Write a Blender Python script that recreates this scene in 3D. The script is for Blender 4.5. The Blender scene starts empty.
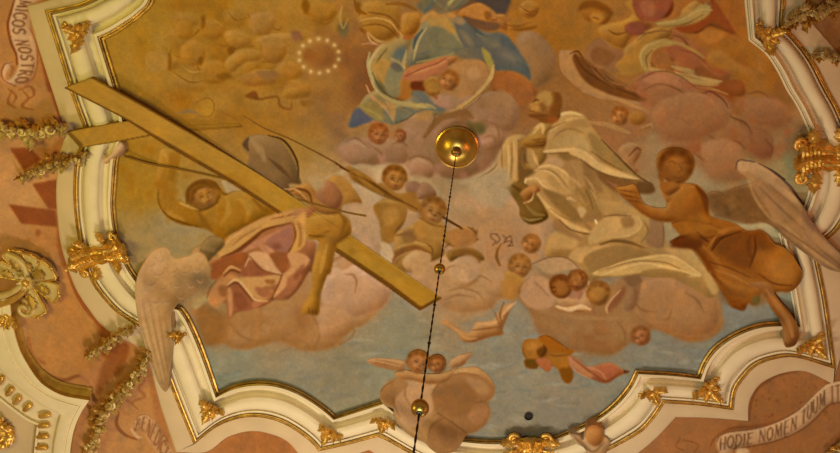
import bpy, bmesh
from mathutils import Vector, Matrix
from mathutils.geometry import delaunay_2d_cdt
import math, random
import numpy as np
# ---------------------------------------------------------------- painter
# The pigments of the ceiling painting are laid down stroke by stroke on a grid
# (one sample every ~1.2 cm of plaster) and become vertex colours of the plaster.
X0, Y0, X1, Y1 = -40, -40, 880, 500
CW, CH = X1 - X0, Y1 - Y0
rng = np.random.default_rng(7)
CV = np.zeros((CH, CW, 3), np.float64)
PARTS = []                      # (name, label, parent index or None, [outlines])

def K(ox, oy, s, k=4.976):
    return [(ox + float(a.split(',')[0]) / k, oy + float(a.split(',')[1]) / k) for a in s.split()]

def sp(s):
    return [tuple(float(v) for v in a.split(',')) for a in s.split()]

def smooth_closed(p, n=6):
    p = np.asarray(p, float); m = len(p); out = []
    for i in range(m):
        a, b, c, d = p[i - 1], p[i], p[(i + 1) % m], p[(i + 2) % m]
        for j in range(n):
            t = j / n
            out.append(0.5 * ((2 * b) + (c - a) * t + (2 * a - 5 * b + 4 * c - d) * t * t + (3 * b - a - 3 * c + d) * t ** 3))
    return np.array(out)

def smooth_open(p, n=8):
    p = np.asarray(p, float)
    if len(p) < 3:
        return p
    q = np.vstack([2 * p[0] - p[1], p, 2 * p[-1] - p[-2]]); out = []
    for i in range(1, len(q) - 2):
        a, b, c, d = q[i - 1], q[i], q[i + 1], q[i + 2]
        for j in range(n):
            t = j / n
            out.append(0.5 * ((2 * b) + (c - a) * t + (2 * a - 5 * b + 4 * c - d) * t * t + (3 * b - a - 3 * c + d) * t ** 3))
    out.append(p[-1])
    return np.array(out)

def blur(a, s):
    if s <= 0.05:
        return a
    r = int(math.ceil(2.6 * s)); k = np.exp(-0.5 * (np.arange(-r, r + 1) / s) ** 2); k /= k.sum()
    p = np.pad(a, ((r, r), (0, 0)), mode='edge'); o = np.zeros_like(a)
    for i, w in enumerate(k): o += w * p[i:i + a.shape[0]]
    p = np.pad(o, ((0, 0), (r, r)), mode='edge'); o2 = np.zeros_like(a)
    for i, w in enumerate(k): o2 += w * p[:, i:i + a.shape[1]]
    return o2

def box(pts, pad):
    p = np.asarray(pts)
    x0 = max(int(math.floor(p[:, 0].min() - pad)) - X0, 0); x1 = min(int(math.ceil(p[:, 0].max() + pad)) - X0 + 1, CW)
    y0 = max(int(math.floor(p[:, 1].min() - pad)) - Y0, 0); y1 = min(int(math.ceil(p[:, 1].max() + pad)) - Y0 + 1, CH)
    return x0, y0, max(x1, x0 + 1), max(y1, y0 + 1)

def mask_poly(pts, pad=4, ss=2):
    x0, y0, x1, y1 = box(pts, pad); p = np.asarray(pts, float)
    w, h = (x1 - x0) * ss, (y1 - y0) * ss
    xs = X0 + x0 + (np.arange(w) + 0.5) / ss - 0.5; ys = Y0 + y0 + (np.arange(h) + 0.5) / ss - 0.5
    m = np.zeros((h, w), bool)
    for i in range(len(p)):
        (ax, ay), (bx, by) = p[i - 1], p[i]
        if ay == by: continue
        lo, hi = min(ay, by), max(ay, by)
        r = np.nonzero((ys >= lo) & (ys < hi))[0]
        if len(r) == 0: continue
        xi = ax + (ys[r] - ay) / (by - ay) * (bx - ax)
        m[r] ^= xs[None, :] > xi[:, None]
    m = m.reshape(y1 - y0, ss, x1 - x0, ss).mean((1, 3))
    return m, (x0, y0, x1, y1)

def comp(m, b, col, a=1.0):
    x0, y0, x1, y1 = b
    v = CV[y0:y1, x0:x1]; m = (m * a)[..., None]
    v += (np.asarray(col, float) - v) * m

CLIP = [None]
def _c(m, b):
    if CLIP[0] is None: return m
    x0, y0, x1, y1 = b
    return m * CLIP[0][y0:y1, x0:x1]

def clip(pts=None, sm=True, soft=0.6):
    if pts is None: CLIP[0] = None; return
    p = smooth_closed(pts) if sm else np.asarray(pts)
    m, b = mask_poly(p, 4); full = np.zeros((CH, CW)); full[b[1]:b[3], b[0]:b[2]] = blur(m, soft); CLIP[0] = full

def fill(pts, col, soft=0.7, a=1.0, sm=True):
    p = smooth_closed(pts) if sm else np.asarray(pts, float)
    m, b = mask_poly(p, 3 * soft + 3)
    comp(_c(blur(m, soft), b), b, col, a)
    return p

def form(pts, col, hi=None, lo=None, r=5.0, L=(-0.55, -0.83), k=1.0, soft=0.7, a=1.0, sm=True):
    """a rounded painted form: flat colour, then pigment lights and darks on its two flanks"""
    p = smooth_closed(pts) if sm else np.asarray(pts, float)
    m, b = mask_poly(p, 3 * r + 3); ms = _c(blur(m, soft), b)
    comp(ms, b, col, a)
    g = blur(m, r); gy, gx = np.gradient(g); s = -(gx * L[0] + gy * L[1]) * r * 2.2 * k
    if hi is not None: comp(ms * np.clip(-s * -1 if False else s, 0, 1), b, hi, a)
    if lo is not None: comp(ms * np.clip(-s, 0, 1), b, lo, a)
    return p

def line(pts, w, col, soft=0.6, a=1.0, sm=True):
    p = smooth_open(pts) if sm else np.asarray(pts, float)
    n = len(p)
    if np.isscalar(w): ws = np.full(n, float(w))
    else: ws = np.interp(np.linspace(0, 1, n), np.linspace(0, 1, len(w)), w)
    x0, y0, x1, y1 = b = box(p, ws.max() + 3 * soft + 2)
    yy, xx = np.mgrid[y0:y1, x0:x1].astype(float); xx += X0; yy += Y0
    best = np.full(xx.shape, -1e9)
    for i in range(n - 1):
        ax, ay = p[i]; dx, dy = p[i + 1] - p[i]; l2 = dx * dx + dy * dy + 1e-9
        t = np.clip(((xx - ax) * dx + (yy - ay) * dy) / l2, 0, 1)
        d = np.hypot(xx - ax - t * dx, yy - ay - t * dy)
        best = np.maximum(best, (ws[i] + (ws[i + 1] - ws[i]) * t) / 2 - d)
    m = np.clip(best / max(soft, 0.3) + 0.5, 0, 1)
    comp(_c(m * m * (3 - 2 * m), b), b, col, a)

def ell(cx, cy, rx, ry, rot=0.0, n=14):
    c, s = math.cos(rot), math.sin(rot)
    return [(cx + rx * math.cos(t) * c - ry * math.sin(t) * s, cy + rx * math.cos(t) * s + ry * math.sin(t) * c)
            for t in (2 * math.pi * i / n for i in range(n))]

def blob(cx, cy, rx, ry, col, soft=3.0, a=1.0, rot=0.0):
    fill(ell(cx, cy, rx, ry, rot), col, soft, a)

def noise(scale, seed):
    r = np.random.default_rng(seed); h, w = int(CH / scale) + 3, int(CW / scale) + 3
    g = r.standard_normal((h, w)); y = np.arange(CH) / scale; x = np.arange(CW) / scale
    yi, xi = y.astype(int), x.astype(int); fy, fx = y - yi, x - xi
    fy = (fy * fy * (3 - 2 * fy))[:, None]; fx = (fx * fx * (3 - 2 * fx))[None]
    return (g[yi][:, xi] * (1 - fy) * (1 - fx) + g[yi + 1][:, xi] * fy * (1 - fx) + g[yi][:, xi + 1] * (1 - fy) * fx + g[yi + 1][:, xi + 1] * fy * fx)

def ground(pts):
    """smooth ground colour from a list of (x, y, r, g, b)"""
    p = np.array(pts, float); yy, xx = np.mgrid[0:CH:4, 0:CW:4].astype(float); xx += X0; yy += Y0
    num = np.zeros(xx.shape + (3,)); den = np.zeros(xx.shape)
    for x, y, r, g, b in p:
        w = 1.0 / (((xx - x) ** 2 + (yy - y) ** 2) + 120.0) ** 1.5
        num += w[..., None] * (r, g, b); den += w
    s = num / den[..., None]
    yi = np.clip(np.arange(CH) / 4, 0, s.shape[0] - 1.001); xi = np.clip(np.arange(CW) / 4, 0, s.shape[1] - 1.001)
    a, c = yi.astype(int), xi.astype(int); fy = (yi - a)[:, None, None]; fx = (xi - c)[None, :, None]
    return s[a][:, c] * (1 - fy) * (1 - fx) + s[a + 1][:, c] * fy * (1 - fx) + s[a][:, c + 1] * (1 - fy) * fx + s[a + 1][:, c + 1] * fy * fx

def part(name, label, outlines, sub=None):
    """remember an outline: it becomes a mesh part of the fresco (or of the painted figure `sub`)"""
    PARTS.append((name, label, sub, outlines)); return len(PARTS) - 1

# -------------------------------------------------------------- lettering
GL = {  # strokes in a unit box, thick (1) or thin (0)
 'A': [('0,1 .5,0', 0), ('.5,0 1,1', 1), ('.2,.65 .8,.65', 0)], 'B': [('.15,0 .15,1', 1), ('.15,0 .7,.04 .8,.25 .65,.46 .15,.48', 0), ('.15,.48 .8,.52 .9,.75 .75,.97 .15,1', 0)],
 'C': [('.95,.2 .75,.02 .35,.05 .08,.4 .12,.75 .4,.98 .75,.97 .95,.8', 1)], 'D': [('.12,0 .12,1', 1), ('.12,0 .6,.03 .92,.3 .92,.7 .6,.97 .12,1', 1)],
 'E': [('.15,0 .15,1', 1), ('.15,0 .85,0', 0), ('.15,.48 .7,.48', 0), ('.15,1 .9,1', 0)], 'H': [('.12,0 .12,1', 1), ('.88,0 .88,1', 1), ('.12,.5 .88,.5', 0)],
 'I': [('.5,0 .5,1', 1), ('.3,0 .7,0', 0), ('.3,1 .7,1', 0)], 'M': [('.08,1 .18,0', 0), ('.18,0 .5,.85', 1), ('.5,.85 .82,0', 0), ('.82,0 .92,1', 1)],
 'N': [('.1,1 .1,0', 0), ('.1,0 .9,1', 1), ('.9,1 .9,0', 0)], 'O': [('.5,0 .12,.2 .05,.5 .12,.8 .5,1 .88,.8 .95,.5 .88,.2 .5,0', 1)],
 'R': [('.15,0 .15,1', 1), ('.15,0 .7,.03 .82,.25 .65,.48 .15,.5', 0), ('.45,.5 .95,1', 1)], 'S': [('.85,.15 .55,0 .2,.12 .22,.4 .75,.58 .85,.85 .5,1 .12,.88', 1)],
 'T': [('.5,0 .5,1', 1), ('.05,0 .95,0', 0)], 'U': [('.12,0 .12,.7 .35,.98 .7,.98 .88,.7 .88,0', 1)], 'P': [('.15,0 .15,1', 1), ('.15,0 .75,.03 .85,.27 .65,.52 .15,.54', 0)],
}
def letters(text, base, top, col, t0=0.0, t1=1.0, thick=2.0, thin=1.0, fillw=0.78, a=0.9):
    """roman capitals between two curves (base line and cap line)"""
    B = smooth_open(base, 12); T = smooth_open(top, 12)
    def at(P, t):
        d = np.concatenate([[0], np.cumsum(np.hypot(*np.diff(P, axis=0).T))]); q = np.clip(t, 0, 1) * d[-1]; return np.array([np.interp(q, d, P[:, 0]), np.interp(q, d, P[:, 1])])
    wid = {'I': 0.5, 'M': 1.25, ' ': 0.55}; tot = sum(wid.get(ch, 1.0) for ch in text); u = 0.0
    for ch in text:
        w = wid.get(ch, 1.0)
        for s, th in GL.get(ch, []):
            q = []
            for (x, y) in sp(s):
                t = t0 + (t1 - t0) * (u + (0.5 + (x - 0.5) * fillw) * w) / tot
                q.append(at(T, t) * (1 - y) + at(B, t) * y)
            line(q, thick if th else thin, col, 0.7, a, sm=len(q) > 3)
        u += w
# ---------------------------------------------------------------- the painting
def _k(i, j):
    ox, oy = (0, 168, 336, 504, 672)[i], (0, 90, 181, 272, 362)[j]
    return lambda s: K(ox, oy, s)
A0, B0, C0, D0, E0 = (_k(i, 0) for i in range(5)); A1, B1, C1, D1, E1 = (_k(i, 1) for i in range(5))
A2, B2, C2, D2, E2 = (_k(i, 2) for i in range(5)); A3, B3, C3, D3, E3 = (_k(i, 3) for i in range(5))
A4, B4, C4, D4, E4 = (_k(i, 4) for i in range(5))
def VV(ox, oy, k=7.943): return lambda s: K(ox, oy, s, k)
def planes(view, items):
    """broad brush planes: (outline, colour, softness, alpha)"""
    for o, col, *q in items: fill(view(o), col, (q[0] if q else 1.6) * .62, min(1, (q[1] if len(q) > 1 else .8) * 1.06))
FA = [.78]
def folds(items):
    for s, w, col, *a in items:
        line(s if not isinstance(s, str) else sp(s), w, col, a[1] if len(a) > 1 else 1.4, a[0] if a else FA[0])

def H(ox, oy): return lambda s: K(ox, oy, s, 1.995)      # half-scale crops

# ground: sky low down, warm glory at the top
CV[:] = ground([
 (150,45,162,112,28),(135,70,165,116,36),(210,15,158,106,26),(290,15,166,114,40),(250,60,158,104,28),(250,110,160,108,36),(310,120,160,106,38),(335,60,150,92,38),(360,85,128,78,36),
 (140,190,165,113,26),(130,165,160,112,30),(170,235,160,128,76),(140,240,160,124,66),(300,150,158,112,44),(200,60,160,106,28),(180,100,160,106,30),
 (345,140,150,105,55),(365,165,172,128,82),(320,175,168,126,70),(490,185,164,130,86),(470,200,160,126,82),(480,225,172,122,72),(500,210,176,128,80),(500,250,172,118,70),(460,250,176,122,74),
 (540,20,158,96,28),(560,40,150,92,26),(600,40,152,96,32),(560,70,142,90,40),(520,100,140,86,40),(620,70,148,92,36),(650,50,150,88,38),(690,90,138,78,34),(640,130,150,92,46),(610,150,150,96,50),
 (720,20,146,80,26),(735,60,148,88,26),(760,70,146,84,22),(770,120,132,80,38),(720,150,145,92,46),(690,140,152,98,54),(700,180,150,118,76),(785,165,148,122,74),(790,140,132,88,48),(760,175,146,112,66),
 (745,215,168,140,90),(735,225,160,134,88),(655,140,150,116,72),(652,215,150,120,76),
 (230,370,140,126,92),(240,355,146,130,94),(300,370,145,127,93),(340,380,142,124,88),(400,330,144,128,93),(370,370,142,126,90),(400,340,142,126,90),(500,350,138,122,92),(520,390,140,125,96),(560,410,138,120,92),
 (520,320,142,124,94),(490,430,140,122,92),(600,380,136,120,92),(650,360,131,118,92),(690,345,127,114,90),(740,305,125,112,90),(760,300,126,112,88),(625,345,130,114,88),(720,345,126,112,88),(790,300,126,110,80),
 (600,340,140,98,54),(560,330,152,104,58),(460,300,172,124,74),(250,320,160,108,54),(340,290,185,135,85),(300,320,165,110,58),(430,420,168,116,64)])
N8, N3, N20, N45 = noise(9, 1), noise(3.2, 2), noise(20, 3), noise(45, 4)
def mott(pts, amp, col, nz, soft=8):
    m, b = mask_poly(smooth_closed(pts), 3 * soft); m = blur(m, soft)
    x0, y0, x1, y1 = b; comp(m * np.clip(nz[y0:y1, x0:x1] * amp, 0, 1), b, col)

# ---- sky strokes (horizontal scumbling)
SKYL = sp('190,340 240,345 300,345 345,335 385,300 430,305 520,310 560,345 640,350 720,330 740,270 790,300 790,330 700,380 640,385 560,440 460,445 390,405 300,400 215,395')
r_ = np.random.default_rng(5)
sm_, sb_ = mask_poly(smooth_closed(SKYL), 12); full_ = np.zeros((CH, CW)); full_[sb_[1]:sb_[3], sb_[0]:sb_[2]] = blur(sm_, 4); CLIP[0] = full_
for i in range(320):
    x, y = r_.uniform(200, 800), r_.uniform(295, 445); l = r_.uniform(8, 30); d = r_.uniform(-.25, .1)
    c = [(124,108,78),(164,148,114),(166,150,120),(112,110,90),(132,124,104),(150,128,84),(126,118,98)][r_.integers(7)]
    line([(x, y), (x + l / 2, y + d * l / 2 + r_.uniform(-1, 1)), (x + l, y + d * l)], [1, r_.uniform(3, 7), 1], c, 3.0, .3)
CLIP[0] = None
# ---- dim cloud masses of the upper half
mott(sp('150,5 330,5 345,80 330,130 260,140 180,110 130,60'), .35, (140, 86, 16), N20)
mott(sp('150,5 330,5 345,80 330,130 260,140 180,110 130,60'), .3, (178, 128, 48), -N20)
mott(sp('320,40 365,50 372,120 340,150 322,110'), .5, (122, 70, 36), N20)
mott(sp('680,60 800,60 800,150 740,180 690,180 650,130'), .35, (112, 62, 26), N20)
mott(sp('680,60 800,60 800,150 740,180 690,180 650,130'), .3, (160, 108, 62), -N20)
# mauve cloud right of the blue mantle
CLOUD_MAUVE = D0('60,200 100,155 150,160 200,195 240,240 262,310 235,390 180,430 130,440 90,330')
form(CLOUD_MAUVE, (142, 98, 54), (156, 112, 68), (122, 78, 36), 7, soft=1.5)
CLOUD_ORANGE = D0('0,375 50,362 110,385 150,430 160,480 60,500 -40,470')
form(CLOUD_ORANGE, (148, 88, 38), (164, 106, 52), (118, 62, 22), 6, soft=1.5)
# cloud bank around the hanging rose
CLOUD_ROSE = C1('350,60 470,30 620,20 740,30 790,70 830,160 840,240 800,320 760,380 690,420 620,440 540,435 480,400 420,420 360,400 350,340 230,370 130,375 40,350 10,280 90,235 210,250 330,200')
form(CLOUD_ROSE, (150, 106, 66), (162, 118, 78), (126, 82, 44), 9, soft=1.3)
_cz = VV(440, 95)
form(_cz('330,0 560,-20 620,70 622,180 590,260 530,290 420,250 330,200'), (150, 104, 64), (164, 118, 78), (128, 82, 44), 6, soft=1.0)
form(_cz('340,290 420,260 490,280 510,340 480,420 390,450 330,420'), (148, 102, 62), (162, 116, 76), (124, 80, 42), 6, soft=1.0)
form(K(335,110,'290,225 330,195 380,205 400,240 380,270 310,265',4.0), (160, 110, 70), (172, 122, 82), (130, 86, 46), 4, soft=1.0)
form(K(335,110,'20,150 60,115 120,125 160,170 150,210 60,215',4.0), (154, 110, 70), (168, 122, 82), (130, 86, 46), 4, soft=1.0)
form(K(335,110,'170,170 210,130 270,140 290,180 270,215 190,220',4.0), (148, 102, 62), (162, 116, 76), (122, 78, 40), 4, soft=1.0)
for s in ('350,350 400,330 470,350 500,410', '700,250 780,230 800,300', '640,400 700,390 770,340', '40,260 100,240 170,290', '150,260 220,310 240,360', '740,150 800,180 815,260', '280,270 330,260 370,300'):
    line(C1(s), [.5, 2.5, .5], (128, 84, 46), 1.8, .7)
for s in ('360,360 410,345 460,370', '700,265 770,250', '50,280 100,262 150,290'):
    line(C1(s), [1, 4, 1], (170, 126, 84), 2.5, .6)
mott(C1('350,60 740,30 830,160 800,320 620,440 40,350 10,280'), .4, (168, 116, 86), N8)
# pale light under it
line(sp('325,178 345,172 362,166 385,172 405,168'), [2, 6, 5, 5, 2], (178, 138, 88), 3, .8)
line(sp('460,183 480,178 497,166 510,160'), [2, 6, 5, 1], (172, 136, 90), 4, .8)
line(sp('478,178 492,170 500,160'), [.5, 1.6, .5], (120, 82, 40), 1.2, .8)
mott(sp('440,185 520,185 540,240 520,300 440,310 430,270'), .4, (186, 134, 88), N20)

# ---- middle cloud under the piping putto
CLOUD_MID = sp('415,262 430,252 452,258 470,250 488,262 500,275 518,270 528,290 512,300 500,298 492,308 480,311 465,313 450,310 436,302 425,290 412,278')
form(CLOUD_MID, (176, 127, 76), (188, 140, 92), (152, 102, 54), 7, soft=1.1)
_cm = VV(340, 250, 4.0)
form(_cm('435,80 445,45 485,22 530,32 555,72 548,125 500,152 455,135'), (180, 132, 82), (192, 144, 94), (150, 102, 54), 5, soft=.9)
form(_cm('560,110 600,85 650,100 680,150 650,190 590,180'), (174, 124, 74), (186, 136, 86), (148, 98, 50), 5, soft=1.1)
folds([(_cm('470,60 500,50 525,80 515,110'), [1, 2.4, 1], (150, 104, 58), .6, 1.4), (_cm('420,200 470,180 540,190'), [1, 3, 1], (150, 100, 52), .6, 1.6)])
for s in ('440,275 452,266 466,270 472,282', '470,284 480,276 492,282', '446,292 460,288 476,292 484,300', '430,262 437,258 444,262'):
    line(sp(s), [.5, 2.2, .5], (146, 98, 50), 1.6, .7)
# ---- left lower cloud
CLOUD_L = [*B3('100,180 190,190 260,230 340,170 470,160 560,120 640,90 700,0 760,-30'), *sp('330,262 350,252 372,258 386,270'), *C3('270,70 250,130 200,200 130,265 60,280 30,340'), *B3('835,370 740,392 660,385 600,360 545,338 480,358 400,382 320,378 270,352 190,358 160,280')]
form(CLOUD_L, (168, 115, 62), None, (140, 94, 44), 5, L=(-.3, -.9), soft=1.6)
blob(350, 285, 34, 36, (186, 134, 84), 7, .9)
mott(CLOUD_L, .45, (146, 92, 42), N20); mott(CLOUD_L, .35, (182, 128, 72), -N8)
fill(sp('196,300 206,304 222,312 228,322 222,342 206,346 198,330'), (140, 90, 38), 3, .8)
line(sp('310,312 320,330 316,346'), [.5, 3, .5], (140, 88, 40), 2.5, .5)
line(sp('228,320 240,335 258,342'), [1, 3, 1], (140, 92, 40), 3, .5)
line(C3('0,340 30,300 60,270 90,290 70,330 20,360'), 2, (146, 98, 50), 2, .6)
for s in ('316,290 322,270 338,258 356,256 372,264', '322,306 330,318 346,320 360,312', '340,272 356,280 362,296', '374,262 386,276 388,290'):
    line(sp(s), [.5, 2.4, .5], (152, 98, 52), 2, .65)
for s in ('318,286 325,270 340,262', '384,276 382,294 370,312', '340,300 352,306 366,300'):
    line(sp(s), [.5, 3, .5], (198, 148, 98), 2.4, .6)
_cl = VV(180, 200, 4.0)
form(_cl('560,330 575,295 615,268 655,282 700,258 765,264 825,300 842,370 815,425 760,452 690,470 620,468 575,420'), (188, 136, 90), (200, 150, 104), (160, 106, 60), 7, soft=1.0)
form(_cl('560,440 600,420 660,440 700,470 690,520 620,560 560,540'), (178, 124, 74), (190, 138, 88), (146, 96, 46), 6, soft=1.4)
folds([(_cl('660,296 690,300 706,325 700,372'), [1, 3, 2.4, 1], (156, 104, 60), .7, 1.4), (_cl('575,350 590,320 620,300'), [1, 3, 1], (204, 154, 108), .6, 1.6), (_cl('720,300 770,290 810,320'), [1, 4, 1], (202, 152, 106), .5, 2)])
# ---- right lower cloud
CLOUD_R = [*D3('60,110 90,60 160,20 280,20 420,60 540,60 620,10 700,30'), *sp('660,272 690,272 706,282'), *E3('200,80 215,140 240,200 258,245 240,290 180,330 80,342 0,310'), *D3('800,300 740,280 700,330 630,350 560,400 500,412 400,395 340,390 200,320 160,280 130,200')]
form(CLOUD_R, (152, 104, 57), None, (132, 86, 42), 6, L=(-.2, -.95), soft=1.6)
form(D3('650,80 690,40 780,30 900,40 1000,50 1060,100 1080,220 1030,310 940,330 830,300 760,260 700,200'), (162, 112, 62), (174, 124, 76), (136, 86, 42), 8, soft=3)
form(D3('85,60 130,22 220,40 290,120 330,180 240,190 150,170 90,130'), (172, 122, 74), (186, 136, 88), (142, 94, 48), 6, soft=2)
mott(CLOUD_R, .4, (134, 82, 40), N20); mott(CLOUD_R, .3, (166, 118, 66), -N8)
_cr = VV(480, 250, 4.0)
form(_cr('620,240 618,170 640,130 700,112 780,108 860,120 930,170 955,240 940,320 860,345 760,330 690,300'), (160, 108, 60), (172, 120, 72), (136, 86, 44), 8, soft=1.0)
form(_cr('160,170 180,125 225,105 265,118 300,170 310,215 270,240 210,225 175,205'), (178, 127, 80), (192, 142, 94), (150, 100, 54), 5, soft=.9)
form(_cr('560,170 600,120 640,110 640,160 620,230 580,240'), (152, 104, 60), None, (132, 84, 46), 4, soft=1.2)
for s in ('650,150 690,190 760,200', '640,60 655,100 650,150', '780,240 820,230 835,180', '900,100 960,140 1000,210', '560,240 600,300 600,360', '150,60 200,110 240,130'):
    line(D3(s), [.5, 3, .5], (134, 84, 40), 2.5, .6)
line(D3('150,190 300,215 450,230 620,230'), [1, 5, 1], (164, 116, 66), 5, .5)

# ============ figures
SKIN, SKH, SKL = (168, 112, 50), (190, 134, 70), (122, 72, 22)
HAIR = (122, 78, 26)
def head(cx, cy, r, face, hair, rot=0.0, look=1, hi=None, eyes=True):
    """a painted putto head: skull with curls, face turned to `look`"""
    face = (face[0], face[1] - 7, face[2] - 2); hair = (hair[0], hair[1] - 6, hair[2] - 2)
    hi = hi or tuple(min(255, c + 26) for c in face); lo = tuple(c * .68 for c in face)
    c, s = math.cos(rot), math.sin(rot)
    T = lambda x, y: (cx + r * (x * c - y * s), cy + r * (x * s + y * c))
    o = form([T(-.95, .1), T(-.85, -.6), T(-.3, -1.02), T(.4, -1), T(.92, -.5), T(.95, .15), T(.72, .75), T(.25, 1.05), T(-.3, 1), T(-.75, .7)], face, hi, lo, r * .45)
    hair = tuple(.85 * h + .15 * f for h, f in zip(hair, face))
    fill([T(-1.02, .3), T(-.98, -.6), T(-.4, -1.12), T(.45, -1.08), T(1.0, -.5), T(1.0, .25), T(.86, .2), T(.74, -.3), T(.3, -.55), T(-.2, -.6), T(-.55, -.35), T(-.76, 0), T(-.82, .5)], hair, r * .1, .9)
    q = np.random.default_rng(int(cx * 7 + cy))
    for i in range(10):
        a = math.pi * (.96 + 1.1 * i / 9) + q.uniform(-.12, .12); d = q.uniform(.66, .95)
        blob(*T(d * math.cos(a), d * math.sin(a)), r * .2, r * .16, tuple(c * (.78 if i % 2 else 1.2) for c in hair), r * .1, .6 if r > 9.5 else .3)
    q = .2 * look; dk = tuple(c * .5 for c in face)
    blob(*T(q + .1, .25), r * .5, r * .5, hi, r * .3, .55); blob(*T(-.62 * look, .45), r * .28, r * .4, lo, r * .22, .5)
    if eyes:
        for ex in (-.36, .32):
            blob(*T(ex + q, .0), r * .21, r * .13, lo, r * .1, .75); line([T(ex + q - .16, .05), T(ex + q, .0), T(ex + q + .15, .06)], [.5, max(.9, r * .1), .5], dk, .7, .55)
            line([T(ex + q - .2, -.2), T(ex + q, -.27), T(ex + q + .18, -.2)], [.4, max(.7, r * .07), .4], lo, .8, .6)
        line([T(q + .02 * look, -.05), T(q + .12 * look, .3), T(q - .02, .36)], [.5, max(.8, r * .1), .7], lo, .7, .75)
        line([T(q - .2, .62), T(q, .6), T(q + .2, .63)], [.6, max(.9, r * .12), .6], (118, 52, 24), .8, .75)
        blob(*T(q, .82), r * .22, r * .08, lo, r * .08, .5); blob(*T(-.36 + q, .34), r * .17, r * .15, tuple(min(255, c + 14) for c in hi), r * .1, .6)
    return o
# ---- top left: dissolving cherubs in the yellow glory
Y0_, YH, YL = (162, 110, 34), (182, 130, 50), (132, 82, 16)
for (x, y, rx, ry, rot) in [(272,53,10.5,10,0),(288,72,13,9,.2),(248,68,16,8,-.5),(200,66,13,9,.3),(215,30,10,8,.2),(262,24,11,9,0),(235,18,12,8,.3),(180,38,14,10,.4),(240,42,13,9,.6),
                            (290,38,18,5,-.1),(255,78,20,6,-.2),(190,85,16,6,.2),(300,86,12,6,.3),(170,62,10,7,.2),(186,20,14,7,.1),(322,10,14,10,.2),(340,22,8,10,.3)]:
    form(ell(x, y, rx, ry, rot), (160, 107, 34), (172, 120, 46), (136, 86, 18), 4, soft=2, a=.75)
for s, w in [('200,16 204,24 196,33 188,40', 2.5), ('248,14 252,24 251,34', 2), ('226,60 234,50 244,46 254,46', 1.6), ('230,58 236,48', 3), ('260,44 264,58 276,64', 1.5), ('262,62 280,62 296,62', 1.6),
             ('270,68 284,66 298,70 302,76', 1.5), ('238,82 250,72 268,68', 1.2), ('255,78 270,74 285,76', 4), ('196,62 200,70 208,66', 2), ('176,56 188,60 194,52', 1.6), ('170,70 190,82 206,80', 1.6),
             ('228,12 236,20 246,18', 1.4), ('304,4 310,14 322,18 334,14', 2.5), ('312,20 326,24 336,18', 2), ('205,30 215,24 225,30', 1.3), ('268,26 278,30 282,26', 2), ('290,34 298,33 302,40', 3), ('150,50 168,54 172,48', 1.4), ('216,44 226,46 230,40', 1.4)]:
    line(sp(s), [.4, w, .4], (132, 80, 14), 1.2, .65)
for s, w in [('256,40 272,35 290,34', 2.2), ('228,64 236,56 252,54', 1.6), ('244,76 256,70 270,70', 1.4), ('196,50 202,58 198,64', 3), ('254,16 268,16 272,28', 1.6), ('208,26 216,22 222,26', 2), ('182,66 192,72 206,70', 2), ('310,8 320,4 330,8', 2), ('270,46 276,43 282,48', 3)]:
    line(sp(s), [.4, w, .4], (186, 134, 58), 1.6, .6)
_tl = VV(150, 0, 4.0)
for o, c, h, l in (('445,200 455,165 495,152 540,170 545,210 520,250 475,248 450,230', (160, 104, 36), (172, 118, 48), (130, 78, 18)), ('500,280 520,250 565,240 605,260 612,295 580,315 530,318 505,300', (162, 106, 36), (174, 120, 48), (134, 82, 20)), ('400,70 420,52 490,50 505,75 495,110 465,140 415,138 402,110', (166, 112, 44), (178, 124, 56), (136, 84, 22)),
   ('300,250 330,215 380,195 440,205 440,240 380,250 330,290 305,285', (166, 112, 38), (180, 126, 52), (134, 82, 18)), ('200,270 240,240 290,250 310,290 290,330 220,330', (162, 106, 30), (176, 120, 42), (134, 82, 14)), ('100,100 130,80 165,95 170,140 140,160 105,140', (162, 106, 28), (174, 118, 40), (136, 84, 14)), ('200,90 240,75 280,95 290,140 250,160 205,140', (160, 104, 28), (174, 118, 42), (132, 80, 14)),
   ('130,180 180,160 220,190 215,240 160,265 125,230', (164, 108, 32), (176, 120, 44), (136, 84, 16)), ('300,130 350,120 395,140 400,180 350,185 310,170', (166, 112, 38), (178, 124, 50), (136, 84, 20)), ('420,160 480,140 570,135 600,160 560,180 460,185', (164, 112, 44), (176, 124, 56), None), ('-10,210 60,205 76,245 60,280 -10,285', (170, 118, 44), None, None), ('620,20 680,10 740,25 740,70 680,90 630,60', (164, 106, 30), (178, 120, 42), (130, 76, 14)), ('540,345 590,332 640,350 635,385 570,392 542,375', (158, 102, 34), (170, 114, 46), (130, 78, 20)), ('370,300 430,285 500,295 500,330 420,345 370,335', (154, 100, 36), (168, 114, 46), (130, 80, 22))):
    form(_tl(o), c, h, l, 3.5, soft=.9, a=.8)
planes(_tl, [('208,62 222,70 218,110 205,112', (128, 76, 10), 1.6, .7), ('312,190 338,185 335,210 315,220', (126, 74, 14), 1.6, .8), ('265,300 310,292 330,310 280,318', (132, 82, 18), 1.6, .8), ('610,205 640,195 665,220 640,245 615,235', (142, 82, 28), 2.4, .6), ('74,215 86,230 82,280 72,270', (130, 80, 12), 1.4, .7), ('620,-5 640,20 625,60 605,20', (132, 78, 10), 1.8, .8), ('420,290 480,280 520,300 470,320', (136, 92, 44), 2, .7), ('565,125 600,125 610,160 580,160', (146, 94, 48), 1.8, .8), ('200,225 215,235 205,262 192,255', (128, 78, 12), 1.4, .7)])
blob(296, 37, 5, 5, (138, 84, 46), 2, .5); blob(307, 57, 4, 3, (148, 88, 32), 2, .5)
WREATH = ell(317, 56, 23, 21)
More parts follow.
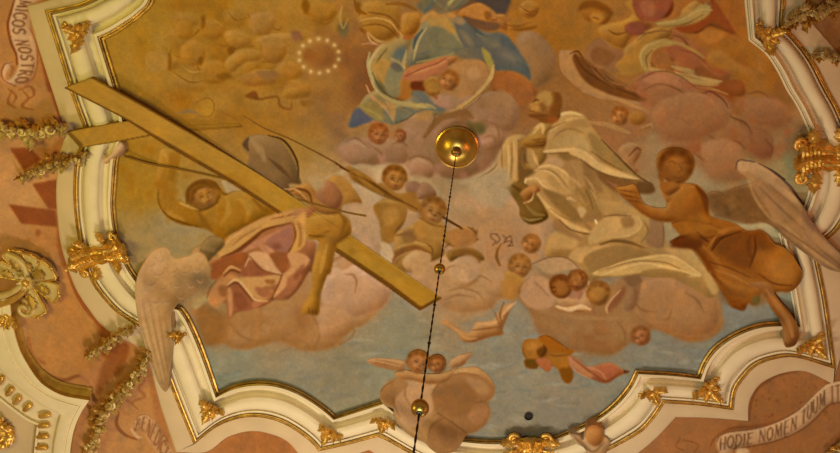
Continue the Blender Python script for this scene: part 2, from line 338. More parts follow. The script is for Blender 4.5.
for t in range(14):
    a = t / 14 * 2 * math.pi + .2; x, y = 319 + 20 * math.cos(a), 56 + 17 * math.sin(a)
    blob(x, y, 3.4, 3, (182, 134, 66), 2.2, .6); blob(x, y, 1.5, 1.4, (222, 178, 104), .9, .95)
# ribbons and tools below the wreath
line(B1('380,30 430,12 450,45 500,38 545,35 560,80 610,95 615,60'), [1, 4, 2.5, 3, 2.5, 3, 2.5, 1], (138, 84, 24), 1.2, .85)
fill(B1('385,32 430,10 450,48 415,45'), (122, 66, 18), .8, .8)
fill(B1('660,55 725,52 728,76 670,80'), (136, 86, 24), .8, .8)
form(ell(292, 93, 9, 6), (160, 106, 34), (172, 120, 44), (132, 82, 20), 3, soft=1.2)
line(B1('80,200 220,190 365,178'), [2, 2.6, 2.4], (112, 68, 14), .7, .95)
blob(208, 110, 6, 7, (170, 120, 34), 2, .7); line(B1('140,60 200,40 230,75 210,130 150,130'), 1.2, (134, 86, 20), 1, .6)
line(B1('50,115 110,105 160,125'), [2, 4, 1], (134, 100, 56), 1.5, .6); line(B1('270,110 330,140 360,170'), [1, 3, .5], (140, 86, 26), 1.4, .6)
mott(sp('300,100 350,100 350,145 320,150 300,130'), .5, (134, 98, 58), N20)

# ---- top centre: seated woman in a blue mantle

VIRGIN = [*C0('470,-20 560,-30 660,-10 640,50 620,90 720,150 800,170'), *D0('-10,175 60,240 110,310 132,400 70,350 20,330'), *C0('780,330 790,360 740,420 690,450'), *C1('560,70 470,100 430,120 340,140 280,170 140,150 60,180 110,80 190,20'), *C0('180,410 160,340 180,270 235,210 330,175 380,180 410,110 420,60')]
blob(372, 14, 14, 13, (164, 112, 40), 4, .7)
# dark wing / cloud and the blessing hand at the right
fill(C0('620,-10 700,-20 860,-20 850,70 800,130 740,150 660,110 610,90'), (104, 68, 38), 2.5, .9)
form(C0('610,60 660,30 720,15 750,40 790,70 840,75 850,150 800,130 740,100 680,85 620,90'), (158, 98, 40), (176, 118, 54), (114, 62, 20), 3)
line(C0('735,50 750,90 800,100'), [.5, 2, .5], (112, 60, 22), .8, .8); line(C0('800,90 860,95'), [3, 5], (150, 92, 36), 1.2, .8)
fill(C0('470,-30 560,-40 660,-20 640,20 560,50 500,30 440,60 400,30'), (118, 96, 58), 1.5)
folds([(C0('440,60 480,20 500,-20'), [3, 6, 3], (96, 92, 74)), (C0('540,60 560,20 600,-20'), [2, 4, 2], (164, 140, 74)), (C0('480,-10 520,30 560,60'), [1, 3, 1], (160, 128, 66)), (C0('560,55 600,40 640,0'), [1, 3, 1], (92, 84, 62))])
form(C0('420,100 470,60 560,60 620,100 590,150 480,150 410,150'), (158, 108, 50), (176, 126, 62), (118, 74, 28), 3)
LM = [*C0('230,215 330,175 380,185 345,260 330,330 330,380 330,453'), *C1('340,60 260,110 180,60'), *C0('200,430 165,360 160,320 185,265')]
form(LM, (152, 118, 62), (172, 130, 66), (110, 90, 54), 4)
fill(C0('290,250 340,230 350,280 320,300 280,290'), (104, 98, 76), 2); fill(C0('270,330 330,340 330,400 300,420 260,370'), (106, 100, 74), 2)
folds([(C0('240,215 190,270 165,330 190,400 230,453'), [1, 2.6, 2.2, 2.2, 1.5], (184, 146, 88)), (C0('255,240 210,300 200,350 230,420 260,460'), [1, 2.6, 2.6, 2], (112, 80, 32)), (C0('275,290 320,320 345,340'), [1, 3, 1], (190, 158, 98)), (C0('350,250 345,300 340,330'), [1, 2.5, 1], (176, 146, 90))])
KNEE = C0('400,140 470,100 560,92 610,140 650,235 610,262 500,292 400,318 355,330 350,280 380,200')
form(KNEE, (122, 104, 68), (150, 124, 72), (90, 78, 54), 5)
blob(450, 48, 12, 9, (132, 118, 72), 4, .8)
folds([(C0('450,140 410,200 385,300'), [1, 3, 1], (180, 148, 88)), (C0('430,150 400,190 385,240'), [2, 4, 2], (80, 78, 62)), (C0('560,120 600,180 640,230'), [2, 5, 2], (160, 130, 70)), (C0('420,270 520,240 620,250'), [1, 4, 1], (98, 92, 74)), (C0('400,310 500,290 630,250'), [1, 2.2, 1], (168, 132, 72)), (C0('470,180 500,210 480,260'), [2, 5, 2], (104, 98, 74)), (C0('500,160 560,200'), [2, 6, 2], (136, 116, 70))])
MANT = [*C0('590,90 640,95 720,150 800,170'), *D0('-10,175 60,240 110,310 132,400 100,370 20,340'), *C0('790,345 730,270 690,260 640,240 600,150')]
form(MANT, (98, 85, 66), (132, 110, 74), (72, 62, 50), 4)
folds([(C0('620,110 680,180 740,240 800,310'), [2, 4, 3, 2], (138, 120, 80)), (C0('640,90 720,170 780,190 850,200'), [2, 4, 3, 2], (78, 74, 58)), (C0('700,170 780,220 850,260 960,330'), [2, 4, 3, 2], (126, 112, 76)), (C0('650,180 700,250 760,330'), [2, 5, 2], (76, 74, 60)), (D0('10,230 50,300 110,370'), [2, 4, 2], (82, 84, 74)), (D0('0,200 40,250 80,300'), [1, 3, 1], (124, 112, 80)), (C0('730,250 765,300 780,350'), [2, 3, 2], (158, 138, 84))])
form(C0('320,400 355,345 470,305 560,280 600,285 570,330 500,370 440,405 370,410'), (158, 98, 46), (178, 120, 66), (112, 62, 26), 3)
folds([(C0('370,390 450,350 560,300'), [1, 2.4, 1], (118, 66, 28)), (C0('380,360 470,325 550,300'), [1, 2, 1], (180, 124, 72))])
# child's limbs, small heads and the cloth at her feet
form(C0('320,400 440,405 450,453 330,470'), (150, 92, 34), (166, 110, 46), (104, 56, 16), 3)
fill(C0('370,415 430,410 430,440 385,450'), (104, 52, 18), 1.2, .8)
form(C0('640,300 720,300 760,360 740,430 680,470 620,440 600,360'), (164, 110, 56), (180, 128, 72), (126, 78, 36), 5)
form(C0('440,400 490,380 520,420 510,470 450,470'), (158, 104, 42), (172, 120, 56), (118, 68, 22), 3)
o = head(450.5, 79, 10.5, (164, 102, 40), (136, 82, 26), .3, -1)
line(C0('720,245 760,310 778,360 740,420 700,460'), [1, 4, 4, 3, 2], (168, 132, 72), 1, .9)
line([*C0('780,340 760,400 715,453'), *C1('690,40 620,90 530,122')], [1, 4, 5, 4, 1], (186, 138, 80), .8, .95)      # crescent moon
line([*C0('795,350 775,400 740,453'), *C1('715,40 640,95 540,132')], [.5, 1.5, 1.5, .5], (134, 90, 46), .8, .7)
form(C0('790,370 850,360 860,450 780,453 770,420'), (146, 86, 36), None, (110, 60, 22), 3)
SKIRT = C1('110,85 160,20 240,0 330,50 420,60 500,90 545,108 480,130 420,125 340,140 290,172 200,150 140,150 65,185 80,130')
form(SKIRT, (142, 112, 62), (166, 132, 72), (100, 84, 56), 3)
fill(C1('62,185 80,130 115,85 150,120 175,150 130,160'), (88, 84, 74), 1.3, .95)
folds([(C1('120,80 200,70 260,90 330,70'), [1, 3, 2, 1], (176, 146, 80)), (C1('250,60 280,110 290,165'), [1, 2.5, 1], (186, 142, 86)), (C1('300,70 370,100 430,120'), [1, 4, 1], (108, 98, 72)), (C1('400,110 450,95 530,105'), [1, 3, 1], (96, 92, 72)), (C1('130,100 200,140 270,165'), [1, 3, 1], (118, 104, 70)), (C1('330,40 420,60 500,90'), [1, 3, 1], (124, 112, 72)), (C1('340,140 400,125'), [2, 4], (176, 132, 84))])
head(400, 94, 6.5, (148, 96, 36), (120, 72, 20), 0, 1, eyes=False); line(C1('440,0 470,10 500,40'), [3, 6, 3], (140, 82, 40), 1.2, .8)
line(C1('495,120 480,180 460,215'), [1, 3, 1], (120, 76, 38), 1.2, .7)
_a3, _a4, _a5, _a6, _a7 = VV(340, 0), VV(340, 55), VV(430, 0), VV(430, 50), VV(345, 90)
planes(_a5, [('330,-20 620,-20 615,60 590,105 520,90 440,40', (84, 64, 46), 1.5, .9), ('270,130 400,165 545,185 520,240 360,225 300,180', (108, 72, 42), 1.5, .85), ('250,95 380,28 470,60 520,110 470,165 420,162 300,132', (164, 104, 44), 1.4, .9), ('430,100 470,90 490,130 450,165', (136, 78, 26), 1, .8),
 ('200,190 300,200 400,290 540,255 640,310 705,460 360,460 250,330', (98, 87, 68), 1.8, .85), ('400,290 520,300 565,400 520,390 440,340', (126, 106, 70), 3, .5), ('225,240 300,270 360,375 300,350', (134, 110, 68), 2.4, .6), ('560,290 640,320 690,440 600,430', (84, 80, 68), 1.6, .8), ('180,160 240,135 280,170 240,200', (150, 112, 66), 1.2, .8), ('415,400 450,400 490,455 440,455', (150, 122, 58), 1, .8),
 ('0,240 90,220 210,300 240,400 100,440 0,450', (120, 104, 66), 2, .7), ('0,130 130,140 200,220 180,270 90,210 0,200', (164, 118, 54), 1.6, .8), ('0,20 120,10 160,90 60,110', (110, 90, 58), 1.6, .7)])
planes(_a6, [('190,-10 420,-10 480,90 400,80 260,70', (110, 94, 66), 1.8, .8), ('500,-10 640,-10 760,90 800,225 730,190 640,162 510,150', (96, 86, 68), 1.6, .85), ('560,30 620,20 690,85 620,80', (122, 104, 78), 3, .5), ('410,-5 440,0 505,95 470,165', (152, 124, 56), 1, .9), ('90,170 260,80 400,90 470,160 460,240 380,330 240,382 130,330', (164, 112, 60), 1.8, .85), ('290,170 370,130 400,200 330,240', (182, 128, 74), 1.8, .7),
 ('500,222 640,180 760,240 805,300 840,420 700,440 640,360 540,330', (152, 88, 38), 1.6, .85), ('380,400 500,330 600,328 690,440 600,460 380,460', (150, 104, 60), 1.8, .8)])
head(449, 80.5, 9.4, (162, 104, 42), (140, 88, 30), .4, -1); head(432.5, 88, 7.5, (156, 104, 38), (134, 84, 26), .2, 1)
line(_a6('505,120 490,200 440,290 350,380 220,460'), [1.4, 4, 4.6, 4, 3], (184, 136, 72), .9, .95); line(_a6('490,240 420,330 330,410 260,460'), [.6, 1.6, 1.6, 1], (128, 82, 38), .8, .7)
planes(_a4, [('480,192 560,110 700,60 840,15 840,120 720,170 650,212 560,212', (164, 98, 54), 1.3, .95), ('560,130 700,80 840,30 840,60 700,120 600,150', (182, 118, 70), 1.4, .7), ('482,212 560,215 562,330 480,350', (154, 96, 36), 1.2, .9), ('570,214 670,212 672,282 570,272', (108, 52, 20), 1.3, .9), ('340,180 420,60 500,120 482,200 470,330 380,312', (134, 114, 70), 1.8, .85), ('390,70 470,60 500,120 440,130', (106, 88, 64), 1.6, .85), ('255,100 330,30 405,60 372,130 345,225 300,180', (166, 120, 54), 1.6, .9),
 ('270,190 330,230 370,310 310,300', (104, 90, 54), 1.4, .8), ('150,405 300,372 340,400 240,430 150,440', (150, 116, 48), 1.3, .8), ('570,290 680,300 740,400 600,390', (116, 102, 72), 1.6, .8), ('660,220 760,200 800,280 700,290', (158, 106, 42), 1.6, .8)])
folds([(_a4('235,-20 222,70 245,180 300,290 420,362 600,402 750,425'), [1.5, 3, 3, 3, 3, 3, 1.5], (168, 138, 78), .9, 1), (_a4('208,240 260,340 345,402 385,460'), [1, 3, 3.4, 2], (182, 128, 72), .9, 1), (_a4('255,140 300,230 370,310 460,360'), [1, 2, 2, 1], (98, 76, 36), .8, 1), (_a4('520,-10 500,60 510,120'), [1.5, 2.4, 1], (164, 134, 78), .8, 1), (_a4('400,20 470,60 505,110'), [1, 2.4, 1], (150, 126, 70), .7, 1), (_a4('520,170 620,120 760,70 840,30'), [1, 1.6, 1.6, 1], (122, 62, 28), .7, 1)])
planes(_a7, [('45,295 58,190 118,138 192,200 214,240 120,280', (94, 84, 78), 1.3, .95), ('118,130 210,100 300,90 300,240 200,212', (142, 112, 56), 1.5, .9), ('300,150 340,250 400,262 480,232 552,182 430,150', (120, 104, 70), 1.5, .9), ('335,105 400,130 388,248', (168, 122, 62), 1.1, .9), ('540,30 620,18 685,100 800,150 745,172 640,122', (106, 94, 72), 1.4, .85), ('560,190 640,160 700,180 660,240 560,230', (164, 116, 62), 1.6, .8)])
folds([(_a7('270,20 360,88 480,122 650,118 725,150'), [1, 3, 3, 3, 1], (164, 132, 72), .85, 1), (_a7('180,0 250,80 330,160 385,245'), [1, 2.4, 2.4, 1], (176, 126, 70), .8, 1), (_a7('130,135 230,180 300,240'), [1, 2, 1], (156, 130, 62), .7, 1), (_a7('400,262 480,235 555,185'), [1, 2, 1], (88, 72, 48), .7, 1)])
planes(_a3, [('470,160 520,110 600,100 635,150 620,250 560,280 490,250', (168, 108, 42), 1.6, .9), ('520,270 590,265 570,310 500,310', (158, 86, 32), 1.4, .8), ('200,20 300,10 340,100 260,140 200,110', (160, 104, 34), 2, .8), ('130,20 180,40 190,100 150,120', (128, 78, 16), 1.6, .8), ('150,220 200,230 230,270 180,260', (128, 74, 18), 1.4, .8), ('240,260 290,280 280,330 250,320', (132, 78, 20), 1.4, .7), ('300,230 400,210 440,290 380,340 300,330', (166, 112, 44), 1.8, .8), ('380,60 420,60 420,95 380,95', (124, 72, 18), 1.2, .8)])
folds([(_a3('150,170 240,150 340,160 440,212 492,285'), [1, 2.6, 2.6, 2.6, 1], (184, 130, 58), .8, 1), (_a3('170,190 260,175 350,190 430,240 470,300'), [1, 1.6, 1.6, 1.6, 1], (132, 80, 22), .75, 1), (_a3('140,150 200,120 300,130 400,170'), [1, 2, 2, 1], (180, 126, 54), .7, 1), (_a3('300,240 350,220 420,240'), [1, 2, 1], (138, 84, 26), .7, 1)])
# the two small heads on the cloud, the snake
o1 = head(378.5, 134, 9.8, (158, 100, 44), (136, 80, 28), .1, 1)
o2 = head(400, 136, 6, (156, 98, 46), (132, 78, 32), 0, -1)
blob(393, 134, 4, 6, (160, 104, 54), 1.5, .8)
line(C1('440,235 480,180 520,140 570,125 640,110 680,140'), [3, 6, 7, 7, 6, 3], (130, 86, 42), 1.6, .8); blob(463, 116, 9, 7, (134, 86, 44), 2.5, .8)
blob(478, 127, 9, 6, (106, 78, 34), 3, .8); fill(C1('650,150 690,160 740,190 720,220 690,205 660,190'), (104, 82, 40), 1.5, .8)
# angels left of her (yellow)
form(C0('130,20 200,0 300,20 320,80 310,160 250,200 180,190 130,120'), (158, 104, 34), (172, 120, 50), (124, 74, 20), 5, soft=1.6)
form(C0('330,80 370,62 412,75 415,130 385,170 330,165'), (164, 106, 36), (180, 122, 50), (120, 68, 16), 4)
folds([(C0('120,100 200,90 270,110 310,160'), [1, 2, 2, 1], (188, 132, 62)), (C0('130,130 200,120 260,140 310,190'), [1, 2, 2, 1], (126, 76, 22)), (C0('160,60 260,80 320,140'), [1, 2.4, 1], (128, 78, 24)), (C0('160,160 200,200 250,210'), [1, 3, 1], (180, 130, 66)), (C0('90,0 110,50 150,70'), [2, 5, 2], (136, 78, 16)), (C0('250,20 330,20 400,50'), [2, 4, 2], (138, 84, 24)), (C0('130,220 180,215 230,230'), [1, 3, 1], (170, 116, 66)), (C0('155,165 170,200 200,220'), [1, 2, 1], (190, 138, 76))])
fill(C0('10,130 60,110 55,180 20,180'), (110, 88, 48), 2, .8); line(C0('30,30 20,90 35,140 60,90'), [1, 3, 2, 1], (176, 130, 60), 1.2, .7)

# ---- top right: cherubs and the angel with a dark wing
form(ell(529, 9, 10, 9), (158, 100, 34), (172, 114, 46), (120, 68, 16), 3); line(D0('80,30 130,60 180,40'), [.5, 2, .5], (120, 66, 18), .8, .6); line(D0('110,70 150,75'), 1.5, (122, 66, 20), .7, .7)
form(D0('20,110 70,90 130,100 170,130 120,150 40,150'), (156, 98, 34), None, (118, 66, 16), 2.5); line(D0('0,120 60,130 140,110'), [1, 2.5, 1], (130, 74, 22), 1, .6)
o_ah = form(D0('370,50 390,15 450,5 520,40 530,90 500,120 450,115 400,95'), (152, 90, 26), (168, 106, 36), (116, 62, 14), 3.5)
fill(D0('370,55 385,15 450,0 530,40 540,80 500,60 440,40 400,45'), (122, 66, 16), 1.2, .9); fill(D0('430,70 470,65 500,90 470,118 440,110'), (172, 110, 38), 1.2, .8)
line(D0('445,85 470,95'), 1.6, (120, 62, 16), .7, .7)
form(D0('520,120 600,100 640,60 600,20 640,0 700,60 690,130 620,200 600,240 540,220 480,180 470,140'), (158, 100, 34), (174, 118, 48), (120, 68, 18), 4)
line(D0('520,150 560,170 610,160'), [1, 3, 1], (122, 70, 20), 1.2, .7)
WING_T = [*D0('278,280 290,255 320,248 350,262 385,280 405,270 420,235 470,192 520,230 580,265 575,290 530,320 500,345 560,390 640,440 720,480'), *D1('560,-20 680,0 730,50 790,130 800,182 775,150 740,110 660,75 560,50 460,28 380,0'), *D0('340,395 300,330')]
form(WING_T, (132, 80, 36), (160, 106, 56), (92, 50, 18), 4)
fill(D0('340,260 380,290 440,330 520,390 600,430 560,453 450,453 390,390 340,320'), (106, 60, 22), 2, .85)
folds([(D0('280,275 295,340 340,395 400,453'), [3, 6, 6, 4], (168, 114, 60)), (D0('330,255 350,280 345,320'), [1, 4, 1], (98, 54, 18)), (D0('420,240 480,200 560,255'), [1, 3, 1], (160, 104, 52)), (D0('380,300 460,350 560,420'), [1, 2, 1], (84, 44, 14)), (D0('400,280 470,330 520,340'), [1, 3, 1], (146, 92, 44)), (D1('400,5 480,30 600,50 700,80 780,150'), [3, 5, 4, 3, 1], (166, 116, 66)), (D1('520,0 640,15 710,55 770,130'), [1, 3, 3, 1], (98, 56, 24))])
for i in range(0): line([(568 + i * 5.5, 52 + i * 4), (578 + i * 6, 62 + i * 4.5), (586 + i * 7, 78 + i * 3.6)], [.4, 1.2, .4], (92, 50, 18), .7, .6)
RED_T = [*D0('660,0 830,-10 830,70 760,95 690,100 650,60'), ]
form(RED_T, (134, 66, 30), (154, 90, 50), (96, 42, 14), 4); blob(650, 12, 12, 9, (140, 76, 42), 3, .6)
fill(D0('625,125 690,110 740,130 690,165 640,165'), (116, 62, 28), 1.5, .9)
YEL_T = [*D0('600,240 660,190 740,140 850,110'), *E0('60,40 120,0 180,10 190,40 130,100 60,130 0,140'), *E0('0,170'), *D0('800,200 720,230 690,290 720,350 690,360 600,340 520,340 590,290')]
form(YEL_T, (150, 98, 38), (168, 116, 52), (116, 70, 22), 4)
RED_R = [*E0('120,0 200,-10 240,60 310,165 250,150 180,130 130,165 60,160 0,150 60,130 130,95 175,45')]
form(RED_R, (138, 76, 28), (156, 96, 40), (92, 44, 12), 4)
PINK_R = [*D0('690,380 720,350 800,355 850,340'), *E0('0,150 80,190 150,240 220,320 290,360 250,440 150,440 60,420 -20,430'), *D0('780,453 700,453 620,440')]
form(PINK_R, (142, 80, 36), (158, 98, 52), (108, 56, 22), 6)
folds([(D0('690,230 680,290 720,340 760,350'), [1, 4, 4, 1], (172, 128, 66)), (D0('730,250 720,300 750,330'), [1, 3, 1], (120, 74, 30)), (D0('740,220 800,200 850,230'), [1, 4, 1], (168, 120, 58)), (D0('770,230 850,180'), [1, 3, 1], (112, 66, 22)), (E0('0,110 80,90 150,50 170,10'), [2, 5, 3, 1], (156, 112, 60)), (E0('20,100 90,70 130,20'), [1, 3, 1], (120, 76, 36)), (E0('180,20 240,80 300,160'), [1, 3, 1], (96, 46, 14)), (E0('130,150 190,100 240,120'), [1, 4, 1], (120, 62, 22)), (E0('0,170 60,200 120,290 170,300'), [1, 3, 1], (116, 62, 28)), (E0('0,330 80,355 170,390 240,410'), [2, 6, 5, 2], (158, 116, 62)), (E0('0,360 90,385 200,420'), [1, 3, 1], (114, 66, 26)), (E0('40,250 100,280 200,340'), [2, 6, 2], (150, 92, 46)), (D0('640,400 720,360 800,370'), [1, 4, 1], (156, 98, 54)), (D0('820,240 840,290'), [2, 6], (134, 66, 26)), (D0('660,170 740,160 830,130'), [1, 2, 1], (118, 70, 24))])
_ur = VV(540, 0, 4.0)
planes(_ur, [('290,272 400,180 460,120 520,110 440,170 400,230 420,280 350,300', (160, 106, 40), 1.6, .85), ('395,235 408,190 455,160 520,160 600,188 690,255 640,225 560,190 500,185 450,210 440,270 420,290', (160, 116, 54), 1.3, .9), ('505,200 540,178 600,200 645,255 600,262 530,235', (146, 80, 40), 1.3, .9), ('430,270 520,285 620,312 732,328 700,346 600,335 480,298', (162, 118, 60), 1.2, .9), ('640,265 700,300 760,320 700,318 620,300', (128, 72, 30), 1.3, .8),
 ('390,380 405,310 470,285 560,310 645,370 640,460 440,460', (150, 90, 52), 1.6, .85), ('410,320 470,292 550,318 560,350 460,340', (164, 104, 62), 2, .7), ('460,92 560,70 640,20 692,28 670,62 600,96 520,108', (154, 114, 56), 1.3, .9), ('376,-10 512,-10 512,40 470,82 400,72', (140, 72, 38), 1.4, .9), ('400,10 450,5 460,60 420,60', (154, 88, 50), 1.8, .7), ('690,-5 785,135 740,110 690,88 640,120 590,132 540,112 620,95 680,55', (134, 64, 22), 1.3, .9), ('640,130 700,120 740,140 700,175 650,165', (164, 98, 36), 1.8, .7), ('340,100 400,85 420,120 390,140 350,135', (132, 68, 38), 1.3, .8), ('650,240 690,240 740,290 700,290', (142, 70, 30), 1.6, .7), ('735,330 810,325 818,400 780,460 740,380', (136, 70, 24), 1.6, .85), ('640,380 700,365 760,400 760,455 660,455', (148, 92, 56), 1.8, .7)])
folds([(_ur('408,260 402,220 425,185 480,165'), [1, 2.4, 2.4, 1], (178, 132, 66), .8, 1), (_ur('430,270 425,230 450,200'), [1, 2, 1], (126, 78, 30), .7, 1), (_ur('470,95 560,80 640,40 690,40'), [1, 2, 2, 1], (170, 126, 66), .7, 1), (_ur('480,108 580,95 650,60'), [1, 1.6, 1], (120, 72, 26), .7, 1), (_ur('390,160 440,130 520,125 600,160'), [1, 1.6, 1.6, 1], (128, 74, 34), .7, 1), (_ur('540,290 640,310 730,326'), [1, 1.8, 1], (176, 130, 70), .7, 1), (_ur('410,310 480,284 560,305 650,372'), [1, 1.6, 1.6, 1], (116, 64, 32), .7, 1), (_ur('560,200 620,215 680,270'), [1, 2, 1], (126, 66, 32), .7, 1.2)])
planes(_ur, [('78,215 95,200 140,205 135,235 190,330 300,385 440,440 470,460 400,440 300,400 190,365 110,300', (166, 112, 58), 1.2, .9), ('130,225 185,240 210,290 330,350 430,400 340,395 220,350 160,300', (112, 64, 24), 1.5, .9), ('180,215 200,175 238,152 290,190 335,215 300,262 320,290 240,270', (142, 90, 46), 1.3, .85), ('200,210 240,190 300,220 270,260 220,255', (124, 74, 32), 1.6, .7), ('440,400 500,420 540,460 470,460', (140, 86, 48), 1.4, .7)])
folds([(_ur('140,220 180,280 280,340 400,390'), [1, 2, 2, 1], (90, 48, 16), .7, 1.2), (_ur('120,215 150,205 175,235'), [1, 2, 1], (96, 52, 18), .8, 1), (_ur('230,280 290,330 340,340'), [1, 2, 1], (150, 94, 46), .7, 1.2), (_ur('200,260 240,310 300,350'), [1, 1.6, 1], (148, 92, 44), .6, 1.2)])
form(E0('230,430 250,405 320,400 360,430 350,480 260,470'), (134, 70, 26), None, (98, 48, 14), 3)
form(E0('190,330 180,280 240,250 330,320 420,360 400,380 290,350'), (150, 92, 34), (160, 104, 42), None, 4, soft=2)
fill(E1('190,0 270,-20 320,40 355,80 345,130 310,100 280,50'), (132, 66, 22), 2.2, .8); line(E1('150,20 200,10 260,50'), [1, 2, 1], (112, 64, 34), 1.4, .7)
# big soft clouds right of centre
for (x, y, rx, ry, rot) in [(700,108,22,16,.3),(668,98,24,15,.2),(735,135,24,14,.4),(690,135,26,16,.2),(750,112,20,16,.2),(655,118,15,12,.3),(722,166,22,12,.2),(715,150,26,16,.5),(758,150,18,11,.4)]:
    form(ell(x, y, rx, ry, rot), (144, 90, 46), (154, 100, 56), (124, 72, 32), 6, soft=4, a=.55)
for s in ('640,92 660,84 682,92 694,108', '690,92 706,94 720,106 735,120', '736,118 750,134 752,150', '700,130 716,140 728,148', '690,150 704,160 716,162', '668,116 684,120 694,130', '742,95 760,92 772,100', '702,94 706,104 712,110'):
    line(sp(s), [.5, 2.6, .5], (116, 66, 30), 2.2, .6)
mott(sp('640,90 700,88 760,100 790,130 780,160 720,176 680,150 650,130'), .4, (136, 70, 36), N8)
_rc = VV(640, 85, 4.77)
for o, c, h, l, r0 in (('50,150 90,80 170,45 270,30 370,70 430,140 400,200 330,235 230,270 110,255', (150, 95, 52), (160, 106, 62), (124, 72, 36), 9), ('290,300 350,260 440,270 500,330 520,400 440,440 340,420', (156, 102, 58), (166, 112, 68), (132, 82, 42), 8), ('470,190 540,180 610,230 640,310 600,350 520,320 480,250', (134, 80, 42), (146, 92, 52), (116, 62, 32), 8), ('500,80 600,60 690,90 720,170 640,200 540,170', (142, 88, 48), (152, 98, 56), (124, 72, 36), 8)):
    form(_rc(o), c, h, l, r0, soft=1.6, a=.75)
folds([(_rc('300,40 340,32 400,75 420,110'), [1, 2.4, 2.4, 1], (112, 62, 34), .7, 1.4), (_rc('430,150 500,180 535,230'), [1, 2.4, 1], (110, 62, 30), .7, 1.6), (_rc('450,265 480,280 500,305'), [1, 2, 1], (114, 62, 34), .7, 1.4), (_rc('600,260 630,300 620,350'), [1, 2, 1], (108, 58, 32), .6, 1.8), (_rc('270,10 350,20 420,45'), [1, 2, 1], (164, 112, 56), .7, 1.2)])
# small faces
o_c = head(620, 116, 8.6, (158, 100, 38), (132, 78, 26), .2, -1); form(ell(637, 118, 9, 7), (148, 92, 36), (160, 104, 46), (122, 70, 24), 3)
line(D1('420,160 520,175 600,205 630,215'), [3, 5, 4, 1], (164, 112, 58), 1.2, .85); line(D1('680,190 730,170 740,190'), [1, 3, 1], (166, 116, 62), 1, .7)
form(D1('570,300 620,262 680,275 680,320 650,370 670,400 640,420 600,370'), (158, 106, 58), (172, 122, 72), (116, 66, 28), 3)
line(D1('620,330 660,290 680,300'), [1, 3, 1], (116, 62, 30), 1, .7)
mott(sp('560,100 620,150 640,180 610,190 560,150'), .3, (124, 74, 42), N20)

# ---- the saint in white
RB, RBH, RBL = (164, 116, 58), (196, 150, 86), (116, 78, 34)
SAINT_ROBE = [*D1('260,140 290,115 340,108 395,122 440,180 490,250 560,320 620,385 690,448'), *D2('560,30 600,110 670,140 700,160 780,200 800,290 840,335'), *E2('90,335 150,400 190,455'), *E3('215,60 230,110 180,130 100,80 0,30'), *D3('760,25 660,20 560,20 480,30 430,50 400,20'), *D2('390,440 330,400 300,380 260,375 215,385 205,330 250,270 300,250 240,200 180,90'), *D1('100,445 150,400 200,360 215,330 205,300 215,230')]
SAINT_HABIT = [*D1('200,150 265,135 215,235 205,310 215,350 110,440'), *D2('60,80 30,40 -10,20'), *D1('0,440 -20,360 20,270 60,225 130,215 180,175')]
# dark habit below sleeve
form([*D1('90,400 140,300 230,320 200,380 110,440'), *D2('180,0 200,60 225,150 205,195 130,215 80,175 75,130 30,60 0,20 60,-10')], (122, 82, 30), (148, 102, 46), (86, 54, 14), 4)
folds([(D2('40,20 90,60 110,130'), [2, 4, 2], (100, 64, 20)), (D2('150,20 130,70 120,110'), [1, 3, 1], (164, 112, 56)), (D2('100,110 150,160 200,170'), [2, 4, 2], (138, 98, 40)), (D2('90,180 130,195 190,185'), [1, 3, 1], (150, 112, 56))])
# chest, scapular
form(D1('80,290 130,215 190,160 260,140 230,220 215,330 180,390 120,420 80,400'), (152, 106, 46), (172, 126, 62), (110, 72, 26), 4)
folds([(D1('90,290 100,340 140,380'), [2, 4, 1], (116, 76, 28)), (D1('140,300 160,340 170,390'), [1, 3, 1], (176, 130, 70)), (D1('230,210 220,290 205,330'), [1, 3, 1], (114, 76, 28)), (D1('150,190 180,170 200,190 190,215'), [1, 3, 1], (190, 142, 76))])
# left sleeve
SLEEVE = [*D1('-15,440 -30,350 -5,280 25,235 80,222 110,235 75,265 80,300 75,390 65,440'), *D2('20,10 -10,25')]
form(SLEEVE, (170, 122, 64), (196, 148, 86), (118, 78, 34), 4)
folds([(D1('20,250 10,330 15,420'), [1, 3, 1], (200, 152, 90)), (D1('55,260 50,330 55,420'), [1, 3, 1], (130, 88, 40)), (D1('-10,290 -10,360 0,420'), [1, 2, 1], (134, 90, 42))])
# the cape
form(SAINT_ROBE, RB, (182, 134, 72), (128, 88, 40), 6, L=(-.6, -.8))
_s6, _s7, _s8, _t1, _t2 = VV(495, 135), VV(570, 135), VV(500, 190), VV(590, 190, 6.46), VV(550, 230, 4.92)
LW, MW, DW = (196, 148, 84), (174, 128, 68), (120, 80, 34)
planes(_s6, [('400,132 460,40 560,-40 740,-60 840,60 840,195 760,165 660,128', (174, 127, 66), 2, .85), ('470,60 580,0 700,10 760,110 660,110 520,110', (184, 138, 76), 2.5, .7), ('540,145 650,145 664,205 600,222 545,200 500,165', (140, 98, 46), 1.4, .9), ('400,215 420,185 500,175 545,215 520,260 440,235', (180, 130, 78), 1.6, .9),
 ('545,220 660,220 720,300 760,455 640,455 600,350', (160, 112, 58), 2, .85), ('690,240 760,270 800,400 780,455 720,380', (134, 92, 44), 2, .8), ('240,352 350,250 450,240 560,300 620,380 645,455 460,455 345,372', (188, 138, 74), 1.4, .95), ('410,330 480,330 560,400 580,455 500,455', (170, 122, 62), 1.8, .7),
 ('190,105 270,120 240,250 320,290 245,345 190,380 170,330', (120, 80, 34), 1.8, .9), ('250,120 290,120 340,235 300,270 260,220', (170, 124, 64), 1.6, .85), ('60,150 82,60 125,20 190,32 186,330 150,372 82,412 68,300', (178, 130, 68), 1.4, .95)])
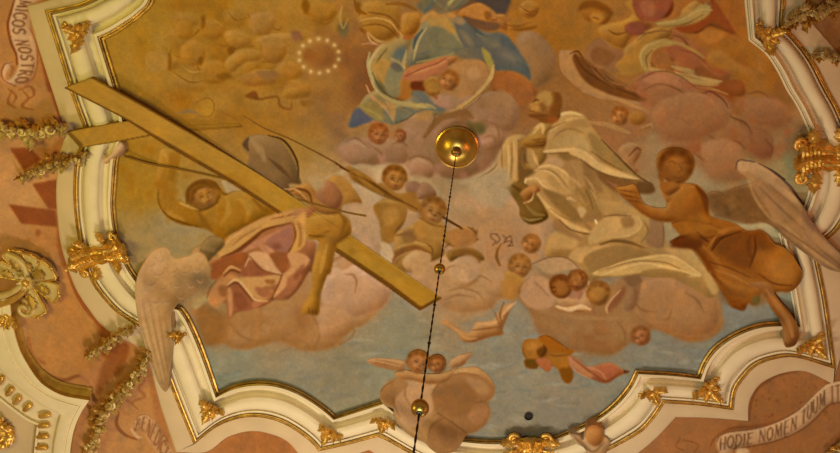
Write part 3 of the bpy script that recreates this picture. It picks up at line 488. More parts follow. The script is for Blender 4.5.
folds([(_s6('390,130 500,124 660,126 760,190 840,262'), [2, 4, 5, 6, 5], (204, 154, 88), .9, 1.2), (_s6('400,148 520,142 650,146 740,205'), [1, 2, 2, 1], (122, 82, 36), .7, 1.2), (_s6('350,255 450,245 560,300 620,380'), [1, 2.4, 2.4, 1], (206, 156, 92), .8, 1.2), (_s6('300,300 400,270 500,320 580,420'), [1, 1.8, 1.8, 1], (142, 98, 46), .7, 1.2), (_s6('320,285 400,285 470,320 540,410'), [1, 2, 2, 1], (202, 152, 88), .7, 1.2), (_s6('250,350 330,345 380,400 450,450'), [1, 2, 2, 1], (206, 156, 92), .8, 1), (_s6('245,350 240,380'), [1.5, 1], (224, 172, 104), .9, .6),
 (_s6('100,80 110,200 100,360'), [1, 3, 1], (200, 152, 88), .8, 1.2), (_s6('150,50 160,200 150,350'), [1, 2.4, 1], (196, 146, 82), .7, 1.2), (_s6('130,60 135,200 125,340'), [1, 1.6, 1], (136, 92, 42), .7, 1), (_s6('185,40 190,200 185,330'), [1, 2, 1], (116, 76, 32), .8, 1.2), (_s6('300,130 320,200 345,240'), [1, 2.4, 1], (196, 146, 80), .8, 1), (_s6('220,120 215,220 240,270'), [1, 2, 1], (146, 102, 48), .7, 1.2), (_s6('620,230 660,330 680,450'), [1, 2.4, 1], (178, 130, 72), .7, 1.6), (_s6('590,240 640,330 655,450'), [1, 2, 1], (128, 86, 40), .7, 1.2)])
planes(_s7, [('150,-20 255,40 400,190 540,325 400,272 200,140', (150, 107, 52), 1.6, .9), ('0,118 80,128 200,200 340,270 500,328 560,358 420,350 260,310 180,262 90,192 0,150', (196, 147, 82), 1.2, .95), ('200,290 400,350 560,372 655,395 655,460 400,460 260,380', (126, 80, 36), 1.8, .9), ('100,210 190,270 240,380 260,455 150,455 110,330', (142, 98, 48), 2, .8), ('540,372 650,390 660,455 540,455', (106, 68, 30), 1.6, .85), ('0,200 80,210 110,330 100,455 0,455', (164, 116, 60), 2, .7)])
folds([(_s7('250,35 400,190 480,270 560,340 655,392'), [1, 2, 2.2, 2.2, 1.4], (104, 66, 28), .85, 1), (_s7('170,130 280,210 420,285'), [1, 1.8, 1], (118, 78, 34), .8, 1), (_s7('80,190 180,265 300,320 450,352 560,362'), [1, 2, 2, 2, 1], (108, 70, 30), .75, 1), (_s7('0,340 60,380 110,455'), [2, 3, 2], (186, 136, 76), .7, 1.6), (_s7('120,330 170,400 200,455'), [1, 2.4, 2], (178, 130, 72), .7, 1.4), (_s7('300,370 380,410 460,420'), [1, 3, 1], (156, 96, 54), .7, 1.4)])
planes(_s8, [('340,-10 500,45 570,120 640,200 665,255 560,232 420,110', (138, 96, 44), 1.6, .9), ('280,-5 350,80 450,178 560,258 680,308 765,330 700,348 560,312 470,232 380,152 318,70', (192, 143, 78), 1.1, .95), ('615,140 685,150 652,222', (186, 140, 80), 1, .9), ('660,230 700,180 800,190 822,255 765,330 700,318', (150, 104, 52), 1.5, .85), ('690,255 800,250 812,270 740,300', (176, 120, 60), 1.2, .8),
 ('600,-10 720,-10 800,120 810,200 700,170 640,90', (144, 102, 48), 2, .75), ('400,360 460,330 560,340 660,320 620,400 600,460 380,460', (182, 134, 72), 2, .85), ('440,230 480,240 560,330 620,350 640,400 500,350 420,300', (146, 100, 52), 2, .7)])
folds([(_s8('400,150 500,215 640,270'), [1, 2, 1], (144, 100, 48), .7, 1), (_s8('470,235 560,312 690,348 770,335 825,262'), [1, 1.6, 1.8, 1.8, 1], (108, 70, 28), .75, 1), (_s8('530,70 560,65 600,90'), [1, 3, 1], (196, 148, 84), .8, 1), (_s8('720,0 760,60 785,140'), [1, 2.4, 1], (180, 132, 70), .7, 1.2), (_s8('620,20 650,80 690,130'), [1, 2.4, 1], (172, 124, 64), .7, 1.2), (_s8('680,0 720,80 740,150'), [1, 1.8, 1], (118, 78, 34), .7, 1.2), (_s8('760,240 766,265'), [2, 2], (230, 184, 116), .9, .7)])
planes(_t1, [('0,275 90,180 200,158 312,170 325,230 255,290 120,312 0,352', (184, 136, 74), 1.6, .9), ('200,180 270,175 290,220 250,245 215,235', (150, 104, 50), 1.8, .85), ('370,195 470,208 476,362 390,365 350,300', (140, 98, 58), 1.6, .85), ('320,170 380,190 370,300 320,330 280,310 330,240', (168, 122, 62), 1.6, .8), ('495,378 660,374 705,445 500,425', (178, 130, 74), 1.3, .9), ('60,60 200,90 300,150 200,150 90,160', (170, 124, 64), 1.8, .8)])
folds([(_t1('90,172 170,162 265,168'), [1, 2, 1], (122, 80, 34), .8, 1), (_t1('310,170 330,230 260,290 120,310'), [1, 2.4, 2.4, 1], (198, 150, 84), .7, 1.2), (_t1('60,350 150,330 260,345 340,372'), [1, 2.4, 2.4, 1], (116, 76, 32), .8, 1.2), (_t1('350,200 375,270 330,340'), [1, 2, 1], (128, 88, 40), .7, 1.2), (_t1('472,215 476,300 470,365'), [1, 1.6, 1], (118, 82, 46), .6, 1)])
planes(_t2, [('90,140 130,90 210,80 330,75 200,115 150,165', (184, 134, 72), 1.4, .9), ('165,142 240,95 330,76 430,85 500,122 420,138 330,165 215,205', (148, 105, 52), 1.4, .9), ('205,218 330,168 440,138 595,128 680,170 745,222 690,232 600,212 450,212 330,226', (190, 142, 76), 1.3, .95), ('460,200 560,190 680,215 660,232 470,228', (150, 106, 52), 1.2, .8), ('365,232 430,225 455,252 408,282 375,260', (130, 88, 50), 1.4, .85), ('590,95 700,92 760,170 832,275 800,318 745,225 640,140', (174, 128, 68), 1.4, .9), ('480,92 590,110 580,128 500,122', (160, 116, 62), 1.2, .8)])
folds([(_t2('215,212 330,172 440,142 600,130 745,222'), [1, 2.4, 2.4, 2.4, 1], (204, 156, 88), .85, 1), (_t2('250,222 440,166 560,180 740,226'), [1, 1.8, 2, 1], (206, 158, 90), .8, 1), (_t2('240,205 350,170 440,152 560,160 640,190'), [1, 1.6, 1.6, 1.6, 1], (130, 88, 40), .7, 1), (_t2('700,95 760,175 830,275'), [1, 1.4, 1], (128, 86, 44), .6, 1), (_t2('90,140 150,170 200,215'), [1, 1.6, 1], (150, 106, 52), .6, 1), (_t2('250,75 320,50 400,60 470,90'), [1, 2, 2, 1], (118, 78, 34), .7, 1)])
folds([(VV(495,80)('480,300 520,275 600,258 690,280'), [1.5, 3, 3, 1.5], (202, 154, 88), .9, 1), (VV(495,80)('420,420 500,360 600,310 700,300'), [1, 3, 3, 1], (190, 140, 76), .8, 1.2), (VV(495,80)('400,410 450,380 560,330'), [1, 2, 1], (128, 84, 36), .7, 1), (VV(495,80)('470,450 540,400 620,390 700,420'), [1, 2, 2, 1], (140, 98, 48), .7, 1.2), (VV(495,80)('300,440 340,380 375,365 380,440'), [1, 3, 3, 1], (192, 142, 78), .8, 1)])
# hands
HAND1 = D1('75,262 110,238 160,222 205,228 212,258 195,285 140,288 90,278')
form(HAND1, (150, 98, 36), (172, 120, 52), (104, 62, 18), 3)
for s in ('140,250 180,245 210,240', '140,262 180,260 210,256', '145,275 180,274 205,270'): line(D1(s), [.5, 1.4, .5], (98, 58, 16), .6, .8)
HAND2 = D2('80,60 120,30 160,20 180,45 160,60 130,90 105,115 95,90'); form(HAND2, (150, 92, 36), (180, 122, 56), (104, 58, 16), 3)
line(D2('100,110 135,95 150,60'), [1, 2, 1], (188, 136, 76), .8, .8); blob(533.5, 189.5, 3, 3, (184, 118, 60), 1.4, .8)
# head
SAINT_HEAD = D1('150,55 170,25 205,8 250,12 282,50 284,95 262,128 265,140 225,160 190,152 160,130 135,126 128,110 134,98 119,82 130,70')
form([*D1('180,110 270,100 275,140 215,165 175,150')], (128, 76, 26), None, (96, 54, 16), 3)
form(SAINT_HEAD, (154, 100, 40), (176, 122, 56), (110, 66, 22), 4)
_s5 = VV(495, 80)
planes(_s5, [('440,105 515,105 532,200 485,272 420,265 400,225 440,190', (124, 70, 22), 1.4, .95), ('340,112 400,84 462,120 452,195 405,222 352,172', (172, 120, 54), 2.4, .75), ('290,200 340,180 385,230 365,272 278,276 284,240', (158, 102, 42), 1.6, .85), ('270,286 400,288 485,272 485,320 420,335 330,310', (122, 68, 24), 1.3, .9), ('420,300 490,290 500,330 440,350', (138, 76, 30), 1.4, .8), ('345,195 380,180 400,250 370,245', (134, 82, 30), 1.4, .7)])
blob(*_s5('330,225')[0], 4, 3.4, (178, 120, 56), 1.6, .7); blob(*_s5('420,235')[0], 2.2, 3, (158, 96, 40), .9, .8); blob(*_s5('385,215')[0], 3, 5, (128, 76, 28), 1.4, .6)
fill(_s5('268,268 330,252 385,262 430,282 400,298 330,300 275,290'), (126, 72, 26), .9, .85)
folds([(_s5('300,178 325,158 350,162'), [1, 2.4, 1.4], (108, 62, 18), .85, .9), (_s5('270,188 284,196 296,222'), [1, 1.4, 1], (172, 114, 52), .6, .9), (_s5('266,196 274,206 288,228'), [.5, .9, .5], (122, 70, 26), .5, .9), (_s5('280,246 310,244'), [1, 1], (112, 58, 22), .8, .7), (_s5('272,282 340,286 420,280'), [.8, 1.6, 1], (104, 56, 18), .7, 1)])
# ---- small heads and putti round the saint's knees
o_p1 = head(531, 244, 9, (164, 106, 42), (140, 92, 36), .5, -1)
o_p2 = head(519.5, 266, 11, (160, 106, 42), (142, 94, 34), .1, 1)
mott(sp('490,235 545,235 545,285 500,285'), .3, (166, 110, 56), N8)
form(D3('0,0 60,10 120,60 70,110 30,90'), (164, 110, 46), (180, 126, 60), (128, 78, 28), 3)
line(D2('0,305 30,300 45,320 20,325'), 1.2, (112, 66, 40), .6, .8)
RB_ = (134, 78, 26)
form(D3('250,120 330,80 410,100 430,190 350,180 300,170'), (184, 132, 80), (198, 150, 98), (142, 90, 44), 4)
h1 = head(561, 287, 10.6, (142, 84, 28), (112, 64, 18), -.2, 1); h2 = head(577.5, 281, 9.4, (146, 88, 30), (112, 64, 20), .3, 1); h3 = head(598, 293.5, 11, (154, 100, 38), (128, 84, 32), .2, -1)
for (x, y, r, rr) in ((561, 285, 10, 1), (577, 279, 9, 2), (598, 292, 10, 3)):
    q = np.random.default_rng(rr)
    for i in range(9):
        a = q.uniform(2.6, 6.6); line([(x + r * .5 * math.cos(a), y + r * .5 * math.sin(a)), (x + r * .85 * math.cos(a + .25), y + r * .85 * math.sin(a + .25))], [.4, 1.3, .4], (96, 54, 14), .6, .6)
folds([(D3('255,170 300,185 360,178 430,188'), [1, 4, 4, 1], (202, 150, 92)), (D3('345,95 380,105 370,140'), [2, 5, 1], (150, 90, 60)), (D3('265,190 340,195 420,190'), [1, 2, 1], (142, 90, 44))])
fill(D3('515,170 560,110 605,65 600,110 570,160 540,185 525,205'), (134, 80, 42), 1.2, .9); line(D3('515,205 510,175 540,130 580,90'), [1, 2.5, 2, 1], (184, 132, 80), .9, .8)
o_lo = head(641, 336, 9, (152, 98, 46), (126, 80, 34), -.4, -1)
# rosy drapery drifting left
RIB = [*C3('520,250 560,245 620,290 670,300 700,250 780,240 820,180 850,160'), *D3('55,150 30,190 10,240 -10,290'), *C3('830,310 760,325 680,350 630,345 600,300')]
form(RIB, (170, 116, 62), (194, 138, 80), (124, 76, 36), 4)
folds([(C3('540,255 600,290 650,330 700,330'), [1, 3, 3, 1], (188, 132, 74)), (C3('680,290 760,280 830,270'), [1, 2.4, 1], (134, 82, 40)), (C3('710,260 780,255 830,230'), [1, 2, 1], (198, 144, 88)), (D3('-10,220 20,180 60,150'), [1, 4, 1], (200, 150, 96)), (D3('0,150 -20,210 -10,260'), [1, 2.4, 1], (132, 80, 38)), (C3('790,200 810,250 830,300'), [1, 2, 1], (140, 88, 44))])
# tumbling brown putto with red cloth
_tu = VV(510, 325, 6.46)
TUMB = _tu('80,130 110,95 170,92 190,78 235,68 300,100 360,150 412,163 395,190 388,250 405,300 402,350 375,376 338,352 318,295 270,262 245,300 190,262 168,282 105,272 92,230 105,215 85,185')
TC = _tu('380,200 440,220 500,270 600,250 660,245 740,293 775,300 700,330 620,376 520,345 430,300 385,250')
form(TUMB, (146, 86, 26), (166, 106, 38), (108, 58, 14), 5)
planes(_tu, [('82,130 110,96 170,95 215,130 220,190 170,215 110,215 85,180', (156, 98, 34), 1.4, .9), ('100,120 150,105 180,130 150,160 105,160', (172, 112, 46), 1.8, .7), ('185,82 232,70 295,100 362,152 410,166 398,186 340,180 260,168 220,130', (150, 84, 18), 1.3, .9), ('170,165 225,138 240,178 200,216', (104, 58, 14), 1.4, .85), ('95,225 165,225 166,278 108,270', (108, 70, 20), 1.3, .9), ('250,190 380,186 390,250 340,292 280,262', (160, 98, 30), 1.4, .85), ('320,280 398,290 400,350 375,374 340,350', (124, 74, 18), 1.3, .9), ('170,222 240,212 272,260 242,300 190,262', (166, 94, 48), 1.2, .9)])
folds([(_tu('215,130 230,160 200,210'), [1, 2.4, 1], (92, 48, 10), .7, 1.2), (_tu('255,190 300,200 380,190'), [1, 1.8, 1], (110, 60, 16), .7, 1), (_tu('190,80 235,70 300,102 380,158'), [.8, 1.2, 1.2, .8], (112, 58, 12), .7, .9), (_tu('82,150 90,190 110,214'), [.8, 1.4, .8], (112, 62, 16), .7, .9)])
form(TC, (158, 94, 52), (176, 112, 66), (118, 62, 28), 4)
planes(_tu, [('385,210 430,235 500,290 545,330 500,335 430,290 390,245', (178, 114, 66), 1.4, .85), ('560,270 640,255 700,290 640,350 580,340 540,310', (164, 90, 52), 1.6, .8), ('735,292 775,300 740,312', (96, 52, 26), .8, .9)])
folds([(_tu('400,210 480,275 560,330 620,370'), [1, 1.8, 1.8, 1], (128, 70, 36), .7, 1), (_tu('500,272 580,300 620,350'), [1, 1.6, 1], (186, 124, 78), .7, 1), (_tu('385,250 430,302 520,347'), [1, 1.4, 1], (190, 130, 84), .6, .9)])
# ---- piping putti, left of the rod
B_, BH, BLo = (160, 108, 42), (184, 132, 62), (112, 70, 22)
mott(sp('345,165 400,170 450,190 470,240 420,270 360,255 340,220'), .3, (186, 136, 84), N20)
fill(sp('352,204 372,200 382,215 384,240 378,252 362,240 356,225'), (176, 128, 82), 3, .8)
planes(lambda o: sp(o), [('372,168 392,163 408,170 404,184 392,190 378,182', (188, 148, 98), 2.5, .75), ('349,186 366,184 380,196 386,220 380,240 366,232 352,210', (186, 146, 98), 2.5, .75), ('405,178 424,176 440,190 436,200 420,192', (176, 138, 88), 2.5, .7), ('470,180 492,174 506,166 510,186 506,206 488,206 472,196', (168, 136, 92), 4, .75), ('380,250 390,246 396,262 386,268', (192, 152, 100), 1.6, .8)])
form(sp('405,187 410,182 417,182 424,188 430,196 420,197 410,196'), (142, 96, 60), (154, 108, 72), (116, 74, 40), 3)
PUT_L = sp('326,200 330,178 340,176 352,186 362,203 352,206 342,212 333,216'); form(PUT_L, (164, 110, 46), (182, 128, 60), (122, 74, 26), 4)
form(C2('395,90 410,40 430,8 470,20 500,70 450,85'), (146, 100, 62), (160, 114, 74), (116, 72, 36), 3)
PUT_A = C2('195,120 250,90 340,100 345,190 300,260 255,285 235,240 200,170'); form(PUT_A, (154, 106, 44), (174, 124, 56), (108, 68, 24), 5)
TRUMP = [*C1('50,385 80,385 160,430 210,470'), *C2('220,10 300,60 370,70 415,110 410,150 370,140 330,110 270,90 180,50 90,0'), *C1('70,430')]
form(TRUMP, (142, 92, 32), (162, 112, 44), (100, 62, 18), 3); line([*C1('0,365 50,395 120,430'), *C2('200,20 290,80 400,140')], [2, 1.5, 1.5, 1.5, 1.2], (104, 62, 18), .7, .85)
o_pa = head(394.5, 178, 11.8, (166, 110, 40), (116, 74, 22), .1, 1)
PUT_B = C2('300,260 350,235 400,210 430,190 520,200 545,225 545,260 600,240 660,250 640,300 590,330 520,300 540,360 480,400 450,390 380,453 300,430 280,370 290,320')
form(PUT_B, (164, 112, 46), (184, 132, 64), (116, 74, 26), 5)
fill(C2('290,350 380,325 450,350 460,400 400,350 330,370 300,420 282,390'), (138, 88, 38), 1.4, .9)
form(C2('330,400 400,340 450,360 465,400 420,440 370,455'), (180, 130, 74), (196, 148, 92), (130, 84, 38), 4)
folds([(C2('300,270 360,265 420,290 500,300'), [2, 5, 5, 2], (134, 88, 40)), (C2('400,230 430,270 500,285 545,280'), [2, 4, 4, 1], (186, 134, 66)), (C2('440,300 480,340 470,390'), [1, 2, 1], (120, 76, 28)), (C2('310,330 380,305 450,320'), [1, 3, 1], (188, 136, 70)), (C2('540,330 590,300 640,300'), [1, 3, 1], (122, 78, 28))])
o_pb = head(432.5, 211, 13, (166, 112, 44), (132, 86, 30), .3, 1)
line(C2('530,180 570,205 630,235 690,260'), [1.5, 2, 2.4, 3], (108, 66, 24), .7, .9)
form(C2('560,260 600,235 650,225 690,270 660,310 600,320 560,290'), (168, 112, 54), (182, 128, 66), (122, 76, 30), 3)
LYRE = C2('550,360 600,335 650,330 700,345 730,370 738,395 700,390 660,375 610,380 570,400'); form(LYRE, (138, 92, 36), (156, 108, 48), (100, 62, 20), 3)
line(C2('660,230 700,260 690,300 705,290'), 1.2, (116, 70, 30), .7, .8)
folds([(C2('800,265 770,265 775,285 795,300 780,320'), 1.3, (112, 72, 44)), (C2('800,265 815,290 800,310'), 1.2, (112, 72, 44)), (C2('825,310 805,340 800,380 815,420'), [1, 2.4, 3.4, 2], (126, 76, 26)), ([*C2('830,270'), *D2('10,285 0,310')], 1.2, (112, 72, 44)), (sp('505,240 510,236 512,242 508,246'), 1.2, (112, 70, 40))])

_pp = VV(340, 165, 3.775)
planes(_pp, [('5,165 50,142 120,158 162,230 152,292 100,304 40,245', (178, 134, 88), 1.4, .85), ('150,300 175,290 205,340 190,350', (194, 150, 98), 1.2, .85), ('130,150 245,150 246,200 212,240 200,292 158,284 148,220', (150, 100, 38), 1.4, .8), ('160,170 215,165 220,205 170,230', (168, 116, 50), 2.2, .7), ('240,108 285,105 302,168 262,168 240,140', (152, 98, 36), 1.3, .8), ('280,222 330,210 400,240 396,285 330,296 280,270', (166, 112, 46), 1.6, .8), ('268,380 320,330 345,350 315,412 290,432', (184, 134, 80), 1.3, .85), ('410,252 470,240 522,270 482,312 420,300', (164, 106, 50), 1.4, .8), ('430,325 490,318 530,352 520,372 470,342 430,345', (136, 86, 34), 1.2, .85), ('440,360 480,340 520,360 522,420 470,445 435,410', (184, 136, 88), 1.4, .8), ('230,260 270,240 290,280 250,300', (138, 92, 42), 1.4, .7)])
folds([(_pp('198,375 220,335 280,312 345,332'), [2, 5, 5, 2], (138, 86, 36), .8, 1.2), (_pp('200,372 225,345 285,325 335,345'), [1, 2, 2, 1], (176, 124, 66), .6, 1.2), (_pp('0,8 100,60 200,120 290,165'), [1.6, 1.6, 1.6, 1.4], (108, 66, 20), .8, .8), (_pp('20,30 60,30 100,70 160,110'), [1, 4, 5, 3], (166, 114, 46), .5, 1.6), (_pp('300,200 350,225 400,235'), [1, 2, 1], (124, 78, 28), .7, 1.2), (_pp('390,195 430,220 460,240'), [1.4, 1.8, 2.4], (104, 62, 22), .8, .9), (_pp('195,55 210,62'), [1, 1], (96, 54, 16), .7, .7), (_pp('345,185 365,192'), [1, 1], (104, 60, 20), .7, .7)])
for (x, y, w) in ((500,240,4),(515,250,4),(510,265,3),(520,280,3)): blob(*_pp('%d,%d' % (x, y))[0], w * .5, w * .4, (128, 80, 34), .8, .7)
_ph = VV(480, 225, 4.77)
planes(_ph, [('190,300 230,250 300,258 338,310 360,370 300,402 220,382', (180, 128, 82), 1.5, .8), ('275,185 360,148 450,178 505,240 500,260 430,212 350,232 300,220', (178, 130, 80), 1.3, .8), ('100,270 150,265 185,320 170,355 110,345', (168, 112, 48), 1.6, .75), ('430,300 500,300 480,350 420,345', (152, 98, 62), 1.4, .75)])
folds([(_ph('365,385 430,405 480,385 528,402'), [1, 4, 3, 1], (208, 158, 104), .85, 1), (_ph('240,190 330,155 420,160 500,235'), [1, 1.6, 1.6, 1], (126, 84, 44), .7, .9), (_ph('260,270 300,310 330,340'), [1, 1.8, 1], (140, 92, 52), .6, 1.2), (_ph('510,250 520,290 505,310'), [1, 2, 1], (200, 152, 100), .7, .9), (_ph('185,330 195,290 235,250'), [1, 2, 1], (146, 96, 50), .6, 1.2)])
head(561, 287, 10.4, (142, 84, 28), (112, 64, 18), -.3, -1, eyes=False); head(577.5, 280.5, 9.6, (148, 90, 32), (118, 70, 22), .3, 1); head(598, 293.5, 10.8, (154, 100, 38), (132, 86, 32), .2, -1, eyes=False)
planes(_ph, [('345,280 375,262 410,275 425,310 400,335 360,325', (156, 96, 36), 1.6, .6), ('435,225 480,222 500,250 480,280 440,260', (160, 98, 40), 1.6, .6), ('530,300 580,295 600,330 570,360 530,340', (162, 108, 42), 1.8, .6)])
folds([(_ph('340,300 352,296 362,302'), [1, 1.6, 1], (88, 46, 12), .7, .8), (_ph('350,320 362,316'), [1, 1.2], (88, 46, 12), .6, .8), (_ph('478,236 490,250 484,262'), [1, 1.6, 1], (88, 46, 14), .7, .8), (_ph('470,228 486,230'), [1, 1], (84, 44, 12), .7, .8), (_ph('436,290 470,296 500,285'), [1, 2, 1], (98, 54, 22), .6, 1.2)])
# ---- left: the man behind the cross
MAN = [*B1('-40,300 40,300 60,330 40,400 20,453'), *B2('-5,0 10,80 60,100 100,120 92,60 125,20 200,5 260,30 290,60 350,50 440,65 540,145 480,185 400,220 330,270 280,295 250,285 210,250 150,230 60,215 -10,175 -45,100 -55,30')]
form(MAN, (164, 108, 28), (184, 130, 46), (122, 76, 12), 6)
fill(B2('10,70 60,105 100,125 150,150 120,190 60,160 20,110'), (150, 96, 20), 2.5, .8)
MAN_HEAD = B2('95,60 125,20 190,5 245,25 265,70 235,115 170,142 115,125'); form(MAN_HEAD, (158, 102, 28), (178, 124, 44), (106, 64, 12), 4); head(203, 195.5, 12.6, (166, 112, 36), (124, 78, 20), -.5, 1)
fill(B2('88,75 100,30 160,2 230,12 262,45 240,40 200,30 150,40 125,75 118,120 98,110'), (116, 70, 16), 1.4, .9)
folds([(B2('105,125 150,145 200,135 250,105'), [1, 2.5, 2.5, 1], (112, 68, 14)), (B2('60,110 110,130 150,145'), [1, 2, 1], (198, 146, 66)), (B2('290,70 300,150 260,220'), [2, 6, 2], (178, 124, 42), .7, 3), (B2('340,80 400,130 390,200'), [2, 8, 2], (180, 126, 42), .6, 4), (B2('420,90 480,140 520,150'), [2, 5, 2], (132, 82, 16), .7, 2), (B2('150,150 180,200 220,250'), [2, 6, 2], (138, 86, 18), .7, 3), (B2('250,30 280,65 310,60'), [1, 3, 1], (124, 76, 16)), (B2('-30,60 -30,110 10,160 80,195'), [2, 6, 6, 2], (178, 122, 40), .7, 3), (B2('-50,40 -45,110 0,175 80,210 160,230'), [1, 2, 2, 2, 1], (112, 68, 12), .8, 1.2), (B1('-30,300 0,360 -10,440'), [2, 4, 2], (184, 130, 48), .7, 2)])
_m = VV(160, 150)
planes(_m, [('80,20 165,50 140,130 132,240 100,460 0,460 -10,250 50,140', (152, 100, 24), 1.6, .7), ('490,240 560,270 640,325 580,320 540,345 510,300', (180, 140, 84), 1, .85)])
line(_m('215,420 222,340 270,275 350,245 430,262 470,310'), [2, 4, 4.5, 4, 4, 2], (122, 72, 16), 1.6, .8); line(_m('240,400 250,320 320,280 400,290'), [1, 2, 2, 1], (142, 88, 22), 1.2, .6)
# the oval shield
SHIELD = B1('372,275 392,238 450,222 530,240 590,285 632,360 650,430 660,470 600,470 520,460 470,432 420,402 395,370 405,330 380,305')
form(SHIELD[:9] + [(296, 205), (270, 196)] + SHIELD[11:], (128, 90, 46), (158, 116, 62), (92, 60, 26), 7)
folds([(B1('500,225 580,255 640,350 650,440'), [1, 2.4, 2.4, 1], (82, 52, 20), .85, .9), (B1('500,340 560,390 610,440'), [1, 5, 1], (100, 64, 30), .8, 2), (B1('400,240 385,270 400,300'), [2, 6, 2], (92, 62, 32), .8, 2), (B1('420,260 460,300 480,350'), [3, 8, 3], (160, 120, 68), .6, 4)])
line([*B1('380,130 480,190 600,240 720,300 835,362')], [.8, 1.4, 1.6, 1.6, 1.8], (116, 74, 24), .7, .8)
# the great cross (relief where it crosses the frame)
CROSS_LONG = sp('65,88 64,84 90,78 140,105.5 190,134 262,176 350,235 440,297 420,309 390,287 280,214 234,184 168,146 128,121')
CROSS_BAR = sp('66,132.5 96,126 125,121.5 150,119 168,117.5 204,113 241,126 204,129.5 186,131.5 168,131 153,135 112,143 80,148.5')
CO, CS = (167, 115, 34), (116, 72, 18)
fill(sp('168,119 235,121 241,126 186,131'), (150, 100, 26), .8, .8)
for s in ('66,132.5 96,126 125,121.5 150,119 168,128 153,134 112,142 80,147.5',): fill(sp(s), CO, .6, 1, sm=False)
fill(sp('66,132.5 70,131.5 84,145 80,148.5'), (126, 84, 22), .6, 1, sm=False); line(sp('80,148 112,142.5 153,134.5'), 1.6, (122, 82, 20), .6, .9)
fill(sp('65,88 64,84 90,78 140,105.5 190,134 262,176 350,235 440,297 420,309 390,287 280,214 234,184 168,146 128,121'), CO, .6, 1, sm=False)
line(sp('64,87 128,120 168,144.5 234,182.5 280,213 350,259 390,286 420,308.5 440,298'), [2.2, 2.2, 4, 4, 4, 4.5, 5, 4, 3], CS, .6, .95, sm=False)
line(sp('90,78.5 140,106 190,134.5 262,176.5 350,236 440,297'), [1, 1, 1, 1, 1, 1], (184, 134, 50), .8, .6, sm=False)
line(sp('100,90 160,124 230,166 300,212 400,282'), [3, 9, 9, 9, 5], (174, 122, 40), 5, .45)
blob(352, 251, 4, 3.4, (140, 94, 26), 1.5, .7); fill(C2('30,350 110,405 120,422 20,365'), (120, 78, 24), .8, .8); 
# rosy drapery across him
PINK = [*B2('200,410 240,350 290,285 340,255 410,215 500,180 600,150 640,140 740,130 715,170 690,200 690,290 735,310 725,400 715,453'), *B3('700,0 655,75 600,130 545,130 470,170 400,185 340,200 300,235 295,170 300,160 200,130 170,120 230,70 250,20')]
form(PINK, (160, 98, 50), (184, 124, 66), (116, 64, 28), 6)
PD, PH = (112, 60, 24), (202, 144, 80)
_a, _b = VV(200, 200), VV(195, 255, 6.0)
planes(_a, [('110,460 180,350 240,280 330,240 500,140 640,108 740,75 735,160 620,200 520,230 440,280 350,350 250,425', (188, 130, 62), 1.3, .95),
 ('330,415 430,330 560,268 640,228 720,200 722,262 610,275 500,352 400,395', (180, 114, 70), 1.3, .9), ('530,330 600,270 720,215 732,330 690,420 600,410', (158, 98, 66), 1.8, .9), ('560,360 620,340 650,370 600,400', (136, 76, 44), 2.2, .8),
 ('735,170 790,120 840,95 840,330 765,415 700,455 690,440 745,350 765,260', (194, 134, 62), 1.3, .95), ('770,180 800,190 810,330 780,380 790,260', (150, 92, 40), 1.6, .8), ('470,350 560,380 600,430 520,440', (186, 120, 74), 1.6, .8), ('380,430 470,410 540,455 380,455', (198, 140, 82), 1.4, .8)])
folds([(_a('170,455 300,400 420,310 520,235 720,182'), [1.5, 4, 4, 3, 1], (124, 66, 24), .9, 1.2), (_a('570,150 650,135 760,105'), [1, 2, 1], (146, 84, 36), .8, 1), (_a('260,360 340,290 480,210'), [1, 2.4, 1], (160, 100, 42), .7, 1.4), (_a('120,440 220,330 330,250'), [1, 2, 1], (204, 148, 78), .7, 1.2), (_a('740,350 700,420 690,455'), [1, 2.5, 2], (128, 70, 28), .8, 1), (_a('740,180 760,270 745,340'), [1, 2, 1], (130, 74, 28), .8, 1), (_a('520,360 580,420 640,455'), [1, 2.4, 1], (196, 132, 84), .8, 1.2)])
planes(_b, [('60,95 110,45 200,5 320,-10 280,105 200,95 120,150', (148, 80, 34), 1.4, .9), ('270,112 325,18 400,90 505,128 400,145', (152, 86, 46), 1.2, .9), ('330,-10 430,-10 480,65 522,118 440,102 385,60', (200, 140, 86), 1.1, .95),
 ('450,-10 555,-10 552,90 522,112 482,50', (150, 84, 40), 1.2, .9), ('555,-10 640,-10 690,40 605,120 545,195 470,258 522,130 575,70', (194, 130, 74), 1.2, .95), ('560,130 620,110 640,140 580,230 520,262 480,258 540,200', (164, 98, 54), 1.6, .85), ('590,120 630,70 660,60 610,150', (138, 76, 40), 1.8, .7),
 ('190,172 260,138 400,128 505,118 500,168 445,182 400,200 470,215 440,262 370,262 320,215 255,165', (190, 130, 68), 1.3, .95), ('360,190 420,200 470,220 440,260 380,240', (160, 92, 48), 1.6, .8), ('420,150 480,150 470,175 430,170', (150, 88, 38), 1.2, .8),
 ('195,195 250,165 310,220 358,268 330,330 240,340 207,370 190,300', (154, 88, 46), 1.4, .95), ('225,230 280,230 320,300 260,330', (136, 74, 38), 2.2, .7), ('195,200 222,220 225,340 205,365', (186, 124, 70), 1.4, .8), ('70,262 150,172 200,122 262,132 185,182 190,250 150,300 130,322', (180, 116, 60), 1.5, .9), ('140,190 185,185 185,250 150,240', (140, 82, 36), 1.8, .7),
 ('-10,240 70,236 80,262 20,320 -10,320', (176, 140, 82), 1.6, .7), ('355,275 430,272 470,265 400,300 345,325', (176, 108, 60), 1.4, .8)])
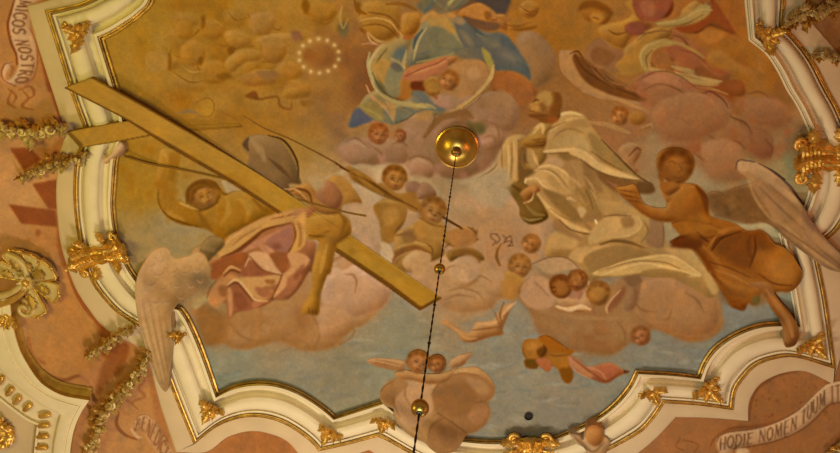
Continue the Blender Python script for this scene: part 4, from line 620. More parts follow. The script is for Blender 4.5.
folds([(_b('170,112 215,72 275,92'), [1, 3, 1], (196, 132, 72), .9, 1), (_b('175,125 220,92 270,108'), [1, 2, 1], (110, 58, 22), .8, 1), (_b('190,182 250,148 320,222 362,268 435,276'), [1, 3, 3, 2.4, 1], (204, 146, 84), .9, 1), (_b('190,195 250,165 310,230 350,275'), [1, 2, 2, 1], (112, 58, 22), .7, 1.2), (_b('300,70 325,20 340,30'), [1, 2, 1], (200, 142, 84), .8, 1), (_b('522,120 500,180 465,250'), [1, 2, 1], (126, 68, 28), .8, 1), (_b('685,40 640,140 580,240 540,268 470,262'), [1, 1.6, 1.6, 1.6, 1], (138, 82, 40), .7, 1), (_b('330,10 390,80 460,108 520,120'), [1, 1.6, 1.6, 1], (128, 70, 30), .7, 1), (_b('130,150 90,200 70,260'), [1, 2, 1], (130, 74, 30), .7, 1.2)])
# bare leg and foot
LEG = [*B2('700,180 770,165 850,160 900,190 910,260 860,300 835,330 810,453'), *B3('790,20 760,110 752,200 735,215 700,210 668,205 672,170 695,130 715,60 715,0'), *B2('715,453 735,370 750,295 700,290 690,240')]
form(LEG, (164, 106, 32), (186, 130, 52), (118, 72, 16), 5)
folds([(B2('700,270 760,275 800,250'), [1, 3, 1], (112, 68, 18)), (B2('790,320 770,400 760,453'), [2, 5, 3], (184, 128, 50), .7, 2), (B3('700,180 705,205'), [1, 1], PD), (B3('718,190 720,210'), [1, 1], PD), (B3('735,190 736,212'), [1, 1], PD), (B2('850,160 880,200 860,270'), [2, 5, 2], (132, 84, 24), .7, 2)])
mott(sp('120,150 215,150 260,200 230,240 160,230 120,200'), .25, (140, 88, 14), N8)
BUTT = A1('510,345 540,325 560,300 580,268 605,258 622,285 612,318 585,332 560,345 530,368')
form(BUTT, (186, 138, 76), (204, 156, 96), (140, 94, 44), 3)
# hand drapery and arm over the beam
form(B2('600,50 640,30 690,10 730,40 760,90 830,120 850,160 780,165 720,140 700,120 660,90'), (158, 102, 42), (180, 126, 58), (112, 66, 20), 3)
form(B2('735,70 790,0 835,20 870,80 840,140 780,120'), (150, 94, 50), (170, 112, 66), (116, 66, 30), 4)
folds([(B2('600,55 650,40 700,60 720,120'), [1, 3, 3, 1], (114, 66, 22)), (B2('580,40 640,45 690,90'), [1, 2, 1], (190, 136, 70))])
fill(B2('700,-20 760,-20 780,20 740,45 700,0'), (168, 130, 80), 2, .8)
# ---- left: the angel at the frame (wing is relief; its own pigments)
WING_L = [(145, 261), (152, 252), (161, 247), (169, 249), (174, 258), (188, 256), (200, 252), (208, 262), (210, 280), (198, 292), (186, 298), (176, 306), (171, 318), (173, 345), (170, 370), (167, 391), (160, 386), (152, 366), (145, 346), (139, 324), (136, 305), (135, 291), (138, 274)]
ANG_HEAD = B2('180,300 220,275 270,285 280,320 230,370 200,400 170,390 160,340')
form(B2('0,390 60,410 110,400 120,350 160,320 200,345 190,400 220,430 200,470 160,480 60,470'), (170, 118, 56), (190, 138, 76), (126, 80, 32), 4)
form(ANG_HEAD, (134, 98, 48), (152, 114, 60), (100, 68, 28), 4)
for i in range(8): blob(199 + i * 2.4, 247 + (i * 5 % 9), 2.6, 2, (104, 74, 36) if i % 2 else (150, 114, 62), 1.2, .6)
form(WING_L, (186, 134, 74), (202, 150, 88), (144, 98, 48), 6)
mott(WING_L, .3, (150, 100, 54), N8)
fill(B3('40,0 120,10 200,60 190,110 110,160 60,180 30,100'), (154, 112, 62), 3, .7)
fill(B3('110,20 170,0 220,50 180,90 130,70'), (124, 92, 54), 3, .7)
blob(156, 262, 9, 12, (198, 148, 92), 4, .7); blob(148, 300, 7, 20, (190, 140, 88), 4, .5)
for (x, y, r) in [(150,262,6),(158,270,7),(150,280,7),(162,285,6),(172,268,6),(184,268,7),(196,266,6),(176,282,6),(190,282,6),(166,298,6),(154,298,7),(180,294,5),(160,258,5),(200,278,5)]:
    line([(x - r, y), (x - r * .3, y + r * .7), (x + r * .5, y + r * .6), (x + r * .9, y - .2 * r)], [.4, 1.6, 1.6, .4], (142, 100, 56), 1.4, .34)
    line([(x - r * .7, y + 1.6), (x, y + r * .95), (x + r * .7, y + r * .7)], [.4, 1.4, .4], (200, 150, 98), .8, .5)
for q in ('142,300 150,335 163,384', '150,305 157,340 166,380', '158,306 163,340 168,372', '165,312 168,335 171,350', '138,312 148,348 158,380'):
    line(sp(q), [.5, 1.5, .6], (142, 98, 54), 1.2, .45)
for q in ('146,300 154,336 164,382', '154,304 160,340 167,376', '140,292 143,320 152,355'):
    line(sp(q), [.5, 2, .6], (198, 148, 92), 1.4, .4)

# ---- right: the brown-robed angel (relief; foot and wing leave the frame)
BR, BRH, BRL = (132, 72, 18), (164, 98, 34), (88, 42, 8)
WING_R = [*E1('318,380 326,350 350,340 400,352 440,370 500,405 545,440'), *E2('520,-10 560,15 610,70 660,130 700,205 760,280 835,355 860,380 860,460 835,455 780,440 720,405 640,345 560,285 520,240 480,210 440,200 395,212 340,205 300,190 220,170 190,110 180,62 225,52 265,70 300,40 370,20 410,0'), *E1('350,420')]
form(WING_R, (150, 102, 56), (172, 122, 72), (104, 66, 36), 8)
fill(E2('150,60 260,65 310,45 380,30 440,90 440,170 400,205 330,195 240,180 170,140'), (114, 72, 32), 4, .85)
fill(E2('440,20 520,30 600,110 680,220 760,310 840,400 760,390 660,320 560,220 470,130'), (136, 90, 50), 4, .6)
folds([(E1('330,360 370,355 430,380 520,430'), [2, 5, 5, 2], (178, 130, 78), .8, 1.6), (E1('430,365 500,402 560,445'), [1, 2, 2], (80, 54, 34), .85, .9), (E2('520,0 600,60 660,130 720,230 840,360'), [1, 2.4, 3, 3, 2], (92, 56, 34), .8, 1.4), (E2('350,30 420,100 500,170 600,260 720,370 840,450'), [2, 5, 5, 5, 4, 2], (172, 120, 66), .6, 3), (E2('420,20 520,120 620,220 740,340 840,420'), [1, 2, 2, 2, 1], (112, 70, 40), .7, 1.6), (E2('460,150 560,240 660,310 800,410'), [1, 2, 2, 1], (120, 76, 40), .7, 1.4), (E2('440,200 500,220 580,290 700,380'), [1, 2, 2, 1], (118, 72, 34), .7, 1.2)])
_rw = VV(630, 140, 4.0)
planes(_rw, [('310,225 380,205 440,185 500,200 545,260 560,320 480,330 400,325 330,285', (116, 74, 34), 3.2, .85), ('425,95 440,80 480,82 560,120 640,190 690,260 640,240 560,180 480,130 440,125', (172, 124, 76), 2.2, .7), ('480,160 560,200 660,290 780,400 840,450 760,440 640,350 540,270', (156, 106, 60), 3, .7), ('690,270 760,330 840,420 840,450 780,400 700,330', (116, 74, 46), 2.6, .75)])
folds([(_rw('425,115 428,90 445,80 500,88'), [1, 1.6, 1.6, 1], (88, 54, 34), .8, .9), (_rw('560,118 640,185 690,255 760,340'), [1, 2.4, 2.6, 1], (84, 56, 40), .75, 1.4), (_rw('470,150 500,230 560,310 640,360'), [1, 3, 3, 1], (168, 118, 66), .6, 2), (_rw('520,190 600,270 700,360'), [1, 2, 1], (122, 78, 44), .6, 1.8), (_rw('560,180 660,270 780,390'), [1, 2, 1], (128, 84, 50), .55, 1.8)])
for i in range(26):
    x, y = r_.uniform(712, 768), r_.uniform(192, 222); blob(x, y, r_.uniform(2, 4), 1.6, (92, 58, 26) if i % 2 else (136, 92, 46), 1.3, .5, .5)
ARM_R = [*E2('60,30 20,60 -20,110'), *D2('800,135 740,130 700,115 680,80 660,30 640,15 600,25 560,30 565,55 600,90 640,125 690,165 750,195 820,205'), *E2('20,200 60,190 90,140')]
ANGEL_BODY = [*E1('-70,420 -40,453'), *E2('-60,20 0,0 60,10 125,20 165,60 180,110 190,170 240,190 320,215 360,245 400,250 440,245 475,270 510,312 560,335 610,385 650,453'), *E3('650,10 640,52 592,96 512,100 545,150 585,195 612,240 634,300 622,352 598,372 562,370 558,300 545,255 500,190 470,130 440,105 432,150 400,165 380,150 360,190 330,188 290,170 265,120 235,80 190,0'), *E2('180,453 140,380 90,335 20,325 -10,300 40,275 0,215 30,195 -10,150')]
form(ANGEL_BODY, BR, (152, 86, 24), BRL, 8)
form(ARM_R, (148, 86, 28), (176, 112, 46), (100, 52, 12), 4)
form(E2('0,70 60,30 110,40 140,90 120,150 160,190 100,190 40,200 0,140'), (148, 84, 24), (160, 98, 34), (112, 58, 14), 6, soft=2)
fill(E2('-50,30 0,10 30,40 0,80 -40,90'), (158, 100, 44), 1.6, .8)
for s in ('575,45 620,50 660,60', '580,65 620,75 670,85', '610,95 650,100 690,110'): line(D2(s), [.5, 1.6, .5], (100, 52, 14), .6, .7)
DB, LB = (86, 40, 8), (168, 100, 34)
folds([(E2('20,60 60,25 110,30'), [2, 5, 2], (166, 104, 40), .6, 2), (E2('120,25 160,80 175,170'), [2, 6, 3], (104, 52, 12), .8, 2), (E2('0,210 60,195 150,205 240,235'), [1, 3, 3, 1], (98, 48, 10)), (E2('-10,305 40,280 120,270 180,300'), [1, 3, 4, 2], DB), (E2('30,250 100,240 200,230 260,260'), [1, 6, 5, 2], (150, 86, 24), .7, 2), (E2('180,330 240,260 320,235 390,260'), [1, 4, 4, 1], (156, 90, 28), .8, 1.6), (E2('200,340 230,290 290,270'), [2, 5, 1], DB, .7, 2), (E2('390,270 380,330 400,400'), [2, 6, 2], (96, 46, 8), .8, 2), (E2('420,260 480,300 510,370 500,453'), [2, 8, 8, 3], (146, 82, 22), .6, 3), (E2('100,310 150,370 200,440'), [2, 5, 2], (110, 56, 12), .8, 2), (E2('150,320 220,390 260,453'), [2, 5, 2], (152, 86, 26), .7, 2), (E2('250,320 300,370 390,390'), [2, 6, 2], (148, 84, 24), .7, 2.4), (E2('520,330 590,390 630,440'), [2, 5, 2], (152, 88, 30), .6, 2),
 (E3('200,10 260,70 310,110 380,120'), [2, 4, 4, 1], DB, .8, 1.8), (E3('240,30 310,70 400,90 470,60'), [2, 5, 5, 2], (156, 92, 32), .7, 2), (E3('260,110 310,150 350,180'), [2, 5, 2], (120, 64, 18), .8, 2), (E3('290,150 340,140 380,110'), [1, 3, 1], (96, 46, 10), .8, 1.4), (E3('400,50 470,80 520,110'), [2, 6, 2], (160, 96, 36), .6, 2), (E3('460,20 540,40 620,40'), [2, 6, 2], (112, 58, 14), .7, 3), (E3('500,95 560,85 630,30'), [1, 3, 1], (92, 44, 10), .8, 1.4)])
_ro = VV(655, 210, 5.03)
planes(_ro, [('78,180 110,140 190,130 245,160 210,196 100,190', (96, 46, 12), 2.4, 0.77), ('90,62 250,15 275,90 205,140 130,112', (150, 86, 22), 3.6, 0.68), ('300,190 380,112 480,110 502,220 460,300 380,262', (108, 54, 14), 4.4, 0.72), ('500,222 600,186 700,230 736,310 690,400 600,402 540,330', (150, 84, 24), 5.2, 0.72), ('560,260 660,250 700,310 650,370 590,340', (166, 98, 34), 6.0, 0.55), ('300,280 400,300 520,350 600,430 560,470 420,470 320,380', (148, 86, 28), 4.8, 0.68), ('480,112 540,100 580,160 620,190 510,200', (112, 56, 14), 3.6, 0.68), ('205,196 260,230 330,370 300,330 235,250', (118, 60, 14), 3.2, 0.68), ('330,380 420,430 400,470 340,460', (124, 66, 16), 3.6, 0.59)])
folds([(_ro('285,205 340,140 430,108'), [1, 2.4, 1], (84, 40, 8), .75, 1.2), (_ro('500,130 505,200 475,290'), [1, 3, 1], (88, 42, 8), .75, 1.4), (_ro('270,260 370,290 480,340'), [1, 2, 1], (96, 48, 10), .65, 1.4), (_ro('300,300 400,335 520,400'), [1, 2.4, 1], (168, 104, 42), .55, 1.8), (_ro('210,110 260,140 330,120'), [1, 2, 1], (100, 50, 10), .7, 1.4), (_ro('520,320 600,370 690,380'), [1, 2, 1], (92, 44, 10), .7, 1.6)])
# leg
form(E3('380,60 440,90 480,150 540,240 560,300 560,368 598,372 622,352 634,300 608,235 580,190 535,140 510,100 470,50'), (136, 80, 32), (160, 102, 48), (92, 46, 14), 5)
folds([(E3('470,90 520,160 580,250 600,320'), [2, 5, 5, 3], (164, 104, 50), .6, 2), (E3('510,100 560,170 620,240 645,300'), [1, 2, 2, 1], (84, 42, 14), .8, 1), (E3('565,350 572,370'), [1, 1], DB), (E3('582,355 586,372'), [1, 1], DB), (E3('600,358 604,370'), [1, 1], DB)])
fill(E3('395,130 430,118 440,150 420,170 400,160'), (104, 84, 42), 1.4, .8)
AN_HEAD = [(657, 166), (658, 155), (666, 149), (680, 148.5), (690, 153), (694, 161), (692, 171), (687, 180), (678, 183), (667, 179), (660, 174)]
form(AN_HEAD, (146, 86, 28), (164, 104, 40), (102, 56, 14), 4)
head(675.5, 166, 16.5, (144, 87, 28), (96, 54, 14), .25, 1, hi=(154, 94, 34), eyes=False)
for q_, w_ in (('668,163 672,161 676,164', 1.8), ('681,163 685,162 688,164', 1.6), ('678,163 682,170 678,172', 1.3), ('674,176.5 679,178 683,176.5', 1.4), ('666,178 675,183 685,180', 1.6)): line(sp(q_), [.6, w_, .6], (98, 50, 14), 1.0, .6)
form(E2('-60,20 0,0 40,30 10,60 -30,70'), (146, 86, 30), None, (104, 56, 16), 3)

# ---- bottom: putto pair on the cloud that spills over the frame
CLOUD_B = [*C4('330,62 400,70 450,75 520,55 600,35 690,25 745,55 782,100 790,140 775,180 742,195 765,240 742,300 700,340 650,362 622,410 590,445 520,460 470,432 440,402 385,378 340,345 310,310 285,270 285,235 240,215 218,175 240,125 285,95')]
form(CLOUD_B, (170, 120, 66), (182, 132, 78), (138, 88, 42), 7)
form(C4('480,140 560,90 650,80 730,110 765,180 720,240 765,250 730,310 640,350 560,310 500,260 470,200'), (160, 108, 54), (172, 120, 64), (134, 84, 40), 6, soft=3)
form(C4('480,310 540,280 620,330 640,380 600,440 520,450 460,410'), (156, 106, 54), (168, 118, 62), (130, 84, 42), 6, soft=3)
fill(C4('470,170 510,120 530,160 520,220 480,200'), (142, 92, 42), 4, .8)
for s in ('280,110 330,130 330,180 290,230', '250,130 280,160 270,210', '330,130 380,110 410,80', '350,160 330,220 340,300', '480,270 530,250 570,300', '740,200 700,230 640,250', '560,310 620,330 650,360'):
    line(C4(s), [.5, 2.4, .5], (140, 90, 44), 1.8, .6)
for s in ('400,90 440,120 430,200', '300,250 350,320 420,370', '440,90 480,120 520,70'): line(C4(s), [1, 5, 1], (188, 138, 84), 2.6, .6)
_cb = VV(360, 340, 4.007)
planes(_cb, [('180,140 280,150 292,200 285,300 210,350 152,312 138,225', (186, 134, 84), 2, .85), ('85,205 118,160 170,150 192,182 150,222 130,262 92,245', (158, 108, 58), 1.5, .85), ('288,215 330,165 400,135 470,140 522,170 532,220 500,243 522,282 490,342 430,372 370,330 312,290', (154, 102, 54), 1.6, .9), ('300,225 350,180 430,170 470,220 430,300 370,310 320,270', (140, 90, 44), 3.5, .8), ('420,150 500,165 520,210 480,220', (168, 118, 68), 2.2, .7), ('430,300 505,260 510,300 470,340', (166, 110, 64), 2, .7), ('290,335 340,310 400,350 426,392 400,440 340,465 290,442 270,392', (152, 100, 52), 1.6, .9), ('310,350 370,350 390,400 340,430', (140, 90, 46), 3, .7)])
folds([(_cb('140,205 135,250 160,310'), [1, 2, 1], (150, 100, 54), .7, 1.2), (_cb('190,170 180,220 200,260'), [1, 2.4, 1], (154, 104, 58), .6, 1.4), (_cb('285,220 330,162 400,134 480,142'), [1, 1.6, 1.6, 1], (134, 86, 44), .6, 1.2), (_cb('310,292 370,332 425,372'), [1, 2, 1], (126, 80, 40), .7, 1.4), (_cb('500,243 470,250 440,245'), [1, 2, 1], (132, 84, 44), .6, 1.2), (_cb('272,395 285,345 335,312'), [1, 1.6, 1], (134, 86, 44), .6, 1.2)])
PUT_BODY = [*C4('290,60 340,40 400,55 480,60 560,50 600,10 560,90 480,110 420,100 370,90 330,85')]
form(PUT_BODY, (172, 116, 60), (188, 134, 76), (130, 80, 36), 3)
PWL = [*C3('155,440 200,428 280,432 345,445'), *C4('345,20 330,50 260,35 180,15')]
form(PWL, (172, 122, 72), (188, 138, 88), (130, 84, 42), 3)
for s in ('170,0 240,12 320,30', '200,-10 260,0 330,15'): line(C4(s), [.5, 1.2, .5], (134, 86, 44), .7, .7)
PWR = [*C3('560,453 600,420 640,408 680,402 650,440'), *C4('640,10 600,30 570,30')]
form(PWR, (168, 118, 68), (184, 134, 84), (128, 82, 42), 3)
o_b1 = head(418, 362, 11, (170, 112, 50), (132, 86, 32), .35, 1); o_b2 = head(437, 364, 8.6, (160, 102, 42), (122, 74, 26), -.2, -1)

# ---- bottom right: little winged head outside the frame (relief)
PUTTO_W = D4('325,352 370,362 395,382 415,330 455,305 492,330 498,365 515,375 530,400 515,440 490,480 430,480 400,430 360,405 335,375')
form(PUTTO_W, (184, 132, 80), (206, 156, 104), (136, 88, 44), 4)
folds([(D4('335,358 380,395 430,440'), [2, 4, 2], (150, 104, 62), .7, 1.4), (D4('400,430 450,445 500,400'), [1, 3, 1], (140, 92, 48), .7, 1.2), (D4('350,380 400,420 420,440'), [1, 2, 1], (120, 80, 44), .7, .8)])
form(D4('402,350 420,320 455,306 490,328 498,370 485,405 450,420 415,395'), (176, 112, 54), (192, 130, 70), (132, 76, 30), 4)
fill(D4('405,345 430,315 470,306 496,335 470,330 430,335'), (168, 100, 44), 1, .7)

# ---------------------------------------------------------------- panels outside the frame
def panel_ground():
    g = ground([(10,60,176,112,48),(20,110,174,114,50),(60,60,168,104,44),(45,160,178,116,52),(20,190,186,126,62),(60,220,174,108,46),(80,320,182,116,50),(60,345,186,118,52),(40,330,182,120,56),(100,360,172,106,44),(130,400,188,122,60),(120,440,196,128,66),(150,440,190,124,62),
                (250,445,174,103,48),(380,450,170,100,50),(700,440,150,92,46),(650,450,160,98,50),(760,400,142,84,40),(790,390,142,84,40),(820,420,142,84,40),(740,430,146,88,42),(830,40,128,76,34),(815,30,126,76,34),(835,90,132,84,46)])
    m, b = mask_poly(np.array(INNER_EDGE), 2); full = np.zeros((CH, CW)); full[b[1]:b[3], b[0]:b[2]] = m
    k = (1 - full)[..., None]
    keep = np.zeros((CH, CW))
    for o in (WING_L, WING_R, ANGEL_BODY, CLOUD_B, PUTTO_W, CROSS_LONG, CROSS_BAR, BUTT):
        mm, bb = mask_poly(smooth_closed(o), 2); keep[bb[1]:bb[3], bb[0]:bb[2]] = np.maximum(keep[bb[1]:bb[3], bb[0]:bb[2]], mm)
    keep = np.clip(blur(keep, 1.2) * 2, 0, 1)
    k = k * (1 - keep)[..., None]
    CV[:] = CV * (1 - k) + g * k
    return np.clip(k[..., 0], 0, 1)
# ---------------------------------------------------------------- outline of the picture frame
# stations (inner edge, gold fillet, outer edge of the flat band) between the corners
SEG = [
 ('150,-40 154,-2 143,14 130,24 116,33.5 103.5,39.5', '128,-44 106,-9 92,-2 78,4 62,7.5 45,11', '112,-48 93,-26 78,-14 62,-4 46,1 27,6'),
 ('103.5,39.5 111,64 119,90 129,127', '45,11 56,45 72,96 87,136', '27,6 38,46 53,93 66,134'),
 ('129,127 123,144 118,159 116,181 114.7,205 117.5,231 123,251 132.6,270 146,287 163,300 183,308', '87,136 79,149 75,166 73.5,187 74.5,211 78,237 83,260 91,281 103,298 119,314 147,331', '66,134 61,149 58,168 56,189 57,213 60,240 66,263 75,287 88,308 107,330 143,349'),
 ('183,308 191,320 204,350 218.5,392', '147,331 160,358 176,400 194,444.5', '143,349 150,366 160,404 176,452'),
 ('218.5,392 234,385 252.5,381.5 272,382 291,387 309,396 325,407 335.5,416', '194,444.5 216,427 238,418.5 259,417 280,422 298,432 312,443 319,451', '176,452 206,452 228,437 252,431 274,435 288,442 297,452 304,462'),
 ('335.5,416 358,408.5 384,400', '319,451 346,445 378,436.5', '304,462 340,459 369,450'),
 ('384,400 396,410 412,420 432,430 450,436 466,438.5 486,440 504,440 528,439.5 552,436.5 570,430 588,421.5 604,411 618,398 629,384 635.5,370.5', '378,436.5 388,441 404,450 424,461 442,468 462,472 484,475 506,476 534,474 562,468 584,461 605,452 626,441 643,430.5 655,417 664.5,403', '369,450 382,458 400,470 422,478 442,484 462,488 484,491 508,492 536,490 564,484 588,477 612,468 634,456 653,441 666,428 676,417'),
 ('635.5,370.5 672,372.5 697,375.5', '664.5,403 700,405.5 733,410', '676,417 712,418 748.5,421'),
 ('697,375.5 703,361 714,346.5 732,334 752,325.5 772,322 796,322', '733,410 736,391 747,375 758,365 775,359 797,357.5 836,369', '748.5,421 749,404 754,392 763,382 783,373 806,371.5 833,384'),
 ('796,322 791,292 786,265 779,233', '836,369 828,310 822,278 815,246', '833,384 850,320 846,290 838,262'),
 ('779,233 794,222 805,204 810.5,181 811.5,160 810.5,138 806.5,126 797,106 787,90 778,72 766,54 749,40', '815,246 836,232 851,208 857,184 857,160 853,142 846,126 838,108 828,90 813,61 797,40 783,26', '838,262 866,240 884,212 890,184 890,158 886,138 878,118 868,98 856,78 840,56 822,34 806,16'),
 ('749,40 747,20 745,0 742,-40', '783,26 784,12 785,0 785,-40', '806,16 806,6 806,0 806,-40'),
]
def resample(P, n):
    P = smooth_open(P, 10); d = np.concatenate([[0], np.cumsum(np.hypot(*np.diff(P, axis=0).T))]); t = np.linspace(0, d[-1], n)
    return np.stack([np.interp(t, d, P[:, 0]), np.interp(t, d, P[:, 1])], 1)
RINGS = [[], [], []]; CORNERS = []
for s in SEG:
    P = [sp(x) for x in s]; n = max(4, int(len(P[0]) * 5))
    CORNERS.append(len(RINGS[0]))
    for i in range(3): RINGS[i].extend(resample(P[i], n)[(0 if s is SEG[0] else 1):])
RINGS = [np.array(r) for r in RINGS]
INNER_EDGE = RINGS[0]; OUTER_EDGE = RINGS[2]
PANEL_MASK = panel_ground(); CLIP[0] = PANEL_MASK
# darker painted bands and cast-shadow shapes
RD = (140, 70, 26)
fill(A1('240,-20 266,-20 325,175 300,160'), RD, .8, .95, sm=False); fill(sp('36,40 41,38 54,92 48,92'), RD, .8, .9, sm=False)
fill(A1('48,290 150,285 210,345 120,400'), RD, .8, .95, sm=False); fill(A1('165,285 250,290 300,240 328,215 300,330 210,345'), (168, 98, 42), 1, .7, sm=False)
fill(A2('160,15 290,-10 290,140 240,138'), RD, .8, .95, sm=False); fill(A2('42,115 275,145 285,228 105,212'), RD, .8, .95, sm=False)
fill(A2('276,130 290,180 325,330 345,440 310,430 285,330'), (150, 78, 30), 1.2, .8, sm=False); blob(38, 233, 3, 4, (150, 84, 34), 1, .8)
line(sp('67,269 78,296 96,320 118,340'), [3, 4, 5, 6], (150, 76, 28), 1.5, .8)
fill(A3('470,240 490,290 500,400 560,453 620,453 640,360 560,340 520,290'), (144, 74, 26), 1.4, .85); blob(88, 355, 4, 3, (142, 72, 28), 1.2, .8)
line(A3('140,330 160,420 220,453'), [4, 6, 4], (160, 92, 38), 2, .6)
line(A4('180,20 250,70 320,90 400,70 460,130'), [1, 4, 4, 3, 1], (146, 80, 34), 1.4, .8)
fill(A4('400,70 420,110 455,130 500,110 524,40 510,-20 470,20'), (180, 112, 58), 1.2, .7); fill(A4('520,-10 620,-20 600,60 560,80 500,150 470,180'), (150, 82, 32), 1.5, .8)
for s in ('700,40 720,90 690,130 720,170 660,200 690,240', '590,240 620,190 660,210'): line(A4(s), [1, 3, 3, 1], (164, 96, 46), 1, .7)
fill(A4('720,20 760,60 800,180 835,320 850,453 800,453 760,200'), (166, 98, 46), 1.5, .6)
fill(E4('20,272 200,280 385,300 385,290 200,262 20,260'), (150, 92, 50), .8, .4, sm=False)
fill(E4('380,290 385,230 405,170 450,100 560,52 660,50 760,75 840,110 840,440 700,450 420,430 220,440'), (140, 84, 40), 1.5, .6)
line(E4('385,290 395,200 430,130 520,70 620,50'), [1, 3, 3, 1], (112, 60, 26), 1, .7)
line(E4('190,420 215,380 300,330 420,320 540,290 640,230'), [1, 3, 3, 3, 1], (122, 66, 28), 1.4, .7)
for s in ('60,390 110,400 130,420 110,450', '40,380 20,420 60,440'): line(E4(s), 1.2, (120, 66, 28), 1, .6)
for i in range(40):
    x, y = r_.uniform(750, 830), r_.uniform(378, 420); blob(x, y, r_.uniform(.6, 1.8), r_.uniform(.5, 1.4), (104, 50, 22), .6, .5)
line(sp('808,18 815,30 826,52'), 2, (100, 58, 34), 1, .6)
# banners
BAN_L = A0('85,-20 60,60 42,120 52,200 78,260 92,320 75,370 40,400 25,380 50,340 60,310 30,315 8,345 5,390 40,420 90,425 130,420 165,380 185,310 178,220 150,140 160,70 190,-20')
BAN_LC = (196, 142, 82)
form(BAN_L, BAN_LC, (206, 154, 92), (158, 98, 48), 4)
line(A0('75,-10 48,80 40,130 55,210 80,270 85,320'), [2, 3, 3, 2], (128, 62, 22), 1, .8); line(A0('60,310 25,320 8,360 20,400 80,430'), [1, 2, 2, 1], (134, 70, 28), .8, .8)
line(A0('150,140 180,220 187,310 165,390 120,430'), [1, 2, 2, 1], (150, 84, 36), .8, .7); line(A0('45,320 65,340 50,380'), [1, 4, 1], (154, 92, 44), 1, .8)
letters('MICOS NOSTRO', A0('105,-15 75,60 62,120 72,190 95,255 108,320 85,385 60,425'), A0('160,-10 135,70 122,130 135,190 158,255 168,320 150,385 120,425'), (126, 74, 34), 0.02, .97, 2.0, 1.1)
for s in ('90,450 150,430 170,470 130,500', '40,440 80,480 60,520'): line(A0(s), [1, 3, 1], (142, 76, 30), 1, .7)
for s in ('110,0 140,40 110,80 170,100', '60,0 40,60 80,90'): line(A1(s), [1, 3, 3, 1], (150, 84, 32), 1, .8)
BAN_B = sp('133,432 132,425 136,418 143,414.5 150,416 158,424 167,440 177,460 170,474 160,457 150,443 143,432 139,434 141,440 137,440')
form(BAN_B, (200, 138, 80), (212, 154, 96), (160, 96, 48), 3)
line(A4('590,250 580,310 620,360 680,385'), [2, 4, 3, 2], (148, 80, 34), 1, .75); line(A4('650,330 680,370 705,375'), [1, 3, 1], (216, 160, 104), 1, .8); line(sp('134,430 134,422 140,415.5 149,416 158,425 168,442'), 1, (150, 86, 40), .7, .7)
letters('BENEDICTA', sp('134,431.5 138,429.5 143,429.5 151,440 160,453 168,468'), sp('136.5,420.5 141,417.5 147,417.5 156,425 165,440 172,456'), (152, 92, 46), 0.0, 1.0, 1.8, 1.0)
BAN_R = E4('230,440 220,400 235,370 280,350 400,335 520,300 620,245 690,180 760,115 850,90 900,85 900,200 850,200 770,215 700,290 620,350 500,395 380,420 310,430 290,470 250,480')
form(BAN_R, (178, 126, 78), (188, 138, 88), (146, 96, 54), 3)
line(E4('222,400 240,368 290,348 420,330 530,295 630,238 700,170 770,110 850,88'), 1.2, (112, 62, 28), .7, .8); line(E4('300,432 400,418 520,392 640,340 720,275 780,215 850,198'), 1.4, (104, 56, 24), .8, .8)
form(E4('320,435 360,428 385,445 370,480 330,480'), (190, 140, 88), None, (140, 90, 46), 2)
letters('HODIE NOMEN TUUM ITA', E4('232,440 290,425 400,405 520,378 620,330 690,272 770,208 850,190 885,190'), E4('236,385 290,368 400,352 520,315 630,262 700,195 775,132 850,112 885,110'), (112, 70, 38), 0.0, 1.0, 1.8, 1.1)
CLIP[0] = None
# the painter's last touches: edges and modelling picked out a little more strongly
_s = np.stack([blur(CV[..., c], 2.4) for c in range(3)], -1); _l = np.stack([blur(CV[..., c], 9.0) for c in range(3)], -1)
CV += .55 * (CV - _s) * np.clip(1 - PANEL_MASK[..., None] * .5, 0, 1) + .28 * (_s - _l)
# ---------------------------------------------------------------- surface of old plaster: fine grain and mottling
CV *= (1 + .018 * N3 + .022 * N8 + .016 * N20)[..., None]
CV += (N8 * .8)[..., None] * np.array([1.4, -.3, -1.2]) + (noise(5, 9) * 1.0)[..., None] * np.array([1, .2, -1])
CV *= (1 + .022 * noise(1.3, 12))[..., None]
np.clip(CV, 3, 250, out=CV)
LIGHT_FIT = [[0.8621, -0.1381, 0.2067, -0.0971, -0.012, 0.0385, -0.1486, -0.0281, 0.0494, 0.0181], [0.6688, -0.1472, 0.1681, -0.122, 0.0084, 0.0294, -0.1313, 0.0008, 0.0409, 0.0134], [0.4003, -0.0219, 0.1377, -0.1447, -0.0146, 0.03, -0.0873, -0.0182, 0.0269, 0.0054]]
AMBIENT = .26
def LIGHTS():
    k = 9.87
    def lamp(x, y, z, w, size):
        w = (w[0] * 1.24, w[1] * 1.09, w[2] * 1.02); m = max(w); area('hall_lamp', (x, y, z), (x, y, 20), size, m * k * LAMP_GAIN, tuple(c / m for c in w))
    lamp(0, 10.5, 4.5, (35.4, 32.0, 24.3), 2.0)
    lamp(4.5, 9.0, 4.5, (8.0, 9.0, 7.5), 1.6)
    lamp(.24, 3.26, 3.2, (9.0, 10.6, 9.6), 1.2)
    lamp(-6, 3.6, 4.5, (17.5, 16.6, 3.0), 2.0)
    lamp(6, 2.4, 4.5, (7.5, 2.6, .8), 1.6)
LAMP_GAIN = 1.0
